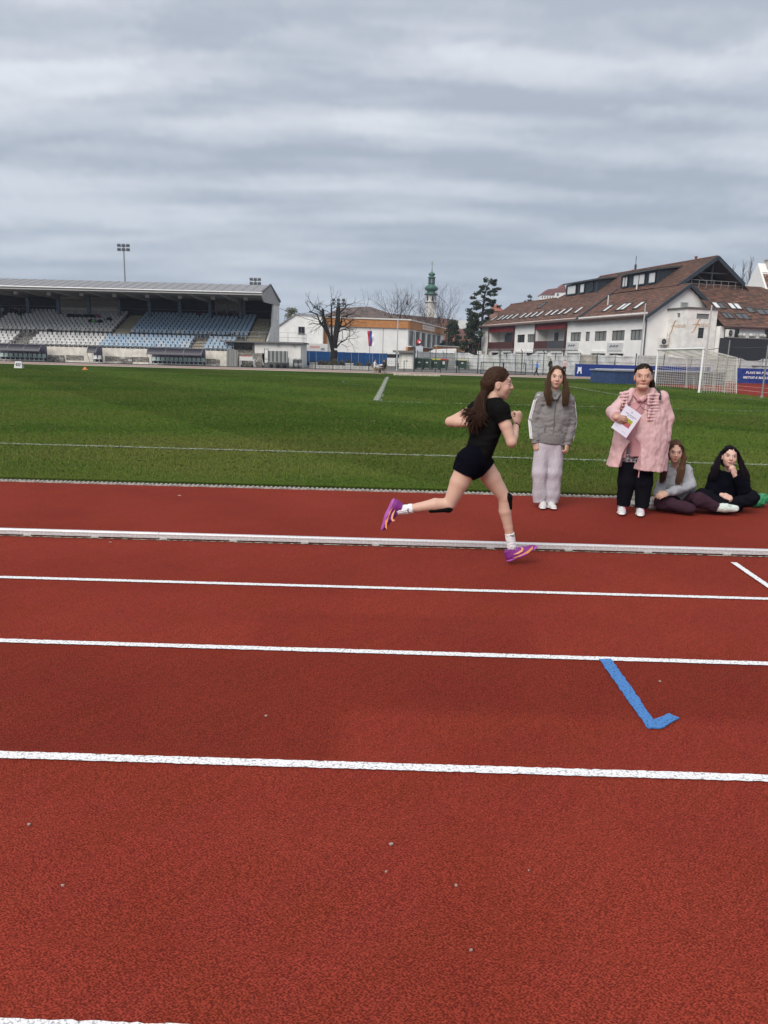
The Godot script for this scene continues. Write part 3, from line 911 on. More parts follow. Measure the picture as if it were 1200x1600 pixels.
		for i in k + 1:
			var xx := W * i / k
			var pts := [Vector3(xx, 0, 0.45)]
			for p in arc: pts.append(Vector3(xx, p.y + 0.01, p.x))
			pts.append(Vector3(xx, 0, -0.6))
			obj("frame_hoop", MB.new().tube(pts, [0.025], 6), steel, d)
		obj("bench_beam", MB.new().box(Vector3(W / 2, 0.40, -0.25), Vector3(W, 0.06, 0.12)).box(Vector3(W / 2, 0.15, 0.35), Vector3(W, 0.04, 0.04)), steel, d)
		var ns := maxi(2, int(W / 0.48))
		for i in ns:
			var o := obj("seat", seat_mesh, M(lin(0.42, 0.52, 0.50), 0.5) if s[0] != 143 else wm[0], d)
			o.position = Vector3(W * (i + 0.5) / ns, 0.02, -0.25)
	# bags and coats left on the seats
	var black := M(lin(0.012, 0.012, 0.014), 0.9, 0, 0.3, 2.0)
	var bags := [[108, 495, 0], [113, 495.5, 0], [119, 496, 0], [125, 495, 0], [134, 496, 0], [141, 496.5, 0], [146, 496, 0], [142, 504.5, 0], [157, 506, 0], [171, 502, 0], [153, 496, 1], [147, 505, 2]]
	for b in bags:
		var p := Z(b[0], b[1], 92.9)
		var i := clampi(int(round((p.y - 1.5 - 0.55) / 0.3125)), 5, 12)
		var c := Vector3(Z(b[0], b[1], 84.5 + 0.8 * i).x, 1.5 + 0.3125 * i + 0.46, -84.5 - 0.8 * i + 0.05)
		var mb := MB.new()
		mb.lathe(c, [Vector2(0.02, 0.0), Vector2(0.26, 0.02), Vector2(0.30, 0.14), Vector2(0.24, 0.32), Vector2(0.10, 0.42), Vector2(0.0, 0.43)], 9, 1.15, 0.7)
		var mt: Material = [black, M(lin(0.45, 0.12, 0.22), 0.9), M(lin(0.15, 0.50, 0.20), 0.9)][b[2]]
		tag(obj("sports_bag", mb, mt), ["black sports bag left on the upper white seats", "pink bag left on the upper white seats", "bright green bag left among the white seats"][b[2]], "bag", "bags left on the grandstand seats" if b[2] == 0 else "")
	var dark := Color(0.012, 0.012, 0.016)
	for p in [[17, 491, 0], [24, 490, 1], [30, 489, 2], [36, 490, 3], [42, 491, 4], [31, 496, 5]]:
		var i := 11 if p[2] != 5 else 10
		var x := Z(p[0], p[1], 84.5 + 0.8 * i).x
		person_blob(Vector3(x, 1.5 + 0.3125 * i, -84.5 - 0.8 * i + 0.05), 0.2 * (p[2] - 2), 1.65, dark, dark, Color(0.05, 0.03, 0.02), "spectator in black sitting high among the white seats", "sit", "spectators on the white seats")
	for p in [[310, 492, Color(0.12, 0.02, 0.025)], [334, 492, dark], [343, 493, dark], [350, 492, Color(0.09, 0.03, 0.05)], [359, 494, dark], [366, 493, Color(0.10, 0.10, 0.13)], [374, 495, dark]]:
		var x := Z(p[0], p[1], 84.5 + 0.8 * 12).x
		person_blob(Vector3(x, 1.5 + 0.3125 * 12, -84.5 - 0.8 * 12 + 0.05), 0.1, 1.6, p[2], dark, Color(0.03, 0.02, 0.015), "spectator in dark clothes sitting on the top row of blue seats", "sit", "spectators on the top blue row")
	for px in [[79, 516, 92], [361, 526, 87]]:
		var c := Z(px[0], px[1], 88.2)
		var bin := thing("litter_bin", "dark litter bin on the rail of the white seats" if px[0] < 100 else "dark litter bin on the rail by the blue seats", "bin", Vector3(c.x, 2.78, -87.95))
		obj("bucket", MB.new().lathe(Vector3.ZERO, [Vector2(0.0, 0.05), Vector2(0.22, 0.05), Vector2(0.27, 0.75), Vector2(0.25, 0.75), Vector2(0.20, 0.1)], 12), M(lin(0.03, 0.035, 0.03), 0.7), bin)
		obj("rim", MB.new().lathe(Vector3(0, 0.72, 0), [Vector2(0.27, 0), Vector2(0.29, 0.03), Vector2(0.27, 0.07), Vector2(0.25, 0.03)], 12), M(lin(0.06, 0.06, 0.06), 0.6), bin)

	# ---------------- low white block at the end of the stand, with its terrace
	var an := thing("changing_room_block", "low white flat-roofed block at the end of the grandstand", "building")
	var ax0 := Z(398, 560, 84.2).x; var ax1 := Z(470, 565, 84.2).x
	var aw := MB.new()
	wall_with_holes(aw, Vector3(ax0, 0, -84.2), Vector3.RIGHT, ax1 - ax0, 2.6, [Rect2(Z(423, 555, 84.2).x - ax0, 1.18, 0.6, 0.45)])
	aw.box(Vector3((ax0 + ax1) / 2, 1.3, -87.3), Vector3(ax1 - ax0, 2.6, 5.6))
	obj("wall", aw, whitew, an)
	window(an, Vector3(Z(423, 555, 84.2).x, 1.18, -84.40), Vector3.RIGHT, 0.6, 0.45, 1, M(lin(0.1, 0.1, 0.1), 0.6), glass(lin(0.02, 0.02, 0.025), 0.9))
	obj("plinth", MB.new().box(Vector3((ax0 + ax1) / 2, 0.25, -84.17), Vector3(ax1 - ax0 + 0.02, 0.5, 0.07)), M(lin(0.12, 0.13, 0.13), 0.9), an)
	obj("roof_slab", MB.new().box(Vector3((Z(348, 540, 84).x + ax1) / 2 + 0.1, 2.68, -86.6), Vector3(ax1 - Z(348, 540, 84).x + 0.4, 0.16, 5.6)), M(lin(0.14, 0.14, 0.14), 0.8), an)
	for px in [434, 459]:
		obj("wall_lamp", MB.new().box(Vector3(Z(px, 540, 84).x, 2.45, -84.05), Vector3(0.16, 0.2, 0.22)), M(lin(0.2, 0.2, 0.2), 0.6), an)
	obj("recess_wall", MB.new().box(Vector3((Z(352, 560, 86).x + ax0) / 2, 1.3, -86.2), Vector3(ax0 - Z(352, 560, 86).x, 2.6, 0.2)), M(lin(0.42, 0.42, 0.40), 0.85, 0, 0.2, 0.5), an)
	obj("door", MB.new().box(Vector3(Z(371, 560, 86).x, 1.05, -86.06), Vector3(0.9, 2.1, 0.06)), M(lin(0.05, 0.05, 0.05), 0.7), an)
	obj("corner_post", MB.new().box(Vector3(ax0 - 0.15, 1.3, -84.3), Vector3(0.16, 2.6, 0.16)), M(lin(0.10, 0.10, 0.10), 0.7), an)
	rail_fence("", "", [Vector3(Z(362, 530, 84.6).x, 2.76, -84.5), Vector3(ax1 + 0.1, 2.76, -84.5), Vector3(ax1 + 0.1, 2.76, -88.5)], 1.0, steel, 2, 1.6, an)
	var ac := thing("air_conditioner", "white air conditioner box on the recessed wall of the grandstand", "air conditioner", Vector3(Z(384, 541, 86).x, 1.78, -85.9))
	ac_unit(ac)
	var net := MB.new(); net.use_col = true
	var s0 := G(348, 573); var s1 := G(372, 573)
	for i in 26:                        # hanging striped sheet
		var x := lerpf(s0.x, s1.x, i / 26.0)
		var z := -82.9 + 0.09 * sin(i * 2.1)
		var z2 := -82.9 + 0.09 * sin((i + 1) * 2.1)
		var tp := 1.95 - 0.25 * absf(i - 8.0) / 18.0
		net.col = Color(0.50, 0.50, 0.49) if i % 2 else Color(0.26, 0.26, 0.26)
		var xn := lerpf(s0.x, s1.x, (i + 1) / 26.0)
		net.quad(Vector3(x, 0.02, z + 0.25), Vector3(xn, 0.02, z2 + 0.25), Vector3(xn, tp, z2), Vector3(x, tp, z))
		net.quad(Vector3(x, tp, z), Vector3(xn, tp, z2), Vector3(xn, tp - 0.1, z2 - 0.5), Vector3(x, tp - 0.1, z - 0.5))
	tag(obj("covered_netting", net, VM(0.8)), "pale striped bundle of netting hanging beside the team shelter", "netting")
	# cart with white and red pads
	var ct := thing("equipment_cart", "white frame cart loaded with white and red padding", "cart", Vector3(Z(387, 570, 82.8).x, 0, -82.8))
	var wpaint := M(lin(0.62, 0.62, 0.62), 0.5)
	for x in [-0.75, 0.75]:
		for z in [-0.35, 0.35]:
			obj("leg", MB.new().box(Vector3(x, 0.45, z), Vector3(0.07, 0.9, 0.07)), wpaint, ct)
	obj("deck", MB.new().box(Vector3(0, 0.72, 0), Vector3(1.6, 0.08, 0.8)), wpaint, ct)
	obj("pad", MB.new().box(Vector3(-0.1, 0.95, 0), Vector3(1.4, 0.36, 0.7)), M(lin(0.70, 0.68, 0.66), 0.7, 0, 0.2, 2), ct)
	obj("pad", MB.new().box(Vector3(-0.15, 1.16, 0.05), Vector3(0.9, 0.10, 0.6)), M(lin(0.45, 0.06, 0.05), 0.7), ct)
	obj("handle", MB.new().tube([Vector3(0.8, 0.4, 0.2), Vector3(1.15, 0.9, 0.2), Vector3(1.6, 0.9, 0.2), Vector3(1.75, 0.1, 0.2)], [0.03], 6), wpaint, ct)
	for x in [-0.6, 0.6, 1.7]: obj("wheel", MB.new().cyl(Vector3(x, 0.12, 0.38), Vector3(x, 0.12, 0.46), 0.12, -1, 12), black, ct)
	# barrier trolley
	var br := thing("barrier_trolley", "dark steel trolley stacked with upright grey barriers", "trolley", Vector3(Z(435, 575, 82.6).x, 0, -82.6))
	var dk := M(lin(0.06, 0.08, 0.08), 0.6, 0.3)
	obj("frame", MB.new().box(Vector3(0, 0.55, 0), Vector3(2.3, 0.08, 0.9)).box(Vector3(-1.1, 1.0, 0), Vector3(0.06, 1.9, 0.06)).box(Vector3(-1.5, 1.0, 0), Vector3(0.06, 2.0, 0.06)).box(Vector3(-1.3, 1.95, 0), Vector3(0.45, 0.05, 0.05)).box(Vector3(-1.3, 0.9, 0), Vector3(0.45, 0.05, 0.05)).box(Vector3(1.1, 0.6, 0), Vector3(0.06, 1.0, 0.06)), dk, br)
	for i in 14:
		obj("barrier_panel", MB.new().box(Vector3(-0.95 + i * 0.145, 1.2, 0.02 * (i % 3)), Vector3(0.10, 1.15, 0.8)), M(lin(0.30, 0.31, 0.31) if i % 3 else lin(0.10, 0.11, 0.11), 0.6), br)
	for x in [-0.7, 0.0, 0.7]: obj("wheel", MB.new().cyl(Vector3(x, 0.22, 0.42), Vector3(x, 0.22, 0.52), 0.22, -1, 12), black, br)
	for i in 3:
		var wl := thing("steel_roller", "grey line-marking machine parked beside the barrier trolley", "machine", Vector3(Z(455 + i * 6, 576, 82.2).x, 0, -82.2 - 0.3 * i), 0.3 * i, "grey machines by the trolley")
		obj("drum", MB.new().cyl(Vector3(-0.2, 0.3, 0), Vector3(0.2, 0.3, 0), 0.3, -1, 12), M(lin(0.22, 0.22, 0.22), 0.6), wl)
		obj("hopper", MB.new().box(Vector3(0, 0.75, 0), Vector3(0.4, 0.4, 0.35)), M(lin(0.45, 0.45, 0.45) if i == 0 else lin(0.12, 0.12, 0.12), 0.6), wl)
		obj("handle", MB.new().tube([Vector3(0, 0.4, 0), Vector3(0.35, 1.0, 0), Vector3(0.6, 1.05, 0)], [0.03], 6), steel, wl)
	# distance marker and a cone on the grass
	var mk := thing("distance_marker", "white sloping distance marker with a dark number on the grass", "marker", G(28, 575.5))
	obj("face", MB.new().prism([Vector2(-0.30, 0), Vector2(0.30, 0), Vector2(0.23, 0.52), Vector2(-0.23, 0.52)], Vector3.ZERO, Vector3.RIGHT, Vector3(0, 0.97, -0.24), Vector3(0, 0, -0.03)), M(lin(0.75, 0.75, 0.75), 0.5), mk)
	obj("back", MB.new().prism([Vector2(-0.30, 0), Vector2(0.30, 0), Vector2(0.23, 0.5), Vector2(-0.23, 0.5)], Vector3(0, 0, -0.35), Vector3.RIGHT, Vector3(0, 0.97, 0.40), Vector3(0, 0, -0.03)), M(lin(0.75, 0.75, 0.75), 0.5), mk)
	text("number", "60", 0.25, M(lin(0.03, 0.04, 0.07), 0.7), mk, Transform3D(Basis(Vector3.RIGHT, -0.24), Vector3(0, 0.27, -0.05)))
	var cn := thing("marker_cone", "small orange cone lying on the far grass before the grandstand", "cone", G(133, 577.8))
	obj("cone", MB.new().lathe(Vector3.ZERO, [Vector2(0.22, 0.0), Vector2(0.20, 0.03), Vector2(0.10, 0.10), Vector2(0.07, 0.2), Vector2(0.0, 0.2)], 12), M(lin(0.55, 0.16, 0.06), 0.6), cn)
	# floodlight masts
	for f in [[193, 384, 150.0, 1.0, "tall floodlight mast rising behind the roof of the grandstand"], [399, 437, 150.0, 0.9, "floodlight mast whose lamps just clear the roof gable"], [529, 469, 160.0, 1.2, "floodlight mast behind the pollarded tree"]]:
		var p := Z(f[0], f[1], f[2])
		var fl := thing("floodlight_mast", f[4], "floodlight", Vector3(p.x, 0, -f[2]))
		obj("pole", MB.new().cyl(Vector3.ZERO, Vector3(0, p.y, 0), 0.22, 0.12, 8), M(lin(0.25, 0.26, 0.27), 0.5, 0.5), fl)
		for r in 2:
			obj("crossarm", MB.new().box(Vector3(0, p.y - 0.15 - r * 0.75, 0), Vector3(2.4 * f[3], 0.12, 0.12)), steel, fl)
			for k in 3:
				obj("lamp", MB.new().box(Vector3((k - 1) * 0.85 * f[3], p.y + 0.1 - r * 0.75, 0.1), Vector3(0.6, 0.40, 0.35), Basis(Vector3.RIGHT, 0.5)), M(lin(0.13, 0.14, 0.15), 0.5), fl)
	# cable from the stand
	tag(obj("overhead_cable", MB.new().tube([Vector3(XR, 7.0, -95.5), Vector3(-10.9, 5.8, -97), Vector3(-7.5, 5.1, -99), Vector3(-4.2, 5.4, -101)], [0.025], 4), M(lin(0.04, 0.04, 0.04), 0.7)), "thin dark cable sagging from the grandstand gable to the white hall", "cable")

func ac_unit(t: Node3D) -> void:
	obj("case", MB.new().box(Vector3(0, 0, 0), Vector3(0.95, 0.66, 0.35)), M(lin(0.60, 0.59, 0.56), 0.6), t)
	obj("grille", MB.new().lathe(Vector3(-0.1, 0, 0), [Vector2(0.0, 0), Vector2(0.26, 0), Vector2(0.28, 0.03), Vector2(0.26, 0.05), Vector2(0.24, 0.02), Vector2(0, 0.02)], 16), M(lin(0.04, 0.04, 0.04), 0.7), t).transform = Transform3D(Basis(Vector3.RIGHT, PI / 2), Vector3(-0.1, 0, 0.178))
	obj("fan_hub", MB.new().cyl(Vector3(-0.2, 0, 0.2), Vector3(-0.2, 0, 0.24), 0.06, -1, 10), M(lin(0.3, 0.3, 0.3), 0.6), t)
	obj("bracket", MB.new().box(Vector3(-0.3, -0.36, -0.05), Vector3(0.05, 0.06, 0.45)).box(Vector3(0.3, -0.36, -0.05), Vector3(0.05, 0.06, 0.45)), M(lin(0.3, 0.3, 0.3), 0.5), t)

# ================================================================ trees
func branch(mb: MB, p: Vector3, d: Vector3, L: float, r: float, lev: int, maxlev: int, spread_a: float, up: float, tips: Array) -> void:
	var pts := [p]; var rad := [r]
	var k := 4
	for i in k:
		d = (d + Vector3(rng.randf_range(-1, 1), rng.randf_range(-0.6, 1) * 0.7 + up, rng.randf_range(-1, 1)) * 0.16).normalized()
		p += d * (L / k)
		pts.append(p); rad.append(maxf(r * (1.0 - 0.45 * (i + 1) / k), 0.006))
	mb.tube(pts, rad, 6 if r > 0.05 else (4 if r > 0.02 else 3), false)
	if lev >= maxlev:
		tips.append(p); return
	var n := 3 if lev < 2 else rng.randi_range(2, 3)
	for i in n:
		var at: Vector3 = pts[rng.randi_range(2, k)] if i > 0 else pts[k]
		var ax := d.cross(Vector3(rng.randf_range(-1, 1), rng.randf_range(-1, 1), rng.randf_range(-1, 1))).normalized()
		var nd := d.rotated(ax, spread_a * rng.randf_range(0.5, 1.2))
		branch(mb, at, nd, L * rng.randf_range(0.6, 0.85), r * (0.62 if i == 0 else 0.5), lev + 1, maxlev, spread_a, up, tips)
func bare_tree(at: Vector3, h: float, label: String, sd: int, lev := 6) -> void:
	rng.seed = sd
	var t := thing("bare_tree", label, "tree", at, 0, "leafless trees behind the orange hall")
	var bark := M(lin(0.055, 0.042, 0.035), 0.95, 0, 0.3, 0.8)
	obj("trunk", MB.new().tube([Vector3.ZERO, Vector3(0.05, h * 0.18, 0), Vector3(0.0, h * 0.34, 0.05)], [h * 0.022, h * 0.018, h * 0.015], 8), bark, t)
	var mb := MB.new()
	var tips := []
	for i in 4:
		var an := i * 1.7 + sd
		branch(mb, Vector3(0, h * (0.28 + 0.02 * i), 0.02), Vector3(cos(an) * 0.55, 1.0, sin(an) * 0.55).normalized(), h * 0.24, h * 0.008, 1, lev, 0.55, 0.22, tips)
	obj("crown", mb, bark, t)
func leaf_cloud(mb: MB, c: Vector3, r: Vector3, n: int, s: float, c0: Color, c1: Color, droop := 0.0) -> void:
	mb.use_col = true
	for i in n:
		var q := Vector3(rng.randfn(), rng.randfn(), rng.randfn()).normalized() * pow(rng.randf(), 0.45)
		var p := c + q * r
		var a := Vector3(rng.randf_range(-1, 1), rng.randf_range(-0.4, 0.7), rng.randf_range(-1, 1)).normalized()
		var b := a.cross(Vector3(rng.randf_range(-1, 1), rng.randf_range(-1, 1), rng.randf_range(-1, 1))).normalized()
		var z := s * rng.randf_range(0.6, 1.4)
		mb.col = c0.lerp(c1, rng.randf())
		mb.tri(p - b * z * 0.35, p + b * z * 0.35, p + a * z - Vector3.UP * droop * z)
func evergreen(at: Vector3, h: float, w: float, label: String, sd: int, clumps: int, leaves: int, c0: Color, c1: Color, leaf := 0.35) -> void:
	rng.seed = sd
	var t := thing("evergreen_tree", label, "tree", at)
	obj("trunk", MB.new().tube([Vector3.ZERO, Vector3(0, h * 0.9, 0)], [h * 0.025, 0.04], 8), M(lin(0.05, 0.04, 0.03), 0.95), t)
	var mb := MB.new()
	for i in clumps:
		var y := rng.randf_range(0.06, 0.98)
		var rr := w * 0.5 * (1.0 - pow(absf(y - 0.35) / 0.66, 1.6)) * rng.randf_range(0.4, 1.0)
		var an := rng.randf() * TAU
		leaf_cloud(mb, Vector3(cos(an) * rr, y * h, sin(an) * rr), Vector3(1, 0.75, 1) * w * rng.randf_range(0.09, 0.17), leaves, leaf, c0, c1, 0.1)
	obj("crown", mb, VM(0.8), t)
func shrub(at: Vector3, r: float, label: String, c0: Color, c1: Color, group := "") -> void:
	var t := thing("shrub", label, "shrub", at, 0, group)
	var st := MB.new()
	for i in 6:
		var an := i * 1.05
		st.tube([Vector3.ZERO, Vector3(cos(an) * r * 0.5, r * 0.8, sin(an) * r * 0.5)], [0.03, 0.01], 4)
	obj("stems", st, M(lin(0.07, 0.05, 0.035), 0.9), t)
	var mb := MB.new()
	for i in 9: leaf_cloud(mb, Vector3(rng.randf_range(-0.5, 0.5) * r, r * rng.randf_range(0.4, 1.2), rng.randf_range(-0.4, 0.4) * r), Vector3.ONE * r * 0.42, 45, 0.12, c0, c1)
	obj("foliage", mb, VM(0.8), t)

# ================================================================ the things between the grandstand and the long building
func middle() -> void:
	var white := M(lin(0.80, 0.80, 0.79), 0.85, 0, 0.05, 0.08)
	var steel := M(lin(0.28, 0.30, 0.31), 0.5, 0.5)
	var darkgreen := M(lin(0.035, 0.05, 0.05), 0.6, 0.2)
	# white gabled hall
	var h := thing("white_hall", "plain white hall with a low gable and one window behind the grandstand", "building")
	var za := 116.0
	var l := Z(432, 560, za); var r := Z(504, 560, za)
	obj("wall", MB.new().prism([Vector2(l.x, 0), Vector2(r.x, 0), Vector2(r.x, Z(504, 494, za).y), Vector2(Z(462, 492, za).x, Z(462, 492, za).y), Vector2(l.x, Z(434, 512, za).y)], Vector3(0, 0, -za), Vector3.RIGHT, Vector3.UP, Vector3(0, 0, -24)), white, h)
	obj("upper_wall", MB.new().box(Vector3((l.x + r.x) / 2 + 1, 3.6, -za - 8), Vector3(r.x - l.x - 2, 7.5, 10)), M(lin(0.70, 0.71, 0.70), 0.85), h)
	obj("verge", MB.new().seg(Vector3(l.x, Z(434, 512, za).y + 0.05, -za + 0.1), Vector3(Z(462, 492, za).x, Z(462, 492, za).y + 0.1, -za + 0.1), 0.2, 0.14).seg(Vector3(Z(462, 492, za).x, Z(462, 492, za).y + 0.1, -za + 0.1), Vector3(r.x, Z(504, 494, za).y + 0.1, -za + 0.1), 0.2, 0.14), M(lin(0.2, 0.2, 0.2), 0.7), h)
	var wp := Z(466, 521, za - 0.1)
	window(h, Vector3(wp.x, wp.y, -za + 0.01), Vector3.RIGHT, 0.95, 1.0, 2, M(lin(0.12, 0.12, 0.12), 0.6), glass(lin(0.03, 0.03, 0.04), 0.9))
	# hall with orange bands
	var o := thing("orange_banded_hall", "white sports hall with an orange band and tall windows round its corner", "building")
	var orange := M(lin(0.50, 0.22, 0.075), 0.8, 0, 0.12, 0.3)
	var c0 := Vector3(Z(501, 500, 121).x, 0, -118); var c1 := Vector3(2.25, 0, -120); var c2 := Vector3(9.8, 0, -152)
	var top := 7.1; var band := 5.75
	var e1 := (c1 - c0).normalized(); var e2 := (c2 - c1).normalized()
	var W1 := c0.distance_to(c1); var W2 := c1.distance_to(c2)
	var m1 := MB.new()
	wall_with_holes(m1, c0, e1, W1, band, [])
	var hol := []
	for i in 6: hol.append(Rect2(1.0 + i * 5.0, 3.15, 3.6, 2.35))
	wall_with_holes(m1, c1, e2, W2, band, hol, 0.3)
	m1.quad(c0, c0 + Vector3(0, 7, 0), c0 + Vector3(0, 7, -30), c0 + Vector3(0, 0, -30))
	obj("wall", m1, white, o)
	for i in 6: window(o, c1 + e2 * (1.0 + i * 5.0) + Vector3(0, 3.15, 0) - e2.cross(Vector3.UP).normalized() * 0.2, e2, 3.6, 2.35, 4, M(lin(0.45, 0.44, 0.42), 0.6), glass(lin(0.04, 0.045, 0.05), 0.85))
	var nn1 := e1.cross(Vector3.UP).normalized(); var nn2 := e2.cross(Vector3.UP).normalized()
	obj("orange_band", MB.new().seg(c0 + Vector3(0, 6.35, 0) + nn1 * 0.12, c1 + Vector3(0, 6.35, 0) + nn1 * 0.12, 0.3, 1.2), orange, o)
	obj("orange_band", MB.new().seg(c1 + Vector3(0, 6.35, 0) + nn2 * 0.12, c2 + Vector3(0, 6.35, 0) + nn2 * 0.12, 0.3, 1.2), orange, o)
	obj("orange_band", MB.new().seg(c1 + Vector3(0, 2.5, 0) + nn2 * 0.12 - e2, c2 + Vector3(0, 2.5, 0) + nn2 * 0.12 + e2 * 8, 0.3, 0.9), orange, o)
	obj("orange_band", MB.new().box(c0 + Vector3(0.5, 3.0, 0.3), Vector3(1.6, 6.8, 0.5)), orange, o)
	obj("roof_edge", MB.new().seg(c0 + Vector3(0, 7.05, 0) + nn1 * 0.2, c1 + Vector3(0, 7.05, 0) + nn1 * 0.2, 0.4, 0.2).seg(c1 + Vector3(0, 7.05, 0) + nn2 * 0.2, c2 + Vector3(0, 7.05, 0) + nn2 * 0.2, 0.4, 0.2), M(lin(0.62, 0.61, 0.58), 0.7), o)
	obj("roof", MB.new().prism([Vector2(c0.x, -c0.z), Vector2(c1.x, -c1.z), Vector2(c2.x, -c2.z), Vector2(c0.x, 152)], Vector3(0, 7.0, 0), Vector3.RIGHT, Vector3.FORWARD, Vector3(0, 0.1, 0)), steel, o)
	obj("ledge", MB.new().seg(c1 + Vector3(0, 3.05, 0) + nn2 * 0.3, c2 + Vector3(0, 3.05, 0) + nn2 * 0.3, 0.6, 0.14), M(lin(0.6, 0.6, 0.58), 0.7), o)
	var sg := obj("name_board", MB.new().seg(c1 + e2 * 10 + Vector3(0, 6.4, 0) + nn2 * 0.3, c1 + e2 * 21 + Vector3(0, 6.4, 0) + nn2 * 0.3, 0.06, 0.75), M(lin(0.72, 0.70, 0.66), 0.6), o)
	var pr2 := MB.new()
	for i in 12:
		pr2.seg(c1 + e2 * (10.6 + i * 0.83) + Vector3(0, 6.4, 0) + nn2 * 0.335, c1 + e2 * (11.1 + i * 0.83) + Vector3(0, 6.4, 0) + nn2 * 0.335, 0.02, 0.26 + 0.12 * (i * 5 % 3))
	obj("faded_print", pr2, M(lin(0.52, 0.30, 0.17), 0.7), sg)
	var lowx := thing("low_annexe", "low flat annexe with an orange fascia and glazed front behind the white tarpaulin", "building")
	var la := Vector3(7.0, 0, -132); var lb := Vector3(17.0, 0, -150)
	var le := (lb - la).normalized(); var ln := le.cross(Vector3.UP).normalized()
	obj("wall", MB.new().seg(la + Vector3(0, 1.3, 0), lb + Vector3(0, 1.3, 0), 0.4, 2.6), white, lowx)
	obj("fascia", MB.new().seg(la + Vector3(0, 3.0, 0) + ln * 0.2, lb + Vector3(0, 3.0, 0) + ln * 0.2, 0.6, 0.7), orange, lowx)
	obj("roof_edge", MB.new().seg(la + Vector3(0, 3.45, 0) + ln * 0.3, lb + Vector3(0, 3.45, 0) + ln * 0.3, 0.6, 0.18), M(lin(0.6, 0.6, 0.58), 0.7), lowx)
	for i in 4: window(lowx, la + le * (2 + i * 4.2) + Vector3(0, 1.3, 0) + ln * 0.22, le, 3.2, 1.2, 3, M(lin(0.3, 0.3, 0.3), 0.6), glass(lin(0.05, 0.06, 0.06), 0.85))
	# white sloping roof of a vehicle or tent behind the tarpaulin
	var tent := thing("white_canopy", "white canopy roof showing above the tarpaulin fence", "canopy", Vector3(7.6, 0, -122))
	obj("sheet", MB.new().prism([Vector2(-2.1, 2.2), Vector2(2.4, 2.2), Vector2(2.4, 2.95), Vector2(-1.0, 2.75)], Vector3.ZERO, Vector3.RIGHT, Vector3.UP, Vector3(0, 0, -4)), M(lin(0.76, 0.76, 0.76), 0.6), tent)
	for x in [-1.9, 2.2]: obj("pole", MB.new().cyl(Vector3(x, 0, -0.2), Vector3(x, 2.3, -0.2), 0.04), steel, tent)
	# church with its green onion tower
	var ch := thing("church", "long brown-roofed church with a white tower and green copper onion domes", "church")
	var zc := 240.0
	var tile := M(lin(0.115, 0.062, 0.048), 0.85, 0, 0.35, 0.08)
	var ra := Z(548, 482, zc); var rb := Z(716, 487, zc)
	var ev := Z(640, 527, zc).y
	obj("nave_wall", MB.new().box(Vector3((ra.x + rb.x) / 2, ev / 2 + 0.2, -zc - 8), Vector3(rb.x - ra.x + 4, ev + 0.4, 18)), M(lin(0.66, 0.66, 0.65), 0.85), ch)
	var rm := MB.new()
	var A := Vector3(ra.x - 8, ev, -zc + 2); var Bv := Vector3(rb.x + 7, ev, -zc + 2)
	var Ra := Vector3(ra.x, ra.y, -zc - 8); var Rb := Vector3(rb.x, rb.y - 2.0, -zc - 8)
	rm.quad(A, Bv, Rb, Ra); rm.tri(A, Ra, A + Vector3(0, 0, -20)); rm.tri(Bv, Rb, Bv + Vector3(0, 0, -20)); rm.quad(A + Vector3(0, 0, -20), Bv + Vector3(0, 0, -20), Rb, Ra)
	obj("nave_roof", rm, tile, ch)
	# nearer lower roof with dormers
	var hr := MB.new()
	var q := [Z(690, 497, 222), Z(760, 545, 210), Z(725, 545, 210), Z(712, 505, 222), Z(640, 545, 210)]
	hr.tri(q[0], q[2], q[4]); hr.quad(q[0], q[3], q[1], q[2])
	obj("transept_roof", hr, M(lin(0.20, 0.085, 0.06), 0.85, 0, 0.3, 0.1), ch)
	var dm := Z(722, 507, 208)
	obj("dormer", MB.new().box(dm, Vector3(2.2, 2.2, 1.5)), M(lin(0.6, 0.62, 0.62), 0.7), ch)
	var tc := Vector3(Z(673, 480, zc).x * 1.045, 0, -zc - 11)
	var Ht := func(py: float) -> float: return Z(673, py, zc + 11).y
	var tw := obj("tower", MB.new().lathe(tc, [Vector2(1.75, Ht.call(486)), Vector2(1.75, Ht.call(474.5)), Vector2(1.6, Ht.call(474)), Vector2(1.6, Ht.call(462))], 8), M(lin(0.66, 0.65, 0.62), 0.85, 0, 0.2, 0.2), ch)
	tw.position = Vector3.ZERO
	obj("tower_base", MB.new().box(tc + Vector3(0, Ht.call(484) / 2, 0), Vector3(3.3, Ht.call(484), 3.3)), M(lin(0.60, 0.59, 0.56), 0.85), ch)
	obj("cornice", MB.new().lathe(tc, [Vector2(1.6, Ht.call(473.6)), Vector2(1.95, Ht.call(473)), Vector2(1.95, Ht.call(472)), Vector2(1.6, Ht.call(471.6))], 8), M(lin(0.35, 0.33, 0.31), 0.8), ch)
	for s in [[-0.95, 0], [0.95, 0]]:
		obj("belfry_opening", MB.new().box(tc + Vector3(0.45 if s[0] > 0 else -1.15, (Ht.call(463) + Ht.call(470)) / 2, 1.45 if s[0] > 0 else 1.05), Vector3(0.5, 1.4, 0.3)), M(lin(0.02, 0.02, 0.02), 0.9), ch)
	var P := []
	for a in [[2.5, 462], [3.7, 461], [3.9, 459.5], [3.2, 458.5], [2.4, 457], [2.1, 455.5], [2.6, 454.5], [3.5, 453], [3.85, 450.5], [3.5, 448.5], [2.5, 446.5], [1.9, 445], [1.6, 444], [2.1, 443.3], [2.1, 442.5]]:
		P.append(Vector2(a[0] * 0.56, Ht.call(a[1])))
	var copper := M(lin(0.085, 0.23, 0.175), 0.65, 0.2, 0.4, 0.35)
	obj("onion_dome", MB.new().lathe(tc, P, 14), copper, ch)
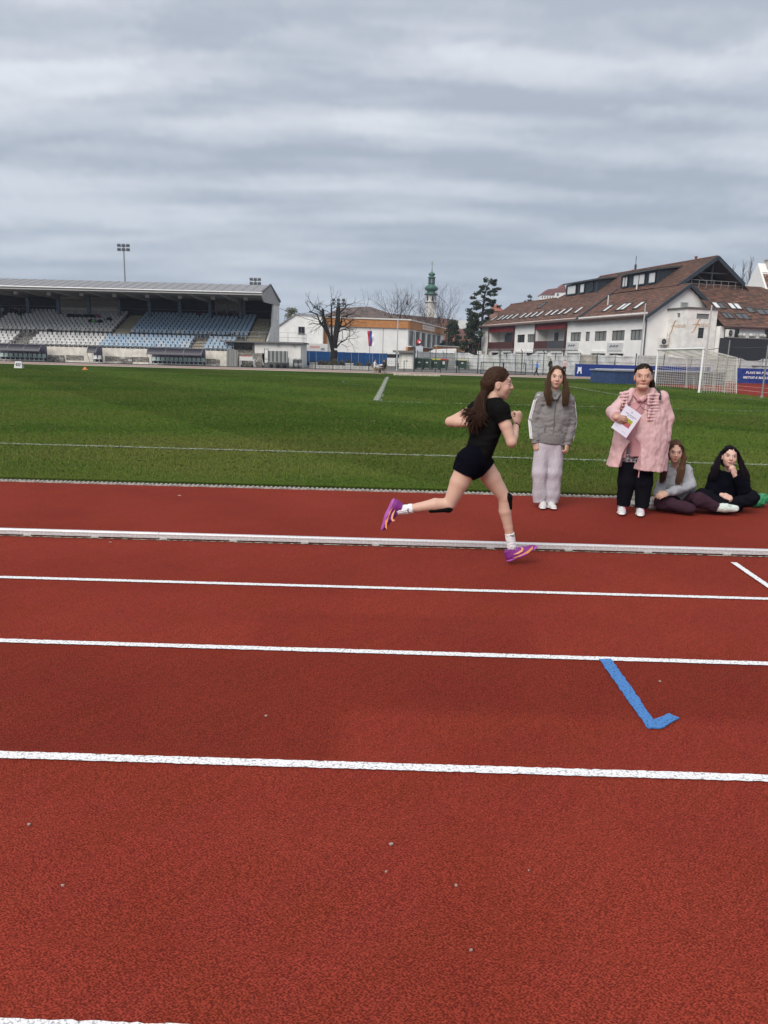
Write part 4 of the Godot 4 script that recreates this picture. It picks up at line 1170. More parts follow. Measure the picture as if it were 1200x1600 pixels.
	for i in 6:
		var an := i * TAU / 6 + 0.3
		obj("lantern_post", MB.new().cyl(tc + Vector3(cos(an) * 0.9, Ht.call(442.6), sin(an) * 0.9), tc + Vector3(cos(an) * 0.9, Ht.call(434.5), sin(an) * 0.9), 0.2, -1, 6), M(lin(0.03, 0.07, 0.06), 0.7), ch)
	P = []
	for a in [[1.8, 435], [2.2, 434], [2.2, 433], [1.4, 432], [1.2, 431], [1.9, 429.5], [2.0, 428], [1.4, 426.5], [0.7, 425.5], [0.25, 424], [0.12, 416], [0.2, 415.8], [0.05, 415]]:
		P.append(Vector2(a[0] * 0.56, Ht.call(a[1])))
	obj("small_dome", MB.new().lathe(tc, P, 14), copper, ch)
	obj("cross", MB.new().box(tc + Vector3(0, Ht.call(411.5), 0), Vector3(0.14, 1.5, 0.14)).box(tc + Vector3(0, Ht.call(411), 0), Vector3(0.9, 0.14, 0.14)).box(tc + Vector3(0, Ht.call(413), 0), Vector3(0.7, 0.12, 0.12)), M(lin(0.3, 0.28, 0.2), 0.5, 0.5), ch)
	var sc := Z(636, 476, zc)
	obj("ridge_cross", MB.new().cyl(sc, sc + Vector3(0, 1.4, 0), 0.5, 0.1).box(sc + Vector3(0, 2.3, 0), Vector3(0.14, 2.2, 0.14)).box(sc + Vector3(0, 2.8, 0), Vector3(1.3, 0.14, 0.14)), M(lin(0.05, 0.05, 0.05), 0.7), ch)
	# grey-brown roof left of the church
	var hb := thing("brown_roofed_house", "house with a wide faded brown hipped roof behind the orange hall", "house")
	var hq := [Z(497, 497, 165), Z(640, 500, 165), Z(578, 479, 175), Z(532, 481, 175)]
	var hm := MB.new(); hm.quad(hq[0], hq[1], hq[2], hq[3])
	hm.tri(hq[1], hq[2], hq[1] + Vector3(2, 0, -16)); hm.tri(hq[0], hq[3], hq[0] + Vector3(-2, 0, -16))
	obj("roof", hm, M(lin(0.14, 0.10, 0.085), 0.85, 0, 0.3, 0.1), hb)
	obj("wall", MB.new().box(Vector3((hq[0].x + hq[1].x) / 2, 4.4, -171), Vector3(hq[1].x - hq[0].x, 8.6, 10)), M(lin(0.6, 0.59, 0.56), 0.85), hb)
	# red houses low behind the bins
	for s in [[676, 716, 528, 541, 190.0, "red tiled house roof between the leafless trees and the evergreen"], [712, 755, 530, 545, 195.0, "red tiled house roof under the tall pine"]]:
		var a := Z(s[0], s[3], s[4]); var b := Z(s[1], s[2], s[4])
		var hs := thing("tiled_house", s[5], "house")
		obj("wall", MB.new().box(Vector3((a.x + b.x) / 2, a.y / 2, -s[4] - 4), Vector3(b.x - a.x - 0.8, a.y, 7)), white, hs)
		obj("roof", MB.new().prism([Vector2(0, a.y), Vector2(4.5, b.y), Vector2(9, a.y)], Vector3(a.x, 0, -s[4]), Vector3(0, 0, -1), Vector3.UP, Vector3(b.x - a.x, 0, 0)), M(lin(0.27, 0.085, 0.055), 0.85, 0, 0.3, 0.2), hs)
	var tur := thing("turret", "small pink brick turret with a pointed roof beside the pine", "tower", Vector3(Z(775, 490, 200).x, 0, -200))
	obj("shaft", MB.new().lathe(Vector3.ZERO, [Vector2(2.0, 0), Vector2(2.0, Z(775, 487, 200).y)], 10), M(lin(0.33, 0.18, 0.14), 0.85, 0, 0.2, 0.3), tur)
	obj("roof", MB.new().lathe(Vector3.ZERO, [Vector2(2.4, Z(775, 487, 200).y), Vector2(0.05, Z(775, 475, 200).y)], 10), M(lin(0.25, 0.09, 0.06), 0.85), tur)
	# trees
	bare_tree(Vector3(Z(606, 560, 170).x, 0, -170), 15.5, "leafless tree with a wide crown behind the orange hall roof", 41)
	bare_tree(Vector3(Z(623, 560, 162).x, 0, -162), 16.2, "tallest leafless tree behind the corner of the orange hall", 52)
	bare_tree(Vector3(Z(664, 560, 160).x, 0, -160), 12.5, "leafless tree in front of the church tower", 63)
	bare_tree(Vector3(Z(677, 560, 158).x, 0, -158), 13.0, "dark-trunked leafless tree next to the round evergreen", 74)
	bare_tree(Vector3(Z(686, 560, 172).x, 0, -172), 16.0, "leafless tree reaching above the church roof ridge", 85)
	bare_tree(Vector3(Z(742, 560, 165).x, 0, -165), 9.0, "small leafless tree between the evergreens and the long building", 96)
	var g0 := Color(0.012, 0.022, 0.009); var g1 := Color(0.045, 0.062, 0.026)
	evergreen(Vector3(Z(705, 560, 145).x, 0, -145), 8.3, 4.6, "round dark evergreen behind the rubbish bins", 12, 60, 90, g0, g1)
	evergreen(Vector3(Z(738, 560, 122).x, 0, -122), 8.6, 4.0, "dark cypress-like evergreen at the foot of the pine", 13, 50, 90, g0, g1)
	evergreen(Vector3(Z(456, 560, 170).x, 0, -170), 11.0, 7.5, "light leafy tree top behind the white hall", 14, 40, 50, Color(0.08, 0.085, 0.045), Color(0.16, 0.16, 0.09), 0.4)
	# tall pine with an open, leaning crown
	rng.seed = 77
	var pt := thing("pine_tree", "tall open pine with a leaning top beside the long building", "tree", Vector3(Z(749, 560, 126).x, 0, -126))
	var px0 := pt.position
	var tp := []
	for a in [[752, 545], [753, 510], [755, 480], [758, 458], [764, 440]]: tp.append(Z(a[0], a[1], 126) - px0)
	tp.push_front(Vector3(0, 0, 0))
	obj("trunk", MB.new().tube(tp, [0.30, 0.26, 0.22, 0.17, 0.12, 0.05], 8), M(lin(0.05, 0.042, 0.036), 0.95, 0, 0.3, 1.0), pt)
	var pc := MB.new(); var pb := MB.new()
	for a in [[764, 440, 6], [772, 441, 4], [776, 452, 4], [757, 448, 5], [769, 457, 5], [750, 460, 5], [745, 468, 6], [760, 466, 5], [742, 477, 6], [752, 478, 4], [766, 474, 5], [774, 476, 5], [737, 488, 6], [748, 492, 5], [762, 488, 4], [769, 486, 3], [737, 500, 6], [745, 506, 6], [757, 505, 5], [765, 498, 4], [735, 513, 7], [742, 521, 8], [754, 519, 6], [736, 530, 7], [747, 533, 8], [757, 534, 6], [735, 540, 6], [746, 543, 7]]:
		var c := Z(a[0], a[1], 126) - px0
		c.z += rng.randf_range(-1.4, 1.4)
		var yb: float = c.y + 0.4
		var tx := Z(753, 800 - 300, 126).x - px0.x + (yb - 7.0) * 0.10
		pb.tube([Vector3(tx, c.y - 0.5, 0), (Vector3(tx, c.y - 0.2, 0) + c) / 2, c], [0.07, 0.05, 0.03], 4, false)
		var rr: float = a[2] / 8.0
		for k in 5:
			leaf_cloud(pc, c + Vector3(rng.randf_range(-1.1, 1.1), rng.randf_range(-0.8, 0.7), rng.randf_range(-1, 1)) * rr, Vector3(rr, rr * 0.6, rr) * rng.randf_range(0.4, 0.85), 60, 0.28, Color(0.014, 0.024, 0.012), Color(0.05, 0.068, 0.036))
	obj("branches", pb, M(lin(0.05, 0.042, 0.036), 0.95), pt)
	obj("crown", pc, VM(0.8), pt)
	# pollarded tree with cut limbs
	rng.seed = 5
	var zt := 96.0
	var po := Z(522, 574, zt); po.y = 0
	var pl := thing("pollarded_tree", "thick dark pollarded tree with cut limbs and a few bare twigs", "tree", po)
	var barkp := M(lin(0.030, 0.025, 0.022), 0.95, 0, 0.35, 0.9)
	var TP := func(x: float, y: float, dz := 0.0) -> Vector3: return Z(420 + x / 5.0, 400 + y / 5.0, zt) - po + Vector3(0, 0, dz)
	var tmb := MB.new()
	tmb.tube([Vector3(0, -0.1, 0), TP.call(506, 810), TP.call(509, 770), TP.call(511, 735)], [0.50, 0.44, 0.46, 0.42], 10)
	obj("trunk", tmb, barkp, pl)
	var limbs := [[[500, 740], [478, 640], [452, 560], [430, 480], [425, 415], 0.32, 0.2], [[505, 720], [490, 600], [486, 480], [485, 380], 0.2, -0.3], [[515, 720], [520, 600], [535, 480], [538, 400], 0.36, 0.1], [[520, 700], [545, 560], [552, 460], [556, 395], 0.28, 0.4], [[480, 650], [440, 570], [405, 520], [385, 460], [330, 440], 0.17, 0.5], [[450, 560], [415, 540], [395, 500], 0.12, -0.4], [[425, 480], [410, 430], [350, 400], 0.12, 0.1], [[540, 600], [570, 520], [575, 480], [655, 455], 0.15, 0.5], [[540, 560], [590, 545], [655, 495], 0.14, -0.5], [[545, 450], [580, 420], [618, 378], 0.13, 0.0], [[540, 600], [575, 575], [640, 572], 0.10, 0.3], [[525, 720], [560, 680], [620, 648], 0.13, 0.6], [[470, 600], [430, 540], [395, 530], 0.10, 0.2], [[485, 480], [470, 470], [440, 480], 0.09, 0.4]]
	for lb2 in limbs:
		var pts := []; var rr: float = lb2[lb2.size() - 2]; var dz: float = lb2[lb2.size() - 1]
		var n: int = lb2.size() - 2
		var rad := []
		for i in n:
			pts.append(TP.call(lb2[i][0], lb2[i][1], dz * i)); rad.append(rr * 0.78 * (1.0 - 0.45 * i / (n - 1)))
		obj("limb", MB.new().tube(pts, rad, 7), barkp, pl)
	var tw2 := MB.new(); var tips := []
	for a in [[485, 380, 0.5, 1], [538, 400, -0.2, 1], [425, 415, -0.5, 0.5], [330, 440, -0.9, -0.1], [350, 400, -0.4, 0.6], [655, 455, 0.8, -0.3], [618, 378, 0.7, 0.2], [640, 572, 0.8, -0.6], [620, 648, 0.9, 0.1], [620, 648, 0.5, -0.8], [655, 495, 0.9, -0.4], [395, 500, -0.9, 0.2], [440, 480, -0.5, -0.6], [575, 575, 0.8, 0.3], [405, 520, -0.7, -0.6], [600, 640, 0.8, 0.4], [570, 690, 0.6, -0.3]]:
		branch(tw2, TP.call(a[0], a[1]), Vector3(a[2], a[3], rng.randf_range(-0.4, 0.4)).normalized(), 1.0, 0.03, 2, 4, 0.5, -0.1, tips)
	branch(tw2, TP.call(485, 380), Vector3(0.15, 1, 0), 1.2, 0.035, 2, 4, 0.4, 0.1, tips)
	for lb3 in limbs:
		var m: int = lb3.size() - 2
		for twig in 5:
			var i0 := rng.randi_range(1, m - 2)
			var f := rng.randf()
			var at: Vector3 = TP.call(lerpf(lb3[i0][0], lb3[i0 + 1][0], f), lerpf(lb3[i0][1], lb3[i0 + 1][1], f), 0.3 * i0)
			branch(tw2, at, Vector3(rng.randf_range(-1, 1), rng.randf_range(-0.3, 0.9), rng.randf_range(-0.6, 0.6)).normalized(), rng.randf_range(0.5, 1.0), 0.045, 2, 4, 0.5, 0.05, tips)
	obj("twigs", tw2, barkp, pl)
	# blue corrugated fence: each sheet a part
	var zb := 100.0
	var bf := thing("blue_sheet_fence", "bright blue corrugated sheet fence behind the pollarded tree", "fence")
	var bx0 := Z(472, 570, zb).x; var bx1 := Z(604, 570, zb).x
	var bluem := M(lin(0.012, 0.10, 0.32), 0.5, 0.1, 0.12, 0.4)
	var nb := 12
	for i in nb:
		var w := (bx1 - bx0) / nb
		var pr := []
		for k in 9: pr.append(Vector2(w * k / 8.0 * 0.985, 0.05 if k % 2 else 0.0))
		for k in 9: pr.append(Vector2(w * (8 - k) / 8.0 * 0.985, (0.05 if k % 2 else 0.0) - 0.01))
		obj("sheet", MB.new().prism(pr, Vector3(bx0 + i * w, 0.05, -zb), Vector3.RIGHT, Vector3(0, 0, 1), Vector3(0, 1.86 - 0.02 * (i / 3), 0)), bluem, bf)
	for i in 5: obj("post", MB.new().box(Vector3(lerpf(bx0, bx1, i / 4.0), 0.95, -zb - 0.06), Vector3(0.1, 1.9, 0.1)), M(lin(0.1, 0.1, 0.11), 0.6), bf)
	# white banner board above the fence
	var wb := thing("white_board", "white notice board with faded red print behind the blue fence", "sign", Vector3(Z(492, 545, 103).x, 0, -103))
	obj("panel", MB.new().box(Vector3(0, 2.3, 0), Vector3(3.4, 1.2, 0.06)), M(lin(0.70, 0.69, 0.68), 0.6), wb)
	obj("print", MB.new().box(Vector3(0.0, 2.45, 0.034), Vector3(1.3, 0.3, 0.006)), M(lin(0.60, 0.35, 0.33), 0.7), wb)
	obj("print", MB.new().box(Vector3(1.05, 2.2, 0.034), Vector3(0.5, 0.3, 0.006)), M(lin(0.25, 0.28, 0.30), 0.7), wb)
	for x in [-1.5, 1.5]: obj("post", MB.new().box(Vector3(x, 0.9, 0), Vector3(0.08, 1.8, 0.08)), steel, wb)
	# stone planter kerb, shrubs, tubs
	rng.seed = 19
	var kerb := thing("stone_kerb", "row of pale stone blocks edging the shrub bed", "kerb")
	for i in 22:
		var x := Z(486 + i * 5.2, 575, 86).x
		obj("block", MB.new().box(Vector3(x, 0.18, -86 + 0.02 * (i % 3)), Vector3(0.34, 0.36 + 0.03 * (i % 2), 0.4)), M(lin(0.36, 0.35, 0.33).lerp(lin(0.48, 0.47, 0.45), (i * 7 % 5) / 5.0), 0.9), kerb)
	for s in [[489, 0.75, 0], [503, 0.6, 1], [513, 0.6, 1], [521, 0.7, 1], [535, 0.65, 1], [545, 0.75, 0], [561, 0.55, 1], [575, 0.55, 1], [499, 0.5, 1]]:
		var p := Vector3(Z(s[0], 570, 89).x, 0, -89)
		shrub(p, s[1] * 1.0, ["dark green shrub in the bed before the blue fence", "olive brown shrub in the bed before the blue fence"][s[2]], [Color(0.012, 0.028, 0.01), Color(0.07, 0.065, 0.03)][s[2]], [Color(0.045, 0.08, 0.03), Color(0.15, 0.13, 0.06)][s[2]], ["dark shrubs in the bed", "olive shrubs in the bed"][s[2]])
	for s in [490, 546]:
		var tb := thing("planter", "pale concrete planter box under the dark shrub beside the pollarded tree" if s < 500 else "pale concrete planter box under the dark shrub away from the trolley", "planter", Vector3(Z(s, 570, 87.4).x, 0, -87.4))
		obj("box", MB.new().box(Vector3(0, 0.3, 0), Vector3(0.85, 0.6, 0.6)), M(lin(0.42, 0.41, 0.39), 0.9), tb)
		obj("rim", MB.new().box(Vector3(0, 0.58, 0), Vector3(0.95, 0.09, 0.7)), M(lin(0.46, 0.45, 0.43), 0.9), tb)
	# flag and poles
	var fp := thing("flag", "white blue and red flag hanging on a thin pole before the hall", "flag", Vector3(Z(577, 575, 98).x, 0, -98))
	obj("pole", MB.new().cyl(Vector3.ZERO, Vector3(0, Z(577, 512, 98).y, 0), 0.045, 0.03, 6), M(lin(0.12, 0.13, 0.15), 0.5), fp)
	var fy0 := Z(577, 541, 98).y; var fy1 := Z(577, 517, 98).y
	for i in 3:
		var mb := MB.new()
		for k in 8:
			var ya := lerpf(fy1, fy0, k / 8.0); var yb := lerpf(fy1, fy0, (k + 1) / 8.0)
			var xa := -0.35 + 0.28 * i + (0.22 if i == 0 else 0.07) * k / 8.0; var xb := -0.35 + 0.28 * i + (0.22 if i == 0 else 0.07) * (k + 1) / 8.0
			var wa := 0.30 if i else 0.30 - 0.012 * k
			var zz := 0.08 + 0.06 * sin(k * 1.3 + i * 2.0); var z2 := 0.08 + 0.06 * sin((k + 1) * 1.3 + i * 2.0)
			mb.quad(Vector3(xa, ya, zz), Vector3(xa + wa, ya, zz + 0.06), Vector3(xb + wa, yb, z2 + 0.06), Vector3(xb, yb, z2))
		obj(["red_stripe", "blue_stripe", "white_stripe"][i], mb, M([lin(0.52, 0.04, 0.06), lin(0.05, 0.08, 0.35), lin(0.75, 0.75, 0.77)][i], 0.8), fp)
	for s in [[599, 513, 98.0, 0.035, "thin bare flagpole beside the flag"], [622, 497, 84.0, 0.07, "tall white pole before the corner of the orange hall"], [648, 520, 80.0, 0.05, "slim dark post at the end of the white booth"], [699, 520, 90.0, 0.035, "slim dark post behind the rubbish bins"], [674, 520, 90.0, 0.035, "slim dark post between the bins and the hall"]]:
		var p := Z(s[0], s[1], s[2])
		var pp := thing("pole", s[4], "pole", Vector3(p.x, 0, -s[2]))
		obj("shaft", MB.new().cyl(Vector3.ZERO, Vector3(0, p.y, 0), s[3], s[3] * 0.8, 8), M(lin(0.42, 0.43, 0.44) if s[0] == 622 else lin(0.10, 0.11, 0.12), 0.5), pp)
		obj("cap", MB.new().lathe(Vector3(0, p.y, 0), [Vector2(s[3], 0), Vector2(s[3] * 1.2, 0.03), Vector2(0, 0.08)], 8), M(lin(0.3, 0.3, 0.3), 0.5), pp)
	# white van
	var vn := thing("white_van", "white van parked behind the blue fence beside the booth", "van", Vector3(Z(612, 572, 108).x, 0, -108))
	obj("body", MB.new().prism([Vector2(-1.6, 0.35), Vector2(1.6, 0.35), Vector2(1.6, 1.2), Vector2(1.45, 1.95), Vector2(-1.2, 2.0), Vector2(-1.6, 1.2)], Vector3(0, 0, 0.9), Vector3.RIGHT, Vector3.UP, Vector3(0, 0, -1.8)), M(lin(0.68, 0.69, 0.70), 0.3), vn)
	obj("window", MB.new().box(Vector3(0.1, 1.55, 0.905), Vector3(2.3, 0.5, 0.02)), M(lin(0.02, 0.022, 0.025), 0.1), vn)
	for x in [-1.0, 1.05]:
		var wh := obj("wheel", MB.new().cyl(Vector3(x, 0.33, 0.75), Vector3(x, 0.33, 0.95), 0.33, -1, 14), M(lin(0.015, 0.015, 0.015), 0.8), vn)
		obj("rim", MB.new().cyl(Vector3(x, 0.33, 0.95), Vector3(x, 0.33, 0.97), 0.19, -1, 12), M(lin(0.3, 0.3, 0.3), 0.4, 0.5), wh)
	# white booth with double doors
	var bz := 95.6
	var bo := thing("white_booth", "small white booth with double doors and a flat grey roof", "booth")
	var b0 := Z(623, 577, bz); var b1 := Z(647, 577, bz)
	var bh := Z(635, 551, bz).y
	obj("wall", MB.new().box(Vector3((b0.x + b1.x) / 2, bh / 2, -bz - 1), Vector3(b1.x - b0.x, bh, 2)), M(lin(0.66, 0.65, 0.60), 0.8, 0, 0.12, 0.8), bo)
	for i in 2:
		var dx := (b0.x + b1.x) / 2 + (i - 0.5) * 0.66
		var d := obj("door", MB.new().box(Vector3(dx, bh * 0.47, -bz + 0.03), Vector3(0.62, bh * 0.88, 0.06)), M(lin(0.72, 0.71, 0.66), 0.7), bo)
		obj("handle", MB.new().box(Vector3(dx - (i - 0.5) * 0.5, bh * 0.5, -bz + 0.09), Vector3(0.05, 0.16, 0.05)), M(lin(0.1, 0.1, 0.1), 0.5), d)
	obj("roof", MB.new().box(Vector3((b0.x + b1.x) / 2 - 0.3, bh + 0.12, -bz - 0.8), Vector3(b1.x - b0.x + 1.0, 0.24, 2.8)), M(lin(0.16, 0.15, 0.14), 0.8), bo)
	var dp := thing("dark_panel", "narrow dark blue panel leaning against the booth", "panel", Vector3(Z(619.5, 577, bz).x, 0, -bz - 0.2))
	obj("board", MB.new().box(Vector3(0, 1.0, 0), Vector3(0.30, 2.0, 0.12)).box(Vector3(0, 2.02, 0), Vector3(0.34, 0.05, 0.16)), M(lin(0.012, 0.018, 0.04), 0.6), dp)
	# round red sign
	var rs := thing("round_sign", "round red and white sign on a white board behind the bins", "sign", Vector3(Z(655, 535, 118).x, 0, -118))
	var ry := Z(655, 535, 118).y
	obj("disc", MB.new().cyl(Vector3(0, ry, 0), Vector3(0, ry, 0.08), 0.42, -1, 20), M(lin(0.55, 0.03, 0.04), 0.5), rs)
	obj("centre", MB.new().cyl(Vector3(0.1, ry - 0.03, 0.08), Vector3(0.1, ry - 0.03, 0.10), 0.20, -1, 16), M(lin(0.72, 0.72, 0.74), 0.5), rs)
	obj("board", MB.new().box(Vector3(0.05, ry - 1.35, 0), Vector3(1.1, 1.6, 0.06)), M(lin(0.45, 0.48, 0.53), 0.6), rs)
	obj("post", MB.new().box(Vector3(0, ry / 2 - 0.3, -0.08), Vector3(0.1, ry - 0.6, 0.1)), steel, rs)
	# rubbish containers
	var gb := M(lin(0.014, 0.045, 0.024), 0.55, 0, 0.2, 1.0)
	var bins := [[654.5, 97.5, lin(0.014, 0.045, 0.024), "green wheeled rubbish container with a green lid next to the booth"], [666.5, 97.8, lin(0.014, 0.045, 0.024), "green wheeled rubbish container with a green lid, second from the booth"], [680, 98.5, lin(0.42, 0.40, 0.05), "green wheeled rubbish container with a yellow lid"], [692.5, 99, lin(0.40, 0.02, 0.03), "green wheeled rubbish container with a red lid and a white label"], [721.5, 104, lin(0.50, 0.48, 0.25), "green wheeled rubbish container with a pale lid, standing apart"]]
	for b in bins:
		var t := thing("rubbish_container", b[3], "container", Vector3(Z(b[0], 575, b[1]).x, 0, -b[1]))
		obj("tub", MB.new().prism([Vector2(-0.52, 0.18), Vector2(0.52, 0.18), Vector2(0.64, 1.2), Vector2(-0.64, 1.2)], Vector3(0, 0, 0.42), Vector3.RIGHT, Vector3.UP, Vector3(0, 0, -0.84)), gb, t)
		obj("lid", MB.new().prism([Vector2(-0.66, 1.2), Vector2(0.66, 1.2), Vector2(0.60, 1.32), Vector2(0.3, 1.38), Vector2(-0.3, 1.38), Vector2(-0.60, 1.32)], Vector3(0, 0, 0.46), Vector3.RIGHT, Vector3.UP, Vector3(0, 0, -0.92)), M(b[2], 0.5), t)
		obj("label_sticker", MB.new().box(Vector3(0.0, 0.86, 0.425), Vector3(0.28, 0.16, 0.012) if b[0] != 692.5 else Vector3(0.3, 0.36, 0.012)), M(lin(0.6, 0.6, 0.6), 0.6), t)
		obj("bar", MB.new().cyl(Vector3(-0.72, 1.05, 0.2), Vector3(0.72, 1.05, 0.2), 0.03, -1, 6), darkgreen, t)
		for x in [-0.42, 0.42]: obj("wheel", MB.new().cyl(Vector3(x, 0.1, 0.30), Vector3(x, 0.1, 0.38), 0.1, -1, 10), M(lin(0.02, 0.02, 0.02), 0.8), t)
	var lbn := thing("post_bin", "small dark bin on a thin post before the pale-lidded container", "bin", Vector3(Z(713.5, 583, 80).x, 0, -80))
	obj("bucket", MB.new().lathe(Vector3(0, 0.75, 0), [Vector2(0.0, 0), Vector2(0.14, 0), Vector2(0.18, 0.5), Vector2(0.1, 0.58), Vector2(0, 0.6)], 10), M(lin(0.02, 0.022, 0.022), 0.6), lbn)
	obj("post", MB.new().cyl(Vector3.ZERO, Vector3(0, 0.8, 0), 0.03, -1, 6), M(lin(0.03, 0.03, 0.03), 0.6), lbn)
	# fences along the far side of the track
	wire_fence("mesh_fence", "dark wire mesh fence along the far side of the track", [Vector3(-7.9, 0, -78.5), Vector3(3.0, 0, -78.5), Vector3(8.7, 0, -78.5)], 1.15, 1.9)
	wire_fence("tall_wire_fence", "tall dark wire fence with leaning post tops before the bins", [Vector3(2.25, 0, -79.2), Vector3(8.75, 0, -79.2), Vector3(15.6, 0, -79.8)], 2.35, 2.05)
	gate_frame(Vector3(8.9, 0, -77.4), "low dark barrier frame by the far track beside the fence post")
	gate_frame(Vector3(11.2, 0, -77.6), "low dark barrier frame next to the boy in blue")
	# people at the timing table
	var tpz := G(594, 584)
	var tb2 := thing("folding_table", "small folding table with a pale cloth and papers by the far track", "table", Vector3(tpz.x + 0.05, 0, tpz.z - 0.2))
	obj("tabletop", MB.new().box(Vector3(0, 0.73, 0), Vector3(0.85, 0.05, 0.6)), M(lin(0.55, 0.42, 0.28), 0.7), tb2)
	obj("cloth", MB.new().box(Vector3(0, 0.765, 0), Vector3(0.6, 0.02, 0.5)).box(Vector3(0.05, 0.80, 0.05), Vector3(0.3, 0.05, 0.3)), M(lin(0.7, 0.7, 0.72), 0.8), tb2)
	for x in [-0.36, 0.36]:
		for z in [-0.25, 0.25]: obj("leg", MB.new().cyl(Vector3(x, 0, z), Vector3(x, 0.71, z), 0.02, -1, 6), steel, tb2)
	for s in [[585.5, Color(0.62, 0.62, 0.62), Color(0.16, 0.12, 0.07), "person in a white top sitting at the folding table", 1.2], [600.5, Color(0.014, 0.013, 0.014), Color(0.05, 0.045, 0.05), "person in black sitting at the folding table", -1.2]]:
		var g := G(s[0], 584.5)
		person_blob(Vector3(g.x, 0, g.z), s[4], 1.7, s[1], s[2], Color(0.03, 0.02, 0.015), s[3], "sit")
		var chr := thing("folding_chair", "folding chair under the person in white" if s[0] < 590 else "folding chair under the person in black", "chair", Vector3(g.x, 0, g.z), s[4])
		obj("seat", MB.new().box(Vector3(0, 0.36, -0.02), Vector3(0.4, 0.04, 0.4)), M(lin(0.35, 0.22, 0.14), 0.7), chr)
		obj("backrest", MB.new().box(Vector3(0, 0.68, -0.23), Vector3(0.4, 0.25, 0.03)), M(lin(0.35, 0.22, 0.14), 0.7), chr)
		for x in [-0.18, 0.18]:
			obj("leg", MB.new().cyl(Vector3(x, 0, 0.18), Vector3(x, 0.8, -0.24), 0.018, -1, 6), steel, chr)
			obj("leg", MB.new().cyl(Vector3(x, 0, -0.22), Vector3(x, 0.36, 0.15), 0.018, -1, 6), steel, chr)
	for s in [[527, 582.5], [540, 583], [632, 585]]:
		var g := G(s[0], s[1])
		tag(obj("paper_sheet", MB.new().prism([Vector2(-0.35, -0.1), Vector2(0.3, -0.2), Vector2(0.4, 0.15), Vector2(-0.2, 0.2)], g + Vector3(0, 0.075, 0), Vector3.RIGHT, Vector3.FORWARD, Vector3(0, 0.015, 0)), M(lin(0.6, 0.58, 0.52), 0.8)), "pale flat slab lying at the edge of the far track", "slab", "slabs at the far track edge")
	var sb := thing("wooden_edging", "long pale wooden beam lying along the far track edge", "beam", G(652, 587.2))
	obj("beam", MB.new().box(Vector3(0, 0.06, 0), Vector3(3.8, 0.12, 0.3)), M(lin(0.55, 0.50, 0.40), 0.8, 0, 0.25, 0.8), sb)
	obj("end_block", MB.new().box(Vector3(-1.9, 0.10, 0), Vector3(0.2, 0.2, 0.36)), M(lin(0.5, 0.46, 0.38), 0.8), sb)

func wire_fence(called: String, label: String, pts: Array, h: float, gap: float) -> void:
	var t := thing(called, label, "fence")
	var dk := M(lin(0.022, 0.035, 0.045), 0.5, 0.2)
	var wires := MB.new()
	for i in pts.size() - 1:
		var a: Vector3 = pts[i]; var b: Vector3 = pts[i + 1]
		var k := maxi(1, int(round(a.distance_to(b) / gap)))
		for s in k + 1:
			if s == k and i < pts.size() - 2: continue
			var p := a.lerp(b, float(s) / k)
			var pm := MB.new().cyl(p, p + Vector3.UP * h, 0.04, -1, 6)
			if h > 2: pm.cyl(p + Vector3.UP * h, p + Vector3(-0.18, h + 0.22, 0.1), 0.035, -1, 6)
			obj("post", pm, dk, t)
		var y := 0.08
		while y < h:
			wires.cyl(a + Vector3.UP * y, b + Vector3.UP * y, 0.006, -1, 3); y += 0.24
		var L := a.distance_to(b)
		for s in int(L / 0.3):
			var p := a.lerp(b, s * 0.3 / L)
			wires.cyl(p + Vector3.UP * 0.05, p + Vector3.UP * (h - 0.02), 0.004, -1, 3)
	obj("wire_mesh", wires, dk, t)
func gate_frame(at: Vector3, label: String) -> void:
	var t := thing("steel_barrier", label, "barrier", at)
	var dk := M(lin(0.02, 0.03, 0.025), 0.5, 0.2)
	obj("top_bar", MB.new().box(Vector3(1.1, 1.2, 0), Vector3(2.3, 0.06, 0.06)), dk, t)
	obj("bottom_bar", MB.new().box(Vector3(1.1, 0.08, 0), Vector3(2.3, 0.08, 0.06)), dk, t)
	for x in [0.0, 2.2]: obj("post", MB.new().box(Vector3(x, 0.62, 0), Vector3(0.07, 1.24, 0.07)), dk, t)
	obj("middle_post", MB.new().box(Vector3(1.2, 0.65, 0.02), Vector3(0.05, 1.15, 0.05)), dk, t)

# ================================================================ the long white building and the right-hand side
func tiled(mb: MB, a: Vector3, b: Vector3, c: Vector3, d: Vector3, course := 0.36) -> void:
	# a roof slope from the eave a-b up to the ridge d-c, laid in overlapping courses with uneven tiles
	mb.use_col = true
	var L := maxf(a.distance_to(d), b.distance_to(c))
	var k := maxi(1, int(L / course))
	var nn := (d - a).cross(b - a).normalized()
	if nn.y < 0: nn = -nn
	for i in k:
		var t0 := float(i) / k; var t1 := float(i + 1) / k
		var p := a.lerp(d, t0); var q := b.lerp(c, t0); var r := b.lerp(c, t1); var s := a.lerp(d, t1)
		var W := p.distance_to(q)
		var m := clampi(int(W / 0.42), 1, 160)
		for j in m:
			var u0 := float(j) / m; var u1 := (j + 1.0) / m - 0.03 / maxf(W / m, 0.3) / m
			var f := rng.randf_range(0.62, 1.15)
			var base := Color(0.165, 0.088, 0.064) if rng.randf() < 0.7 else (Color(0.23, 0.105, 0.070) if rng.randf() < 0.6 else Color(0.10, 0.068, 0.056))
			mb.col = Color(base.r * f, base.g * f, base.b * f)
			var up := nn * (0.045 + rng.randf() * 0.012)
			mb.quad(p.lerp(q, u0) + up, p.lerp(q, u1) + up, s.lerp(r, u1) + nn * 0.006, s.lerp(r, u0) + nn * 0.006)
	mb.col = Color(0.10, 0.055, 0.042)
	mb.quad(a, b, c, d)

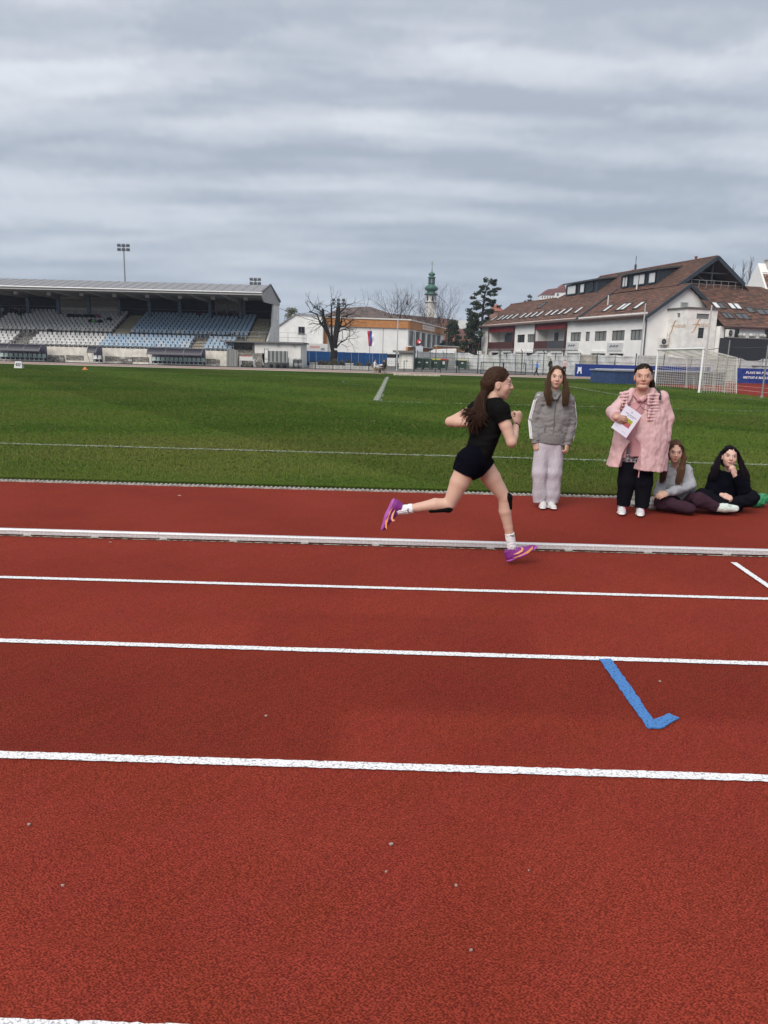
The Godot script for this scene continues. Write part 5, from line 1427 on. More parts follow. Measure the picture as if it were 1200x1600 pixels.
func skylight(parent: Node3D, p: Vector3, along: Vector3, slope: Vector3, w: float, h: float, lit: bool) -> void:
	var nn := along.cross(slope).normalized()
	if nn.y < 0: nn = -nn
	var b := Basis(along, slope, nn)
	var fr := obj("skylight", MB.new().box(p + nn * 0.09 + slope * (h / 2), Vector3(w + 0.12, 0.07, 0.16), b).box(p + nn * 0.09 - slope * (h / 2), Vector3(w + 0.12, 0.07, 0.16), b).box(p + nn * 0.09 + along * (w / 2), Vector3(0.07, h, 0.16), b).box(p + nn * 0.09 - along * (w / 2), Vector3(0.07, h, 0.16), b), M(lin(0.06, 0.055, 0.05), 0.6), parent)
	obj("pane", MB.new().box(p + nn * 0.12, Vector3(w - 0.07, h - 0.07, 0.02), b), M(lin(0.62, 0.63, 0.64), 0.15) if lit else M(lin(0.03, 0.035, 0.04), 0.12), fr)

func long_building() -> void:
	rng.seed = 314
	var t := thing("long_white_building", "long white building with a brown tiled roof, red balconies and dark dormers", "building", Vector3(27, 0, -78), deg_to_rad(15.55))
	var white := M(lin(0.80, 0.795, 0.78), 0.88, 0, 0.05, 0.08)
	var dark := M(lin(0.045, 0.048, 0.055), 0.6)
	var anth := M(lin(0.045, 0.06, 0.075), 0.45, 0.3, 0.15, 0.4)
	var frame := M(lin(0.06, 0.05, 0.045), 0.6)
	var pane := M(lin(0.16, 0.18, 0.18), 0.08)
	var pane_d := M(lin(0.03, 0.035, 0.035), 0.08)
	var UZ := Vector3(0, 0, 1)
	var U := Vector3.UP
	# facade
	var holes := [Rect2(3.4, 3.05, 9.2, 3.3), Rect2(19.6, 3.05, 8.5, 3.3)]
	var wins := [[-34.56, 2.5, 2], [-31.2, 2.3, 3], [-19.0, 2.6, 3], [-15.33, 1.0, 1], [-13.23, 2.6, 3], [-9.54, 2.6, 3], [-5.84, 2.2, 3]]
	for w in wins: holes.append(Rect2(w[0] + 48.0, 3.88, w[1], 1.09))
	var lows := [[-43.5, 2.6], [-39.0, 2.6], [-34.5, 2.4], [-31.2, 2.4], [-27.5, 2.6], [-23.5, 2.6], [-19.0, 2.6], [-13.4, 2.8], [-9.5, 2.6]]
	for w in lows: holes.append(Rect2(w[0] + 48.0, 1.0, w[1], 1.45))
	var fw := MB.new()
	wall_with_holes(fw, Vector3(0, 0, -48), UZ, 45.0, 6.7, holes, 0.22, 2)
	fw.quad(Vector3(0, 0, -48), Vector3(0, 6.7, -48), Vector3(10, 6.7, -48), Vector3(10, 0, -48))
	fw.tri(Vector3(0, 6.7, -48), Vector3(5, 10.0, -48), Vector3(10, 6.7, -48))
	obj("facade_wall", fw, white, t)
	var kk := 0
	for w in wins:
		window(t, Vector3(0.17, 3.88, w[0]), UZ, w[1], 1.09, w[2], frame, pane if kk != 0 else pane_d); kk += 1
	for w in lows:
		window(t, Vector3(0.17, 1.0, w[0]), UZ, w[1], 1.45, 3, frame, pane_d)
		obj("shutter_box", MB.new().box(Vector3(-0.08, 2.60, w[0] + w[1] / 2), Vector3(0.2, 0.26, w[1] + 0.3)), M(lin(0.66, 0.66, 0.64), 0.6), t)
	obj("shutter", MB.new().box(Vector3(0.02, 1.75, -17.7), Vector3(0.06, 1.4, 2.5)), M(lin(0.60, 0.60, 0.58), 0.6), t)
	obj("shutter", MB.new().box(Vector3(0.02, 1.75, -22.2), Vector3(0.06, 1.4, 2.5)), M(lin(0.60, 0.60, 0.58), 0.6), t)
	obj("shutter", MB.new().box(Vector3(0.02, 1.75, -26.2), Vector3(0.06, 1.4, 2.5)), M(lin(0.60, 0.60, 0.58), 0.6), t)
	# balconies
	var red := M(lin(0.26, 0.016, 0.024), 0.7, 0, 0.25, 0.8)
	var maroon := M(lin(0.085, 0.022, 0.024), 0.7, 0, 0.25, 0.8)
	for bi in 2:
		var z0: float = [-44.6, -28.4][bi]; var z1: float = [-35.4, -19.9][bi]
		obj("balcony_recess", MB.new().quad_box(Vector3(0.22, 3.05, z0), Vector3(1.6, 6.35, z1)), M(lin(0.55, 0.54, 0.52), 0.85), t)
		var n := 11
		for i in n:          # upright red boards of the screen
			var w := (z1 - z0) / n
			obj("screen_board", MB.new().box(Vector3(-0.12, 6.0, z0 + w * (i + 0.5)), Vector3(0.06, 1.02, w * 0.95)), red, t)
		obj("screen_rail", MB.new().box(Vector3(-0.07, 6.45, (z0 + z1) / 2), Vector3(0.05, 0.07, z1 - z0)).box(Vector3(-0.07, 5.56, (z0 + z1) / 2), Vector3(0.05, 0.07, z1 - z0)), maroon, t)
		for i in n:
			var w := (z1 - z0) / n
			var right := bi == 1 and i > 4
			obj("balcony_board", MB.new().box(Vector3(-0.30, 3.50, z0 + w * (i + 0.5)), Vector3(0.05, 1.0, w * 0.94)), dark if right else maroon, t)
		obj("balcony_slab", MB.new().box(Vector3(0.1, 2.95, (z0 + z1) / 2), Vector3(0.95, 0.14, z1 - z0 + 0.2)), M(lin(0.20, 0.16, 0.15), 0.8), t)
		for z in [z0, z1]:
			obj("balcony_post", MB.new().box(Vector3(-0.24, 3.3, z), Vector3(0.12, 6.3, 0.12)), maroon, t)
		window(t, Vector3(1.55, 3.1, z0 + 4.6 if bi == 0 else z1 - 3.4), UZ, 4.2 if bi == 0 else 3.2, 2.2, 3, frame, pane_d)
		obj("balcony_door", MB.new().box(Vector3(1.5, 4.1, z0 + 2.8), Vector3(0.08, 2.1, 0.9)), dark, t)
	obj("glazed_corner", MB.new().box(Vector3(0.4, 4.6, -37.4), Vector3(0.08, 1.4, 3.8)), M(lin(0.035, 0.04, 0.05), 0.2), t)
	# wall signs
	for s in [[-19.5, 3.05, 2.8, 0.92], [-9.92, 2.95, 2.94, 0.86]]:
		var sb := obj("sign_board", MB.new().box(Vector3(-0.12, s[1] + s[3] / 2 - 0.2, s[0] + s[2] / 2), Vector3(0.22, s[3], s[2])), M(lin(0.52, 0.53, 0.54), 0.4), t)
		var mk := MB.new()
		for i in 9:
			mk.box(Vector3(-0.24, s[1] + s[3] * (0.28 + 0.07 * (i * 7 % 3)), s[0] + s[2] * (0.2 + i * 0.07)), Vector3(0.012, 0.08 + 0.06 * (i * 5 % 3), 0.17))
		obj("script_print", mk, M(lin(0.07, 0.07, 0.08), 0.7), sb)
	obj("downpipe", MB.new().tube([Vector3(-0.45, 6.3, -3.0), Vector3(-0.12, 5.9, -2.9), Vector3(-0.1, 0, -2.9)], [0.08], 8), M(lin(0.06, 0.07, 0.08), 0.5), t)
	obj("gutter", MB.new().cyl(Vector3(-0.62, 6.30, -48.6), Vector3(-0.62, 6.30, -2.8), 0.09, -1, 8), M(lin(0.07, 0.055, 0.05), 0.5), t)
	# roof slopes
	var SL := 0.7
	var R := func(x: float, z: float) -> Vector3: return Vector3(x, 6.62 + SL * x, z)
	var rm := VM(0.85)
	var r1 := MB.new()
	tiled(r1, R.call(-0.6, -48.6), R.call(-0.6, -17.5), R.call(5.0, -17.5), R.call(5.0, -48.6))
	tiled(r1, Vector3(10.6, 6.2, -48.6), Vector3(10.6, 6.2, -31), Vector3(5.0, 10.12, -31), Vector3(5.0, 10.12, -48.6), 1.0)
	obj("roof_slope", r1, rm, t)
	var r2 := MB.new()
	tiled(r2, R.call(-0.6, -17.4) - U * 0.12, R.call(-0.6, -2.6) - U * 0.12, R.call(4.5, -2.6) - U * 0.12, R.call(4.5, -17.4) - U * 0.12)
	tiled(r2, Vector3(9.2, 6.35, -2.6), Vector3(9.2, 6.35, -9), Vector3(4.5, 9.64, -9), Vector3(4.5, 9.64, -2.6))
	obj("roof_slope", r2, rm, t)
	var r3 := MB.new()
	tiled(r3, R.call(4.4, -33.4), R.call(4.4, -4.6), R.call(8.9, -4.6), R.call(8.9, -28.4))
	tiled(r3, Vector3(17.8, 6.6, -33), Vector3(17.8, 6.6, -9.0), Vector3(8.9, 12.85, -4.6), Vector3(8.9, 12.85, -28.4), 1.2)
	tiled(r3, Vector3(17.8, 6.6, -9.0), Vector3(12.7, 10.18, -4.6), Vector3(8.91, 12.85, -4.6), Vector3(8.9, 12.85, -4.6), 1.2)
	tiled(r3, R.call(4.4, -33.4), Vector3(13.4, R.call(4.4, 0).y, -33.4), Vector3(8.95, 12.85, -28.4), Vector3(8.9, 12.85, -28.4))
	obj("roof_slope", r3, rm, t)
	obj("ridge_tiles", MB.new().cyl(Vector3(5.0, 10.14, -48.6), Vector3(5.0, 10.14, -33), 0.12, -1, 6).cyl(Vector3(8.9, 12.87, -28.4), Vector3(8.9, 12.87, -4.6), 0.12, -1, 6).cyl(Vector3(4.5, 9.66, -9), Vector3(4.5, 9.66, -2.6), 0.11, -1, 6), M(lin(0.11, 0.055, 0.042), 0.85), t)
	obj("roof_step", MB.new().seg(R.call(-0.5, -17.45), R.call(5.1, -17.45), 0.22, 0.28), dark, t)
	obj("verge_board", MB.new().seg(Vector3(-0.6, 6.0, -2.55), Vector3(4.5, 9.56, -2.55), 0.1, 0.34).seg(Vector3(4.5, 9.56, -2.55), Vector3(9.3, 6.2, -2.55), 0.1, 0.34), anth, t)
	obj("verge_board", MB.new().seg(Vector3(4.4, 9.60, -4.5), Vector3(8.9, 12.75, -4.5), 0.1, 0.42).seg(Vector3(8.9, 12.75, -4.5), Vector3(12.6, 10.1, -4.5), 0.1, 0.42), anth, t)
	# open gallery in the upper gable
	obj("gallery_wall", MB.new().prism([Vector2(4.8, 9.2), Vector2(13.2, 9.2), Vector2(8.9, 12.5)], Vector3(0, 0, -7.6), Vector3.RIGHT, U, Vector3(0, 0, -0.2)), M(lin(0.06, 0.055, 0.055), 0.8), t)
	obj("gallery_floor", MB.new().box(Vector3(9, 9.35, -6.1), Vector3(8.6, 0.15, 3.0)), M(lin(0.2, 0.19, 0.18), 0.8), t)
	obj("gallery_truss", MB.new().box(Vector3(8.9, 11.0, -5.2), Vector3(0.14, 3.2, 0.14)).box(Vector3(8.9, 11.2, -5.2), Vector3(4.6, 0.14, 0.14)).seg(Vector3(8.9, 9.9, -5.2), Vector3(6.7, 11.1, -5.2), 0.1, 0.1).box(Vector3(6.0, 10.1, -5.0), Vector3(0.1, 1.4, 0.1)), dark, t)
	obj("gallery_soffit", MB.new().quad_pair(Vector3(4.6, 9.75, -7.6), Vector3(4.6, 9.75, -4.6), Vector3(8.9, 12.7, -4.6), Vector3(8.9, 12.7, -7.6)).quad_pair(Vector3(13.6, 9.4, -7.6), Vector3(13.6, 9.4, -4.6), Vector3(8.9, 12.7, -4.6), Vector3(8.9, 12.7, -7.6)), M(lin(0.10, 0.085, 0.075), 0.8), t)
	var gr := MB.new()
	gr.cyl(Vector3(5.2, 10.35, -4.7), Vector3(12.6, 10.35, -4.7), 0.03, -1, 5).cyl(Vector3(5.2, 9.95, -4.7), Vector3(12.6, 9.95, -4.7), 0.02, -1, 5)
	for i in 9: gr.cyl(Vector3(5.2 + i * 0.92, 9.4, -4.7), Vector3(5.2 + i * 0.92, 10.36, -4.7), 0.025, -1, 5)
	obj("gallery_railing", gr, M(lin(0.3, 0.3, 0.3), 0.5, 0.4), t)
	# dormers
	for d in [[-30.7, -22.5, [[0.5, 2.4, 0], [4.0, 1.15, 0], [6.6, 0.7, 1]]], [-16.9, -9.5, [[0.4, 1.1, 2], [2.7, 2.35, 2], [5.8, 1.3, 0]]]]:
		var z0: float = d[0]; var z1: float = d[1]
		var dm := obj("dormer", MB.new().prism([Vector2(5.2, 10.2), Vector2(5.2, 11.75), Vector2(8.0, 12.0), Vector2(8.0, 11.9)], Vector3(0, 0, z0), Vector3.RIGHT, U, Vector3(0, 0, z1 - z0)), anth, t)
		obj("dormer_roof", MB.new().prism([Vector2(4.75, 11.74), Vector2(4.75, 11.92), Vector2(8.4, 12.42), Vector2(8.4, 12.25)], Vector3(0, 0, z0 - 0.3), Vector3.RIGHT, U, Vector3(0, 0, z1 - z0 + 0.6)), M(lin(0.075, 0.08, 0.085), 0.5, 0.3), dm)
		var seams := MB.new()
		for i in int((z1 - z0) / 0.45): seams.box(Vector3(5.17, 10.97, z0 + i * 0.45), Vector3(0.05, 1.5, 0.035))
		for i in 5: seams.box(Vector3(5.5 + i * 0.5, 11.2 + i * 0.12, z1 + 0.02), Vector3(0.035, 1.2 - i * 0.2, 0.05))
		obj("seams", seams, anth, dm)
		for w in d[2]: window(t, Vector3(5.10, 10.42 if w[2] != 1 else 10.58, z0 + w[0]), UZ, w[1], 1.15 if w[2] != 1 else 1.0, 1 if w[2] == 0 else 2, anth, M(lin(0.55, 0.57, 0.58), 0.12) if w[2] != 1 else pane_d)
	# skylights in the long slope
	for z in [-46.76, -44.1, -42.41, -40.71, -38.78, -36.12, -34.26, -32.4, -30.67, -28.03, -26.36, -24.39, -22.63, -19.97, -13.19, -10.35, -9.43, -6.88]:
		skylight(t, R.call(1.5, z) - (U * 0.12 if z > -17.5 else Vector3.ZERO), UZ, Vector3(1, SL, 0).normalized(), 0.78, 1.35, true)
	for z in [-24.0, -14.0, -34.5]:
		skylight(t, R.call(6.2 if z > -30 else 3.6, z), UZ, Vector3(1, SL, 0).normalized(), 0.9, 1.5, false)
	for p in [[8.9, -20.5, 0.2], [8.9, -8.2, 0.45], [5.0, -43.5, 0.3]]:
		obj("chimney_pot", MB.new().lathe(Vector3(p[0], 12.7 if p[0] > 6 else 10.0, p[1]), [Vector2(0.13, 0), Vector2(0.13, p[2]), Vector2(0.18, p[2]), Vector2(0.18, p[2] + 0.1), Vector2(0, p[2] + 0.15)], 8), M(lin(0.17, 0.07, 0.05), 0.8), t)
	obj("aerial", MB.new().cyl(Vector3(8.9, 12.8, -20.0), Vector3(8.9, 14.6, -20.0), 0.04, -1, 5).box(Vector3(8.9, 13.3, -20.0), Vector3(0.2, 0.6, 0.2)), dark, t)
	obj("vent_pipe", MB.new().cyl(R.call(2.1, -14.4), R.call(2.1, -14.4) + U * 1.1, 0.07, -1, 8), M(lin(0.6, 0.6, 0.6), 0.5), t)
	obj("vent_pipe", MB.new().cyl(R.call(4.6, -12.6), R.call(4.6, -12.6) + U * 0.6, 0.09, -1, 8), M(lin(0.6, 0.6, 0.6), 0.5), t)
	# end gable
	var gw := MB.new()
	wall_with_holes(gw, Vector3(0, 0, -3), Vector3.RIGHT, 9.0, 6.3, [], 0.2)
	gw.prism([Vector2(0, 6.3), Vector2(9.0, 6.3), Vector2(4.5, 9.45)], Vector3(0, 0, -3), Vector3.RIGHT, U, Vector3(0, 0, -0.2))
	obj("gable_wall", gw, white, t)
	window(t, Vector3(3.79, 7.30, -2.98), Vector3.RIGHT, 0.9, 0.55, 1, M(lin(0.5, 0.5, 0.48), 0.6), M(lin(0.25, 0.27, 0.27), 0.1))
	# stair annexe with painted script
	var ax0 := 2.42; var ax1 := 5.9; var az := 0.25
	var aw := MB.new()
	wall_with_holes(aw, Vector3(ax0, 0, az), Vector3.RIGHT, ax1 - ax0, 7.0, [Rect2(1.07, 6.03, 1.48, 0.5), Rect2(1.44, 4.13, 0.7, 1.04)], 0.18)
	wall_with_holes(aw, Vector3(ax0, 0, -3), UZ, az + 3.0, 7.0, [Rect2(1.54, 6.17, 0.5, 0.42)], 0.18)
	aw.quad(Vector3(ax1, 0, -3), Vector3(ax1, 0, az), Vector3(ax1, 7, az), Vector3(ax1, 7, -3))
	aw.quad(Vector3(ax0, 6.99, -3), Vector3(ax1, 6.99, -3), Vector3(ax1, 6.99, az), Vector3(ax0, 6.99, az))
	var worn := M(lin(0.78, 0.77, 0.74), 0.9, 0, 0.09, 0.15)
	obj("annexe_wall", aw, worn, t)
	obj("annexe_coping", MB.new().box(Vector3((ax0 + ax1) / 2, 7.06, (az - 3) / 2), Vector3(ax1 - ax0 + 0.3, 0.14, az + 3.3)), M(lin(0.11, 0.10, 0.09), 0.8), t)
	obj("louvre", MB.new().box(Vector3(ax0 + 1.81, 6.28, az - 0.12), Vector3(1.46, 0.48, 0.05)), M(lin(0.16, 0.165, 0.165), 0.7), t)
	obj("louvre", MB.new().box(Vector3(ax0 + 0.12, 6.38, -1.21), Vector3(0.05, 0.4, 0.48)), M(lin(0.16, 0.165, 0.165), 0.7), t)
	var gbk := obj("glass_block_window", MB.new().box(Vector3(ax0 + 1.79, 4.65, az - 0.12), Vector3(0.68, 1.02, 0.05)), M(lin(0.018, 0.02, 0.02), 0.15), t)
	obj("glazing_bars", MB.new().box(Vector3(ax0 + 1.79, 4.65, az - 0.085), Vector3(0.03, 1.0, 0.03)).box(Vector3(ax0 + 1.79, 4.4, az - 0.085), Vector3(0.68, 0.03, 0.03)).box(Vector3(ax0 + 1.79, 4.9, az - 0.085), Vector3(0.68, 0.03, 0.03)), M(lin(0.08, 0.08, 0.08), 0.6), gbk)
	var rust := M(lin(0.46, 0.24, 0.09), 0.8)
	text("script_lettering", "elduöt", 0.34, rust, t, Transform3D(Basis(Vector3(0, 0, 1.25), U, Vector3(-1, 0, 0)), Vector3(ax0 - 0.015, 5.30, -0.65)), true, true)
	text("script_lettering", "elduöt", 0.34, rust, t, Transform3D(Basis(Vector3(1.05, 0, 0), U, Vector3(0, 0, 1)), Vector3(ax0 + 2.1, 5.42, az + 0.015)), true, true)
	for q in [[Vector3(0, 0, 1), Vector3(ax0 - 0.02, 5.25, -1.98)], [Vector3(1, 0, 0), Vector3(ax0 + 1.05, 5.38, az + 0.02)]]:
		var u: Vector3 = q[0]; var o: Vector3 = q[1]
		obj("script_initial", MB.new().tube([o + u * 0.55 + U * 0.55, o + u * 0.34 + U * 0.62, o + u * 0.2 + U * 0.3, o + U * -0.2, o - u * 0.2 - U * 0.62, o - u * 0.45 - U * 0.72], [0.02, 0.035, 0.045, 0.045, 0.035, 0.015], 5).tube([o - u * 0.35 + U * 0.05, o + u * 0.1 + U * 0.14, o + u * 0.45 + U * 0.08], [0.015, 0.03, 0.02], 5), rust, t)
	var lad := MB.new()
	for s in [0, 1]: lad.cyl(Vector3(2.3, 2.2, -2.6 + s * 0.4), Vector3(2.3, 4.6, -2.6 + s * 0.4), 0.02, -1, 5)
	for i in 8: lad.cyl(Vector3(2.3, 2.4 + i * 0.28, -2.6), Vector3(2.3, 2.4 + i * 0.28, -2.2), 0.015, -1, 5)
	obj("wall_ladder", lad, M(lin(0.35, 0.25, 0.15), 0.7), t)
	# right wing: its slope comes forward beside the annexe and runs up to the gallery
	var wg := MB.new()
	tiled(wg, Vector3(5.95, 5.40, 1.27), Vector3(23, 5.40, 1.27), Vector3(15.6, 10.1, -5.45), Vector3(5.95, 10.1, -5.45), 0.36)
	tiled(wg, Vector3(23, 5.40, -12), Vector3(23, 5.40, 1.27), Vector3(15.61, 10.1, -5.45), Vector3(15.6, 10.1, -5.45), 1.0)
	tiled(wg, Vector3(11, 5.40, -12), Vector3(23, 5.40, -12), Vector3(15.6, 10.1, -5.45), Vector3(11, 10.1, -5.45), 1.2)
	obj("roof_slope", wg, rm, t)
	var ws := Vector3(0, 0.7, -1).normalized()
	for p in [[7.14, 0], [7.82, 1], [9.07, 0], [9.79, 0]]: skylight(t, Vector3(p[0], 7.50, -1.79), Vector3.RIGHT, ws, 0.62, 1.1, p[1] == 0)
	for p in [[11.02, 7.22, -1.34, 0.8], [12.2, 7.05, -1.1, 0.9], [13.15, 7.05, -1.1, 0.9], [7.2, 6.46, -0.25, 0.55], [7.80, 6.46, -0.25, 0.55], [8.89, 6.46, -0.25, 0.7], [9.65, 6.46, -0.25, 0.7]]: skylight(t, Vector3(p[0], p[1] - 0.05, p[2]), Vector3.RIGHT, ws, p[3], 1.0, false)
	obj("wing_wall", MB.new().box(Vector3(14.2, 2.7, -5.4), Vector3(16.4, 5.35, 12.4)), white, t)
	obj("wing_gutter", MB.new().cyl(Vector3(5.95, 5.34, 1.32), Vector3(23, 5.34, 1.32), 0.08, -1, 8), M(lin(0.10, 0.06, 0.05), 0.6), t)
	for x in [6.5, 11.4]: window(t, Vector3(x, 4.22, 0.83), Vector3.RIGHT, 1.7, 0.95, 3, frame, pane_d)
	# dark terrace with clutter
	obj("terrace_parapet", MB.new().box(Vector3(13.4, 3.15, 1.55), Vector3(14.8, 2.1, 1.3)), M(lin(0.018, 0.02, 0.026), 0.7), t)
	obj("terrace_coping", MB.new().box(Vector3(13.4, 4.23, 2.15), Vector3(14.9, 0.06, 0.16)), M(lin(0.25, 0.25, 0.25), 0.6), t)
	for i in 7: obj("terrace_post", MB.new().box(Vector3(6.6 + i * 1.7, 3.15, 2.23), Vector3(0.06, 2.0, 0.05)), M(lin(0.03, 0.033, 0.04), 0.6), t)
	obj("awning", MB.new().prism([Vector2(0, 2.05), Vector2(1.8, 1.55), Vector2(1.8, 1.48), Vector2(0, 1.95)], Vector3(7.6, 0, 2.25), Vector3(0, 0, 1), U, Vector3(9, 0, 0)), M(lin(0.14, 0.145, 0.15), 0.7), t)
	obj("ground_floor_wall", MB.new().box(Vector3(13.4, 1.05, 1.45), Vector3(14.6, 2.08, 1.2)), M(lin(0.45, 0.42, 0.36), 0.85), t)
	var ac := thing("air_conditioner", "white air conditioner box on the end gable of the long building", "air conditioner", t.transform * Vector3(2.05, 3.76, -2.6), t.rotation.y)
	ac_unit(ac)
	var ac2 := thing("air_conditioner", "large white air conditioner standing on the dark terrace", "air conditioner", t.transform * Vector3(6.75, 4.68, 1.35), t.rotation.y + 0.35)
	ac_unit(ac2); ac2.scale = Vector3.ONE * 1.1
	rng.seed = 8
	for i in 7:
		var p := t.transform * Vector3(7.7 + i * 0.62, 4.22, 1.75 - 0.25 * (i % 2))
		var cl := thing("terrace_pot", "small pot or bundle on the parapet of the dark terrace", "pot", p, 0, "clutter on the terrace parapet")
		obj("pot", MB.new().lathe(Vector3.ZERO, [Vector2(0.12, 0), Vector2(0.2, 0.25), Vector2(0.17, 0.25), Vector2(0.1, 0.08)], 8), M(lin(0.35, 0.33, 0.31).lerp(lin(0.1, 0.1, 0.1), rng.randf()), 0.8), cl)
		obj("contents", MB.new().lathe(Vector3(0, 0.2, 0), [Vector2(0.17, 0), Vector2(0.2 + 0.1 * rng.randf(), 0.15), Vector2(0.05, 0.3)], 7), M(lin(0.3, 0.31, 0.28).lerp(lin(0.5, 0.5, 0.5), rng.randf()), 0.9), cl)
	# ---------------- far houses, poplars, castle on its hill
	var hs := thing("white_gabled_house", "white gabled house with a brown roof and a wide chimney above the wing roof", "house", Vector3(65.6, 0, -134), 0.05)
	obj("wall", MB.new().prism([Vector2(-5.2, 0), Vector2(5.2, 0), Vector2(5.2, 13.4), Vector2(-5.2, 13.4)], Vector3(0, 0, 4), Vector3.RIGHT, U, Vector3(0, 0, -8)).prism([Vector2(4, 13.4), Vector2(-4, 13.4), Vector2(0, 18.4)], Vector3(-4.6, 0, 0), Vector3(0, 0, 1), U, Vector3(9.6, 0, 0)), M(lin(0.74, 0.74, 0.72), 0.85), hs)
	var hm := MB.new()
	tiled(hm, Vector3(-4.3, 13.2, 4.4), Vector3(5.6, 13.2, 4.4), Vector3(5.6, 18.2, 0), Vector3(-4.3, 18.2, 0), 0.5)
	obj("roof", hm, rm, hs)
	obj("chimney", MB.new().box(Vector3(-1.6, 18.2, 0.4), Vector3(3.4, 1.4, 1.4)).box(Vector3(-1.6, 18.95, 0.4), Vector3(3.7, 0.2, 1.7)), M(lin(0.45, 0.42, 0.38), 0.85), hs)
	for s in [[1145.5, 413.5, 150.0, 1.3, "slender leafless poplar, shortest of the three beside the gallery roof"], [1162, 409, 148.0, 1.5, "slender leafless poplar, middle one beside the gallery roof"], [1173.5, 402, 146.0, 1.6, "slender leafless poplar next to the white gabled house"]]:
		rng.seed = int(s[0])
		var p := Z(s[0], s[1], s[2])
		var pt := thing("poplar_tree", s[4], "tree", Vector3(p.x, 0, -s[2]))
		obj("trunk", MB.new().tube([Vector3.ZERO, Vector3(0.2, p.y * 0.95, 0)], [0.35, 0.03], 6), M(lin(0.09, 0.075, 0.065), 0.95), pt)
		var mb := MB.new(); var tips := []
		for i in 60:
			var y := lerpf(0.35, 0.97, i / 60.0) * p.y
			var an := i * 2.4
			branch(mb, Vector3(0.2 * y / p.y, y, 0), Vector3(cos(an) * 0.5, 1.4, sin(an) * 0.5).normalized(), s[3] * (1.3 - 0.8 * i / 60.0), 0.035, 3, 4, 0.3, 0.3, tips)
		obj("crown", mb, M(lin(0.10, 0.085, 0.075), 0.95), pt)
	var hill := MB.new(); hill.use_col = true
	rng.seed = 2
	var hn := FastNoiseLite.new(); hn.seed = 3; hn.frequency = 0.02
	for j in 25:
		for i in 41:
			var x := 20.0 + i * 8.0; var z := -480.0 - j * 14.0
			var y := 45.0 * exp(-pow((x - 165.0) / 75.0, 2.0) - pow((z + 640.0) / 85.0, 2.0)) + hn.get_noise_2d(x, z) * 1.5 - 1.2
			hill.col = Color(0.05, 0.055, 0.03).lerp(Color(0.08, 0.07, 0.045), rng.randf())
			hill.vert(Vector3(x, y, z), U)
	for j in 24:
		for i in 40:
			var a := j * 41 + i
			hill.ix.append_array(PackedInt32Array([a, a + 1, a + 42, a, a + 42, a + 41]))
	struct("castle_hill", hill, VM(0.95))
	var ca := thing("castle", "white castle with red roofs and small windows on the hill behind the long roof", "castle", Vector3(112.0, 0, -600))
	var red2 := M(lin(0.24, 0.075, 0.05), 0.85, 0, 0.3, 0.1)
	obj("wall", MB.new().box(Vector3(6, 42, -6), Vector3(12.4, 15.2, 12)), M(lin(0.72, 0.71, 0.68), 0.85), ca)
	obj("wall", MB.new().box(Vector3(14.5, 43.5, -5), Vector3(8.6, 17, 14)), M(lin(0.72, 0.71, 0.68), 0.85), ca)
	obj("roof", MB.new().prism([Vector2(-0.6, 49.6), Vector2(12, 49.9), Vector2(12, 55), Vector2(5, 54)], Vector3(0, 0, 0.6), Vector3.RIGHT, U, Vector3(0, 0, -13)), red2, ca)
	obj("roof", MB.new().prism([Vector2(9.6, 51.6), Vector2(19.4, 52), Vector2(16.2, 58.2)], Vector3(0, 0, 2.4), Vector3.RIGHT, U, Vector3(0, 0, -15)), red2, ca)
	for i in 6:
		for r in 2: obj("window", MB.new().box(Vector3(1.0 + i * 2.0, 48.0 - r * 2.6, 0.06), Vector3(0.8, 1.4, 0.1)), M(lin(0.05, 0.05, 0.05), 0.5), ca)
	obj("window", MB.new().box(Vector3(12.2, 50, 2.06), Vector3(1.6, 2.0, 0.1)), M(lin(0.12, 0.12, 0.11), 0.5), ca)
	for s in [[822, 467, 330.0], [828.5, 461, 330.0]]:
		var p := Z(s[0], s[1], s[2])
		evergreen(Vector3(p.x, 0, -s[2]), p.y, 5.5, "dark treetop showing over the low end of the long roof" if s[0] < 825 else "taller dark treetop over the low end of the long roof", int(s[0]), 50, 60, Color(0.012, 0.02, 0.01), Color(0.035, 0.045, 0.022), 0.7)

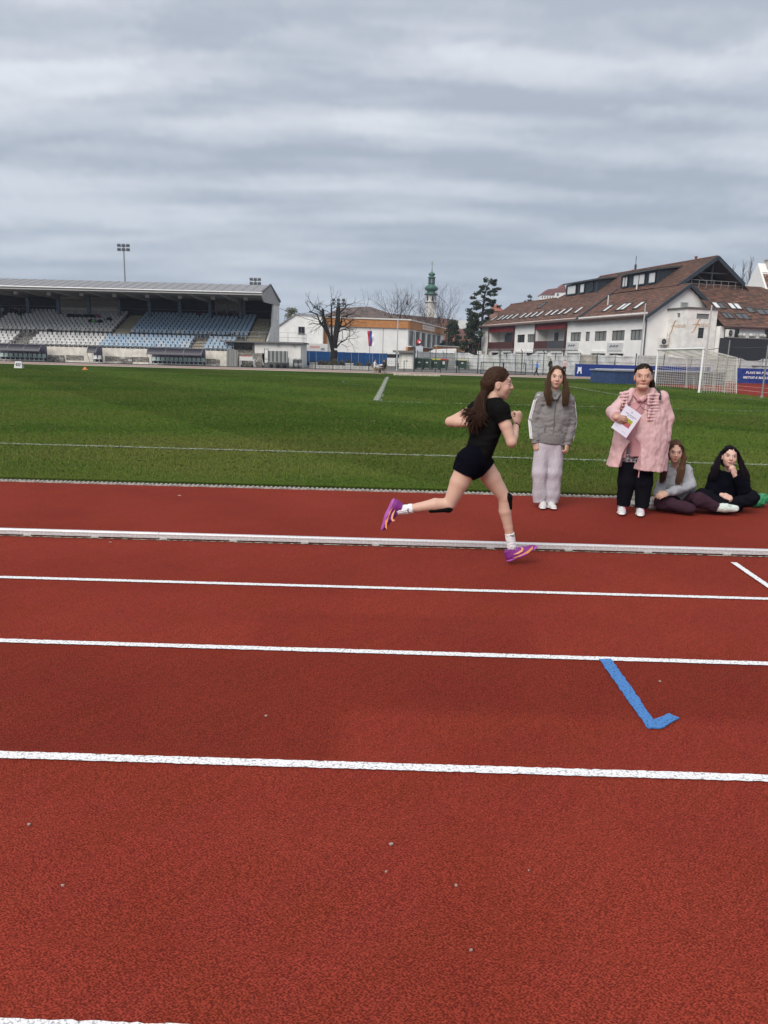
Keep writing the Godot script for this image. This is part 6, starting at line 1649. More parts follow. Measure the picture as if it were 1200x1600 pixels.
func sports_side() -> void:
	var U := Vector3.UP
	var steel := M(lin(0.32, 0.33, 0.34), 0.5, 0.5)
	var postm := M(lin(0.03, 0.04, 0.045), 0.6)
	# white tarpaulin hung on a wire fence: every sheet its own part
	rng.seed = 91
	var tf := thing("tarpaulin_fence", "wire fence hung with sagging pale tarpaulin sheets before the long building", "fence")
	var line := [Vector3(3.2, 0, -101), Vector3(8.6, 0, -107), Vector3(13.8, 0, -100), Vector3(16.4, 0, -90), Vector3(19.4, 0, -80), Vector3(22.8, 0, -72.5), Vector3(31.5, 0, -75), Vector3(44, 0, -79)]
	var tarp := [M(lin(0.56, 0.58, 0.58), 0.45, 0, 0.12, 0.3), M(lin(0.62, 0.64, 0.64), 0.45, 0, 0.12, 0.3), M(lin(0.55, 0.57, 0.54), 0.45, 0, 0.12, 0.3), M(lin(0.42, 0.40, 0.35), 0.7, 0, 0.2, 0.3)]
	var cnt := 0
	for i in line.size() - 1:
		var a: Vector3 = line[i]; var b: Vector3 = line[i + 1]
		var k := maxi(1, int(round(a.distance_to(b) / 2.7)))
		for s in k:
			var p := a.lerp(b, float(s) / k); var q := a.lerp(b, float(s + 1) / k)
			obj("post", MB.new().box(p + U * 1.2, Vector3(0.08, 2.4, 0.08)), postm, tf)
			var mb := MB.new()
			var nx := 10; var ny := 6
			var sag := rng.randf_range(0.02, 0.32) if rng.randf() < 0.6 else 0.03
			var hh := 2.25
			var nn := (q - p).cross(U).normalized()
			for y in ny + 1:
				for x in nx + 1:
					var u := 0.02 + 0.96 * x / nx; var v := float(y) / ny
					var top := hh - sag * 4.0 * u * (1.0 - u)
					var w := 0.05 * sin(u * 9.0 + v * 5.0 + cnt) * (0.4 + v) + 0.06 * sin(u * 3.1 + cnt * 2.0) * v
					mb.vert(p.lerp(q, u) + U * lerpf(0.12, top, v) + nn * (0.06 + w), nn)
			for y in ny:
				for x in nx:
					var c := y * (nx + 1) + x
					mb.ix.append_array(PackedInt32Array([c, c + 1, c + nx + 2, c, c + nx + 2, c + nx + 1]))
			var st := SurfaceTool.new()
			st.create_from(mb.mesh(), 0); st.generate_normals()
			obj("tarpaulin", st.commit(), tarp[3] if cnt == 14 else tarp[cnt % 3], tf)
			for r in 4: obj("wire", MB.new().cyl(p + U * (0.5 + r * 0.5) + nn * 0.16, q + U * (0.5 + r * 0.5) + nn * 0.16, 0.011, -1, 4), postm, tf)
			cnt += 1
	# blue hoarding
	var blue := M(lin(0.010, 0.035, 0.22), 0.5, 0, 0.15, 0.4)
	var hd := thing("blue_hoarding", "long bright blue hoarding beyond the far bend of the track", "hoarding")
	var A := Vector3(16.0, 0, -67.5); var B := Vector3(28.2, 0, -68.5)
	for i in 6:
		var p := A.lerp(B, i / 6.0); var q := A.lerp(B, (i + 0.985) / 6.0)
		obj("panel", MB.new().seg(p + U * 0.77, q + U * 0.77, 0.06, 1.08), blue, hd)
		obj("post", MB.new().box(p + Vector3(-0.02, 0.68, -0.08), Vector3(0.07, 1.36, 0.07)), M(lin(0.30, 0.35, 0.40), 0.5), hd)
	var em := Z(906.5, 570, 67.4)
	obj("emblem", MB.new().prism([Vector2(-0.21, -0.32), Vector2(-0.11, -0.32), Vector2(-0.07, -0.11), Vector2(0.07, -0.11), Vector2(0.11, -0.32), Vector2(0.21, -0.32), Vector2(0.15, 0.08), Vector2(0.18, 0.29), Vector2(0.06, 0.20), Vector2(0.00, 0.27), Vector2(-0.06, 0.20), Vector2(-0.18, 0.29), Vector2(-0.15, 0.08)], Vector3(em.x, 0.80, -67.48), Vector3.RIGHT, U, Vector3(0, 0, 0.02)), M(lin(0.68, 0.70, 0.76), 0.6), hd)
	# banner with lettering
	var bn := thing("blue_banner", "blue banner with two lines of white lettering on the fence behind the red apron", "banner")
	var b0 := Z(1150, 586, 64.7); b0.y = 0
	var bm := MB.new()
	for y in 7:
		for x in 25:
			var w := 0.035 * sin(x * 0.9 + y * 0.5) + 0.02 * sin(x * 2.3 - y * 1.7)
			bm.vert(b0 + Vector3(x * 0.26, 0.10 + y * 0.205, w), Vector3(0, 0, 1))
	for y in 6:
		for x in 24:
			var c := y * 25 + x
			bm.ix.append_array(PackedInt32Array([c, c + 1, c + 26, c, c + 26, c + 25]))
	var st2 := SurfaceTool.new(); st2.create_from(bm.mesh(), 0); st2.generate_normals()
	obj("sheet", st2.commit(), blue, bn)
	var wl := M(lin(0.74, 0.74, 0.78), 0.6)
	text("lettering", "PLAVI NA PTUJA KO", 0.20, wl, bn, Transform3D(Basis(Vector3(1.05, 0, 0), U + Vector3(0.2, 0, 0), Vector3(0, 0, 1)), b0 + Vector3(2.05, 0.98, 0.075)))
	text("lettering", "METUD K NASLEDST", 0.20, wl, bn, Transform3D(Basis(Vector3(1.05, 0, 0), U + Vector3(0.2, 0, 0), Vector3(0, 0, 1)), b0 + Vector3(1.9, 0.58, 0.075)))
	for i in 3: obj("post", MB.new().box(b0 + Vector3(-0.15 + i * 3.2, 0.8, -0.1), Vector3(0.09, 1.6, 0.09)), steel, bn)
	# crash mats
	var m0 := G(960, 600); var m1 := G(1131, 602)
	var dir := (m1 - m0).normalized(); var L := m0.distance_to(m1)
	var nr := dir.cross(U).normalized()
	var mats := thing("landing_mats", "row of thick blue landing mats under a pale grey net cover behind the goal", "landing mat")
	for i in 8:
		var f0 := i / 8.0; var f1 := (i + 0.97) / 8.0
		var blueish := i < 2
		obj("mat_section", MB.new().seg(m0 + dir * (L * f0) + U * 0.47 - nr * 1.4, m0 + dir * (L * f1) + U * 0.47 - nr * 1.4, 2.8, 0.9), M(lin(0.030, 0.062, 0.16), 0.6, 0, 0.2, 0.6) if blueish else M(lin(0.15, 0.155, 0.175), 0.8, 0, 0.25, 0.5), mats)
	obj("top_cover", MB.new().seg(m0 + U * 0.97 - nr * 1.4 - dir * 0.1, m1 + U * 0.97 - nr * 1.4 + dir * 0.1, 2.95, 0.10), M(lin(0.24, 0.26, 0.31), 0.7), mats)
	# white hurdle-like benches in front of the hoarding
	for s in [[938, 588, 0], [966, 589, 1]]:
		var g := G(s[0], 594.0)
		var b := thing("white_trestle", "white trestle board standing before the blue hoarding" if s[2] == 0 else "white trestle board beside the landing mats", "trestle", Vector3(g.x, 0, g.z))
		obj("board", MB.new().box(Vector3(0.6, 0.92, 0), Vector3(2.2, 0.12, 0.2)), M(lin(0.72, 0.72, 0.72), 0.5), b)
		obj("panel", MB.new().box(Vector3(0.6, 0.72, 0.02), Vector3(0.8, 0.22, 0.05)), M(lin(0.70, 0.70, 0.72), 0.5), b)
		for x in [-0.35, 1.5]:
			obj("leg", MB.new().box(Vector3(x, 0.45, 0), Vector3(0.12, 0.9, 0.1)), M(lin(0.66, 0.66, 0.66), 0.5), b)
			obj("foot", MB.new().box(Vector3(x, 0.03, 0), Vector3(0.14, 0.06, 0.6)), M(lin(0.5, 0.5, 0.5), 0.5), b)
	# goal with net
	var g := thing("football_goal", "white football goal with a pale net at the end of the pitch", "goal", Vector3(17.2, 0, -43.0))
	var gw := M(lin(0.80, 0.80, 0.80), 0.35)
	obj("near_post", MB.new().cyl(Vector3(0, 0, 0), Vector3(0, 2.44, 0), 0.06, -1, 12), gw, g)
	obj("far_post", MB.new().cyl(Vector3(0, 0, -7.32), Vector3(0, 2.44, -7.32), 0.06, -1, 12), gw, g)
	obj("crossbar", MB.new().cyl(Vector3(0, 2.44, 0.06), Vector3(0, 2.44, -7.38), 0.06, -1, 12), gw, g)
	for z in [0.0, -7.32]:
		obj("net_stay", MB.new().tube([Vector3(0, 2.42, z), Vector3(0.9, 2.2, z), Vector3(1.9, 2.0, z)], [0.012], 5).tube([Vector3(1.9, 2.0, z), Vector3(2.1, 0.05, z)], [0.02], 5), gw, g)
	var net := MB.new()
	var N := func(u: float, v: float) -> Vector3:       # u along the mouth, v from crossbar over the top and down the back
		var wob := 0.05 * sin(u * 23.0) * sin(v * 7.0)
		var sag := 0.14 * absf(sin(u * PI * 4.0))
		if v < 0.45: return Vector3(1.9 * v / 0.45, 2.42 - 0.42 * v / 0.45 - sag * sin(v / 0.45 * PI), -7.32 * u)
		var w := (v - 0.45) / 0.55
		return Vector3(1.9 + 0.2 * w + wob + 0.10 * sin(u * 30.0) * w, 2.0 * (1.0 - w), -7.32 * u + 0.06 * sin(v * 31.0))
	for i in 49:
		var pts := []
		for k in 13: pts.append(N.call(i / 48.0, k / 12.0))
		net.tube(pts, [0.0095], 3, false)
	for k in 31:
		var pts := []
		for i in 41: pts.append(N.call(i / 40.0, k / 30.0))
		net.tube(pts, [0.0095], 3, false)
	for z in [0.0, -7.32]:
		for i in 15:
			var f := i / 14.0
			net.cyl(Vector3(2.0 * f, 0.02, z), Vector3(1.9 * f, 2.42 - 0.42 * f, z), 0.0095, -1, 3)
			net.cyl(Vector3(0.0, 2.3 * f, z), Vector3(2.1 - 0.2 * f, 2.0 * f, z), 0.0095, -1, 3)
	obj("net", net, M(lin(0.66, 0.64, 0.58), 0.8), g)
	# tall poles
	for s in [[Vector3(21.1, 0, -66), 6.46, 0.07, "tall pale pole before the right end of the facade"], [Vector3(25.85, 0, -64), 6.3, 0.08, "tall pale pole before the painted stair annexe"]]:
		var p := thing("flagpole", s[3], "pole", s[0])
		obj("shaft", MB.new().cyl(Vector3.ZERO, Vector3(0.03, s[1], 0), s[2], s[2] * 0.75, 8), M(lin(0.42, 0.42, 0.42), 0.5), p)
		obj("base_plate", MB.new().box(Vector3(0, 0.05, 0), Vector3(0.4, 0.1, 0.4)), steel, p)
	for s in [[G(1131, 613), 3.0, "grey steel net pole beside the goal"], [G(1190, 622), 2.62, "grey steel net pole on the red apron away from the goal"]]:
		var p := thing("net_pole", s[2], "pole", s[0])
		obj("shaft", MB.new().cyl(Vector3.ZERO, Vector3(0, s[1], 0), 0.045, 0.04, 8), M(lin(0.25, 0.26, 0.26), 0.5, 0.4), p)
		obj("socket", MB.new().cyl(Vector3.ZERO, Vector3(0, 0.12, 0), 0.08, -1, 8), steel, p)
	var pa := G(1131, 613) + U * 2.6; var pb := G(1190, 622) + U * 2.5
	tag(obj("net_rope", MB.new().tube([pa + Vector3(-1.9, -0.25, 0.6), pa, pa.lerp(pb, 0.5) - U * 0.03, pb], [0.016], 4), postm), "dark rope strung between the two steel net poles", "rope")
	# far people
	var boy := G(838, 588.8)
	person_blob(Vector3(boy.x, 0, boy.z), -1.35, 1.42, Color(0.02, 0.17, 0.52), Color(0.012, 0.013, 0.02), Color(0.16, 0.11, 0.05), "person in a bright blue top and dark shorts walking on the far track", "walk")
	var p2 := Z(860, 572, 75)
	person_blob(Vector3(p2.x, 0, -75), 0.6, 1.68, Color(0.012, 0.012, 0.014), Color(0.03, 0.03, 0.035), Color(0.04, 0.03, 0.02), "person in black standing by the tarpaulin fence", "stand")
	var p3 := Z(882, 572, 74)
	person_blob(Vector3(p3.x, 0, -74), -0.4, 1.7, Color(0.46, 0.40, 0.40), Color(0.02, 0.02, 0.03), Color(0.45, 0.43, 0.40), "person in a pale top standing at the end of the blue hoarding", "stand")
	var nb := thing("white_notice", "small white notice with red print on the fence post by the pine", "sign", Vector3(Z(749, 550, 98).x, 0, -98))
	obj("plate", MB.new().box(Vector3(0, Z(749, 551, 98).y, 0), Vector3(0.55, 0.42, 0.03)), M(lin(0.7, 0.68, 0.68), 0.6), nb)
	obj("print", MB.new().box(Vector3(0, Z(749, 551, 98).y, 0.018), Vector3(0.4, 0.1, 0.008)), M(lin(0.45, 0.25, 0.25), 0.6), nb)
	obj("post", MB.new().box(Vector3(0, Z(749, 551, 98).y / 2, -0.04), Vector3(0.06, Z(749, 551, 98).y, 0.05)), steel, nb)

# ================================================================ people
const SKIN := Color(0.55, 0.345, 0.262)
func fwd_basis(fwd: Vector3, up := Vector3.UP) -> Basis:
	var z := fwd.normalized()
	var x := up.cross(z).normalized()
	return Basis(x, z.cross(x), z)
func head_mesh(mb: MB, c: Vector3, b: Basis, s: float, skin: Color, brow: Color, wide := 1.0, neck := []) -> void:
	var L := func(x: float, y: float, z: float) -> Vector3: return c + b * (Vector3(x * wide, y, z) * s)
	var E := func(x: float, y: float, z: float, rx: float, ry: float, rz: float, k: float, ty := "e") -> Array: return [ty, L.call(x, y, z), Vector3(rx * wide, ry, rz) * s, b, k]
	var p := [E.call(0, 0.035, -0.012, 0.073, 0.088, 0.094, 0.02), E.call(0, -0.02, 0.02, 0.060, 0.085, 0.072, 0.03), E.call(0, -0.064, 0.026, 0.046, 0.042, 0.054, 0.03), E.call(0, -0.093, 0.058, 0.021, 0.017, 0.019, 0.02)]
	p.append(["c", L.call(0, 0.020, 0.088), L.call(0, -0.020, 0.106), 0.008 * s, 0.0125 * s, 0.014])
	p.append(["c", L.call(-0.034, 0.034, 0.080), L.call(0.034, 0.034, 0.080), 0.011 * s, 0.011 * s, 0.016])
	for sd in [-1.0, 1.0]:
		p.append(E.call(sd * 0.036, -0.030, 0.060, 0.024, 0.025, 0.022, 0.022))
		p.append(E.call(sd * 0.012, -0.024, 0.097, 0.008, 0.007, 0.009, 0.006))
		p.append(E.call(sd * 0.031, 0.013, 0.097, 0.017, 0.010, 0.013, 0.012, "-e"))
		p.append(E.call(sd * 0.031, 0.013, 0.079, 0.014, 0.011, 0.012, 0.005))
		p.append(E.call(sd * 0.0715, -0.012, -0.002, 0.0085, 0.030, 0.018, 0.006)); p.append(E.call(sd * 0.082, -0.010, 0.003, 0.006, 0.018, 0.009, 0.006, "-e"))
	p.append(E.call(0, -0.052, 0.089, 0.021, 0.006, 0.009, 0.008)); p.append(E.call(0, -0.061, 0.087, 0.018, 0.007, 0.009, 0.008))
	p.append_array(neck)
	var pt := []
	pt.append([L.call(0, -0.0565, 0.094), Vector3(0.024, 0.0115, 0.02) * s, b, Color(0.40, 0.135, 0.125), 0.3])
	for sd in [-1.0, 1.0]:
		pt.append([L.call(sd * 0.038, -0.03, 0.08), Vector3(0.03, 0.024, 0.04) * s, b, Color(skin.r * 1.0, skin.g * 0.80, skin.b * 0.80), 1.0])
		pt.append([L.call(sd * 0.034, 0.013, 0.085), Vector3(0.0175, 0.0075, 0.03) * s, b, Color(0.42, 0.36, 0.33), 0.5])
		pt.append([L.call(sd * 0.033, 0.0135, 0.085), Vector3(0.0082, 0.0080, 0.03) * s, b, Color(0.03, 0.02, 0.014), 0.4])
		pt.append([L.call(sd * 0.036, 0.021, 0.08), Vector3(0.0215, 0.0048, 0.035) * s, b, Color(0.06, 0.036, 0.028), 0.6])
		pt.append([L.call(sd * 0.037, 0.0375, 0.075), Vector3(0.026, 0.0062, 0.045) * s, b, brow, 0.7])
	mb.add(field(p, 0.0044 * s, skin, pt))
func hand_mesh(mb: MB, wr: Vector3, dir: Vector3, nrm: Vector3, curl: float, thumb: float, s: float, skin: Color) -> void:
	dir = dir.normalized()
	nrm = (nrm - dir * nrm.dot(dir)).normalized()
	var sd := dir.cross(nrm) * thumb                # towards the thumb
	var p := [["f", wr - dir * 0.02 * s, wr + dir * 0.03 * s, 0.027 * s, 0.034 * s, 0.015, nrm, 0.62], ["f", wr + dir * 0.03 * s, wr + dir * 0.072 * s, 0.037 * s, 0.039 * s, 0.012, nrm, 0.42]]
	var ln := [0.068, 0.078, 0.072, 0.056]
	for i in 4:
		var q: Vector3 = wr + (dir * (0.088 - 0.004 * absf(i - 1.2)) + sd * (0.029 - 0.0195 * i)) * s
		var d := dir
		var ax := dir.cross(nrm)
		var l: float = ln[i]
		for j in 3:
			d = d.rotated(ax, -curl * [0.9, 1.15, 0.8][j] * (1.0 + 0.06 * i))
			var e: Vector3 = q + d * l * [0.46, 0.32, 0.22][j] * s
			p.append(["c", q, e, (0.0092 - 0.0008 * j) * s, (0.0086 - 0.0009 * j) * s, 0.003])
			q = e
	var t0 := wr + (dir * 0.022 + sd * 0.028) * s
	var t1 := t0 + (dir * 0.030 + sd * 0.022 - nrm * 0.012 * (1.0 + curl)) * s
	var t2 := t1 + (dir * 0.030 - sd * 0.012 * curl - nrm * 0.010 * curl) * s
	p.append(["c", t0, t1, 0.0145 * s, 0.0105 * s, 0.01]); p.append(["c", t1, t2, 0.0105 * s, 0.0085 * s, 0.003])
	mb.add(field(p, 0.0036 * s, skin))
func strand_mesh(mb: MB, list: Array, r: float, c0: Color, c1: Color) -> void:      # list of point arrays
	mb.use_col = true
	for pts in list:
		mb.col = c0.lerp(c1, rng.randf())
		var rad := []
		for i in pts.size(): rad.append(r * (1.0 - 0.65 * pow(float(i) / (pts.size() - 1), 2.0)))
		mb.tube(pts, rad, 4, false)
func jitter(v: float) -> Vector3: return Vector3(rng.randf_range(-v, v), rng.randf_range(-v, v), rng.randf_range(-v, v))
func shoe(parent: Node3D, heel: Vector3, dir: Vector3, up: Vector3, s: float, upper: Color, sole: Color, thick := 0.024) -> Array:
	var f := dir.normalized()
	var u := (up - f * up.dot(f)).normalized()
	var r := f.cross(u)
	var L := func(x: float, y: float, z := 0.0) -> Vector3: return heel + (f * x + u * y + r * z) * s
	var bs := Basis(f, u, r)
	var so := obj("shoe_sole", MB.new().add(field([["f", L.call(0.015, thick * 0.5), L.call(0.12, thick * 0.45), 0.040 * s, 0.040 * s, 0.02, u, thick / 0.085], ["f", L.call(0.12, thick * 0.45), L.call(0.215, thick * 0.62), 0.043 * s, 0.036 * s, 0.02, u, thick / 0.09]], 0.005, sole)), VM(0.6), parent)
	var up_p := [["c", L.call(0.012, 0.045), L.call(0.13, 0.036), 0.036 * s, 0.035 * s, 0.02], ["e", L.call(0.165, 0.032), Vector3(0.075, 0.026, 0.042) * s, bs, 0.02], ["o", L.call(0.03, 0.045), L.call(0.022, 0.098), 0.040 * s, 0.038 * s, 0.02], ["c", L.call(0.06, 0.075), L.call(0.13, 0.045), 0.026 * s, 0.022 * s, 0.02]]
	var uo := obj("shoe_upper", MB.new().add(field(up_p, 0.005, upper)), VM(0.65, 0.12, 12.0), parent)
	var lace := MB.new()
	for i in 4:
		var a: Vector3 = L.call(0.075 + i * 0.02, 0.090 - i * 0.010, -0.022); var b: Vector3 = L.call(0.083 + i * 0.02, 0.088 - i * 0.010, 0.022)
		lace.tube([a - u * 0.008, (a + b) / 2 + u * 0.007, b - u * 0.008], [0.0035 * s], 4)
	obj("laces", lace, M(lin(0.75, 0.72, 0.75), 0.8), uo)
	return [so, uo, f, u, r]

func runner() -> void:
	rng.seed = 1001
	var D := 5.82
	var J := func(px: float, py: float, near := 0.0) -> Vector3: return Z(px, py, D - near)
	var t := thing("person", "person running in black top and shorts with purple shoes and a long brown ponytail", "person", Vector3.ZERO)
	var nb: Vector3 = J.call(770, 630); var shR: Vector3 = J.call(782, 641, 0.15); var shL: Vector3 = J.call(752, 636, -0.15)
	var elR: Vector3 = J.call(799, 691, 0.20); var wrR: Vector3 = J.call(806, 664, 0.06)
	var elL: Vector3 = J.call(703, 659, -0.25); var wrL: Vector3 = J.call(737, 662, -0.10)
	var hipR: Vector3 = J.call(734, 719, 0.085); var hipL: Vector3 = J.call(748, 718, -0.085)
	var knR: Vector3 = J.call(702, 788, 0.09); var anR: Vector3 = J.call(632, 796, 0.08)
	var knL: Vector3 = J.call(788, 777, -0.08); var anL: Vector3 = J.call(798, 845, -0.09)
	var ch: Vector3 = J.call(766, 652); var wa: Vector3 = J.call(752, 697); var pe: Vector3 = J.call(741, 720)
	var lat := (shR - shL).normalized()
	var axis := (nb - pe).normalized()
	var fw := lat.cross(axis).normalized()
	if fw.x < 0: fw = -fw
	var hz := Vector3(0, 0, 1)
	var fh := hz.cross(axis).normalized()
	# body
	var calf := func(k: Vector3, a: Vector3, back: Vector3) -> Array:
		var m := k.lerp(a, 0.32) + back * 0.012
		return [["c", k, m, 0.046, 0.0485, 0.012], ["c", m, k.lerp(a, 0.68) + back * 0.004, 0.0485, 0.036, 0.010], ["c", k.lerp(a, 0.68) + back * 0.004, a, 0.036, 0.030, 0.008]]
	var p := [["c", hipR, hipR.lerp(knR, 0.5), 0.086, 0.073, 0.04], ["c", hipR.lerp(knR, 0.5), knR, 0.073, 0.049, 0.012], ["c", hipL, hipL.lerp(knL, 0.5), 0.086, 0.073, 0.04], ["c", hipL.lerp(knL, 0.5), knL, 0.073, 0.049, 0.012]]
	p.append_array(calf.call(knR, anR, Vector3(0.2, 1, 0).normalized())); p.append_array(calf.call(knL, anL, Vector3(-1, 0.1, 0).normalized()))
	for a in [[shR, elR, wrR], [shL, elL, wrL]]:
		p.append(["c", a[0], a[0].lerp(a[1], 0.5), 0.050, 0.045, 0.03]); p.append(["c", a[0].lerp(a[1], 0.5), a[1], 0.044, 0.036, 0.010])
		p.append(["c", a[1], a[1].lerp(a[2], 0.35), 0.036, 0.039, 0.015]); p.append(["c", a[1].lerp(a[2], 0.35), a[2], 0.039, 0.026, 0.010])
	p.append(["f", pe, wa, 0.125, 0.11, 0.05, fh, 0.7]); p.append(["f", wa, ch, 0.11, 0.135, 0.05, fw, 0.62])
	var hc: Vector3 = J.call(778.5, 600)
	p.append(["c", nb, hc + Vector3(-0.012, -0.05, 0), 0.052, 0.046, 0.03])
	var tape := Color(0.010, 0.010, 0.011)
	var body := MB.new().add(field(p, 0.0085, SKIN))
	var hb := fwd_basis(Vector3(1, -0.05, 0.12), Vector3(0.05, 1, 0))
	head_mesh(body, hc, hb, 1.0, SKIN, Color(0.06, 0.035, 0.025))
	hand_mesh(body, wrR, Vector3(0.25, 1, -0.1), Vector3(0.75, -0.1, 0.75), 1.45, -1.0, 1.0, SKIN)
	hand_mesh(body, wrL, (wrL - elL), Vector3(0, 1, 0), 1.3, 1.0, 1.0, SKIN)
	obj("body", body, VM(0.55), t)
	# knee tapes
	var tp := func(k: Vector3, a: Vector3, h: Vector3, fr: Vector3, up: float, dn: float) -> void:
		obj("knee_tape", MB.new().add(field([["f", k.lerp(h, up) + fr * 0.032, k + fr * 0.034, 0.026, 0.030, 0.02, hz, 1.0], ["c", k + fr * 0.034, k.lerp(a, dn) + fr * 0.036, 0.028, 0.018, 0.02]], 0.006, tape)), cloth_v(), t)
	tp.call(knL, anL, hipL, Vector3(0.85, 0.1, 0.5).normalized(), 0.06, 0.24)
	tp.call(knR, anR, hipR, Vector3(-0.12, -0.85, 0.5).normalized(), -0.02, 0.40)
	# clothes
	var black := Color(0.0085, 0.0085, 0.010)
	var sh := [["f", J.call(765, 654), ch, 0.130, 0.150, 0.05, fw, 0.62], ["f", ch, J.call(759, 676), 0.152, 0.128, 0.05, fw, 0.66], ["f", J.call(759, 676), wa, 0.128, 0.118, 0.05, fw, 0.74], ["fo", wa, J.call(745, 713), 0.118, 0.130, 0.05, fh, 0.80]]
	sh.append(["e", J.call(776, 655, 0.06), Vector3(0.055, 0.055, 0.06), Basis.IDENTITY, 0.05]); sh.append(["e", J.call(775, 655, -0.06), Vector3(0.055, 0.055, 0.06), Basis.IDENTITY, 0.05])
	sh.append(["o", shR, shR.lerp(elR, 0.34), 0.062, 0.060, 0.035]); sh.append(["o", shL, shL.lerp(elL, 0.34), 0.062, 0.060, 0.035])
	sh.append(["c", shL, shR, 0.052, 0.052, 0.05]); sh.append(["c", J.call(771, 637), shR, 0.050, 0.050, 0.04]); sh.append(["c", J.call(771, 637), shL, 0.050, 0.050, 0.04])
	obj("shirt", MB.new().add(field(sh, 0.008, black, [], [0.006, Vector3(8, 22, 8)])), cloth_v(), t)
	var so := [["f", J.call(747, 706), pe, 0.128, 0.150, 0.05, fh, 0.80], ["e", J.call(732, 724, 0.05), Vector3(0.095, 0.10, 0.095), Basis.IDENTITY, 0.05], ["e", J.call(734, 724, -0.05), Vector3(0.09, 0.10, 0.09), Basis.IDENTITY, 0.05]]
	so.append(["o", hipR, hipR.lerp(knR, 0.30), 0.098, 0.094, 0.04]); so.append(["o", hipL, hipL.lerp(knL, 0.24), 0.098, 0.092, 0.04])
	obj("shorts", MB.new().add(field(so, 0.008, Color(0.007, 0.007, 0.0085), [], [0.004, Vector3(10, 20, 10)])), cloth_v(), t)
	# socks and shoes
	for a in [[knR, anR, 0], [knL, anL, 1]]:
		var d: Vector3 = (a[1] - a[0]).normalized()
		obj("sock", MB.new().add(field([["o", a[1] + d * 0.045, a[1] - d * 0.065, 0.037, 0.0385, 0.01]], 0.006, Color(0.70, 0.70, 0.73), [], [0.004, Vector3(30, 60, 30)])), VM(0.9), t)
	obj("sock_mark", MB.new().prism([Vector2(-0.02, 0), Vector2(0.0, -0.008), Vector2(0.03, 0.008), Vector2(0.0, 0.0)], anL + Vector3(0.002, 0.055, 0.040), Vector3.RIGHT, Vector3.UP, Vector3(0, 0, 0.004)), M(lin(0.02, 0.02, 0.02), 0.8), t)
	obj("sock_mark", MB.new().prism([Vector2(-0.004, 0.02), Vector2(-0.010, 0.0), Vector2(0.008, -0.024), Vector2(0.0, 0.0)], anR + Vector3(0.03, 0.0, 0.040), Vector3.RIGHT, Vector3.UP, Vector3(0, 0, 0.004)), M(lin(0.02, 0.02, 0.02), 0.8), t)
	var purple := Color(0.20, 0.018, 0.21); var lilac := Color(0.36, 0.08, 0.36)
	var hl: Vector3 = J.call(797, 877.5, -0.09); var tl: Vector3 = J.call(838, 859, -0.09)
	var hr: Vector3 = J.call(611, 782, 0.08); var tr: Vector3 = J.call(594, 823, 0.08)
	for q in [[hl, tl, Vector3(-0.1, 1, 0), -1.0, 0], [hr, tr, Vector3(1, 0.35, 0), 1.0, 1]]:
		var k := shoe(t, q[0], q[1] - q[0], q[2], 1.0, purple, lilac, 0.036)
		var f: Vector3 = k[2]; var u: Vector3 = k[3]; var r: Vector3 = k[4]
		if r.z < 0: r = -r
		var o: Vector3 = q[0] + r * 0.0405 + u * 0.055
		obj("swoosh", MB.new().prism([Vector2(0.045, 0.0), Vector2(0.085, -0.012), Vector2(0.125, -0.006), Vector2(0.142, 0.012), Vector2(0.132, 0.026), Vector2(0.122, 0.028), Vector2(0.126, 0.014), Vector2(0.112, 0.006), Vector2(0.085, 0.002)], o - r * 0.004, f, u, r * 0.006), M(lin(0.85, 0.42, 0.24), 0.5), k[1])
		obj("midsole_stripe", MB.new().prism([Vector2(0.03, 0.030), Vector2(0.11, 0.028), Vector2(0.17, 0.036), Vector2(0.215, 0.052), Vector2(0.205, 0.034), Vector2(0.16, 0.016), Vector2(0.10, 0.018)], q[0] + r * 0.0400, f, u, r * 0.005), M(lin(0.80, 0.36, 0.10), 0.5), k[0])
	# bracelet
	var wb := (wrR - elR).normalized()
	var bp := []
	var bb := fwd_basis(wb, Vector3(1, 0, 0))
	for i in 13: bp.append(wrR - wb * 0.012 + (bb.x * cos(i * TAU / 12) + bb.y * sin(i * TAU / 12)) * 0.031)
	obj("bracelet", MB.new().tube(bp, [0.0035], 5), M(lin(0.02, 0.015, 0.015), 0.6), t)
	# hair: smooth cap, ear uncovered, gathered into a tail
	var hcol := Color(0.040, 0.020, 0.013)
	var HL := func(x: float, y: float, z: float) -> Vector3: return hc + hb * Vector3(x, y, z)
	var tie: Vector3 = J.call(757, 612)
	var hp := [["e", HL.call(0, 0.040, -0.016), Vector3(0.081, 0.092, 0.100), hb, 0.02], ["e", HL.call(0, -0.005, -0.062), Vector3(0.066, 0.066, 0.058), hb, 0.03], ["c", HL.call(0, -0.01, -0.085), tie, 0.05, 0.026, 0.03], ["-e", HL.call(0, -0.040, 0.098), Vector3(0.100, 0.118, 0.080), hb, 0.012], ["-e", HL.call(0.075, -0.02, 0.0), Vector3(0.03, 0.040, 0.028), hb, 0.01], ["-e", HL.call(-0.075, -0.02, 0.0), Vector3(0.03, 0.040, 0.028), hb, 0.01]]
	var tail: Array = [tie, J.call(752, 628, 0.03), J.call(745, 648, 0.08), J.call(738, 664, 0.11), J.call(734, 679, 0.10)]
	hp.append(["c", tail[0], tail[1], 0.024, 0.040, 0.02]); hp.append(["f", tail[1], tail[2], 0.042, 0.052, 0.03, hz, 0.6]); hp.append(["f", tail[2], tail[3], 0.050, 0.034, 0.03, hz, 0.55]); hp.append(["c", tail[3], tail[4], 0.022, 0.006, 0.02])
	var hair := MB.new().add(field(hp, 0.0055, hcol, [], [0.006, Vector3(30, 22, 90)]))
	var list := []
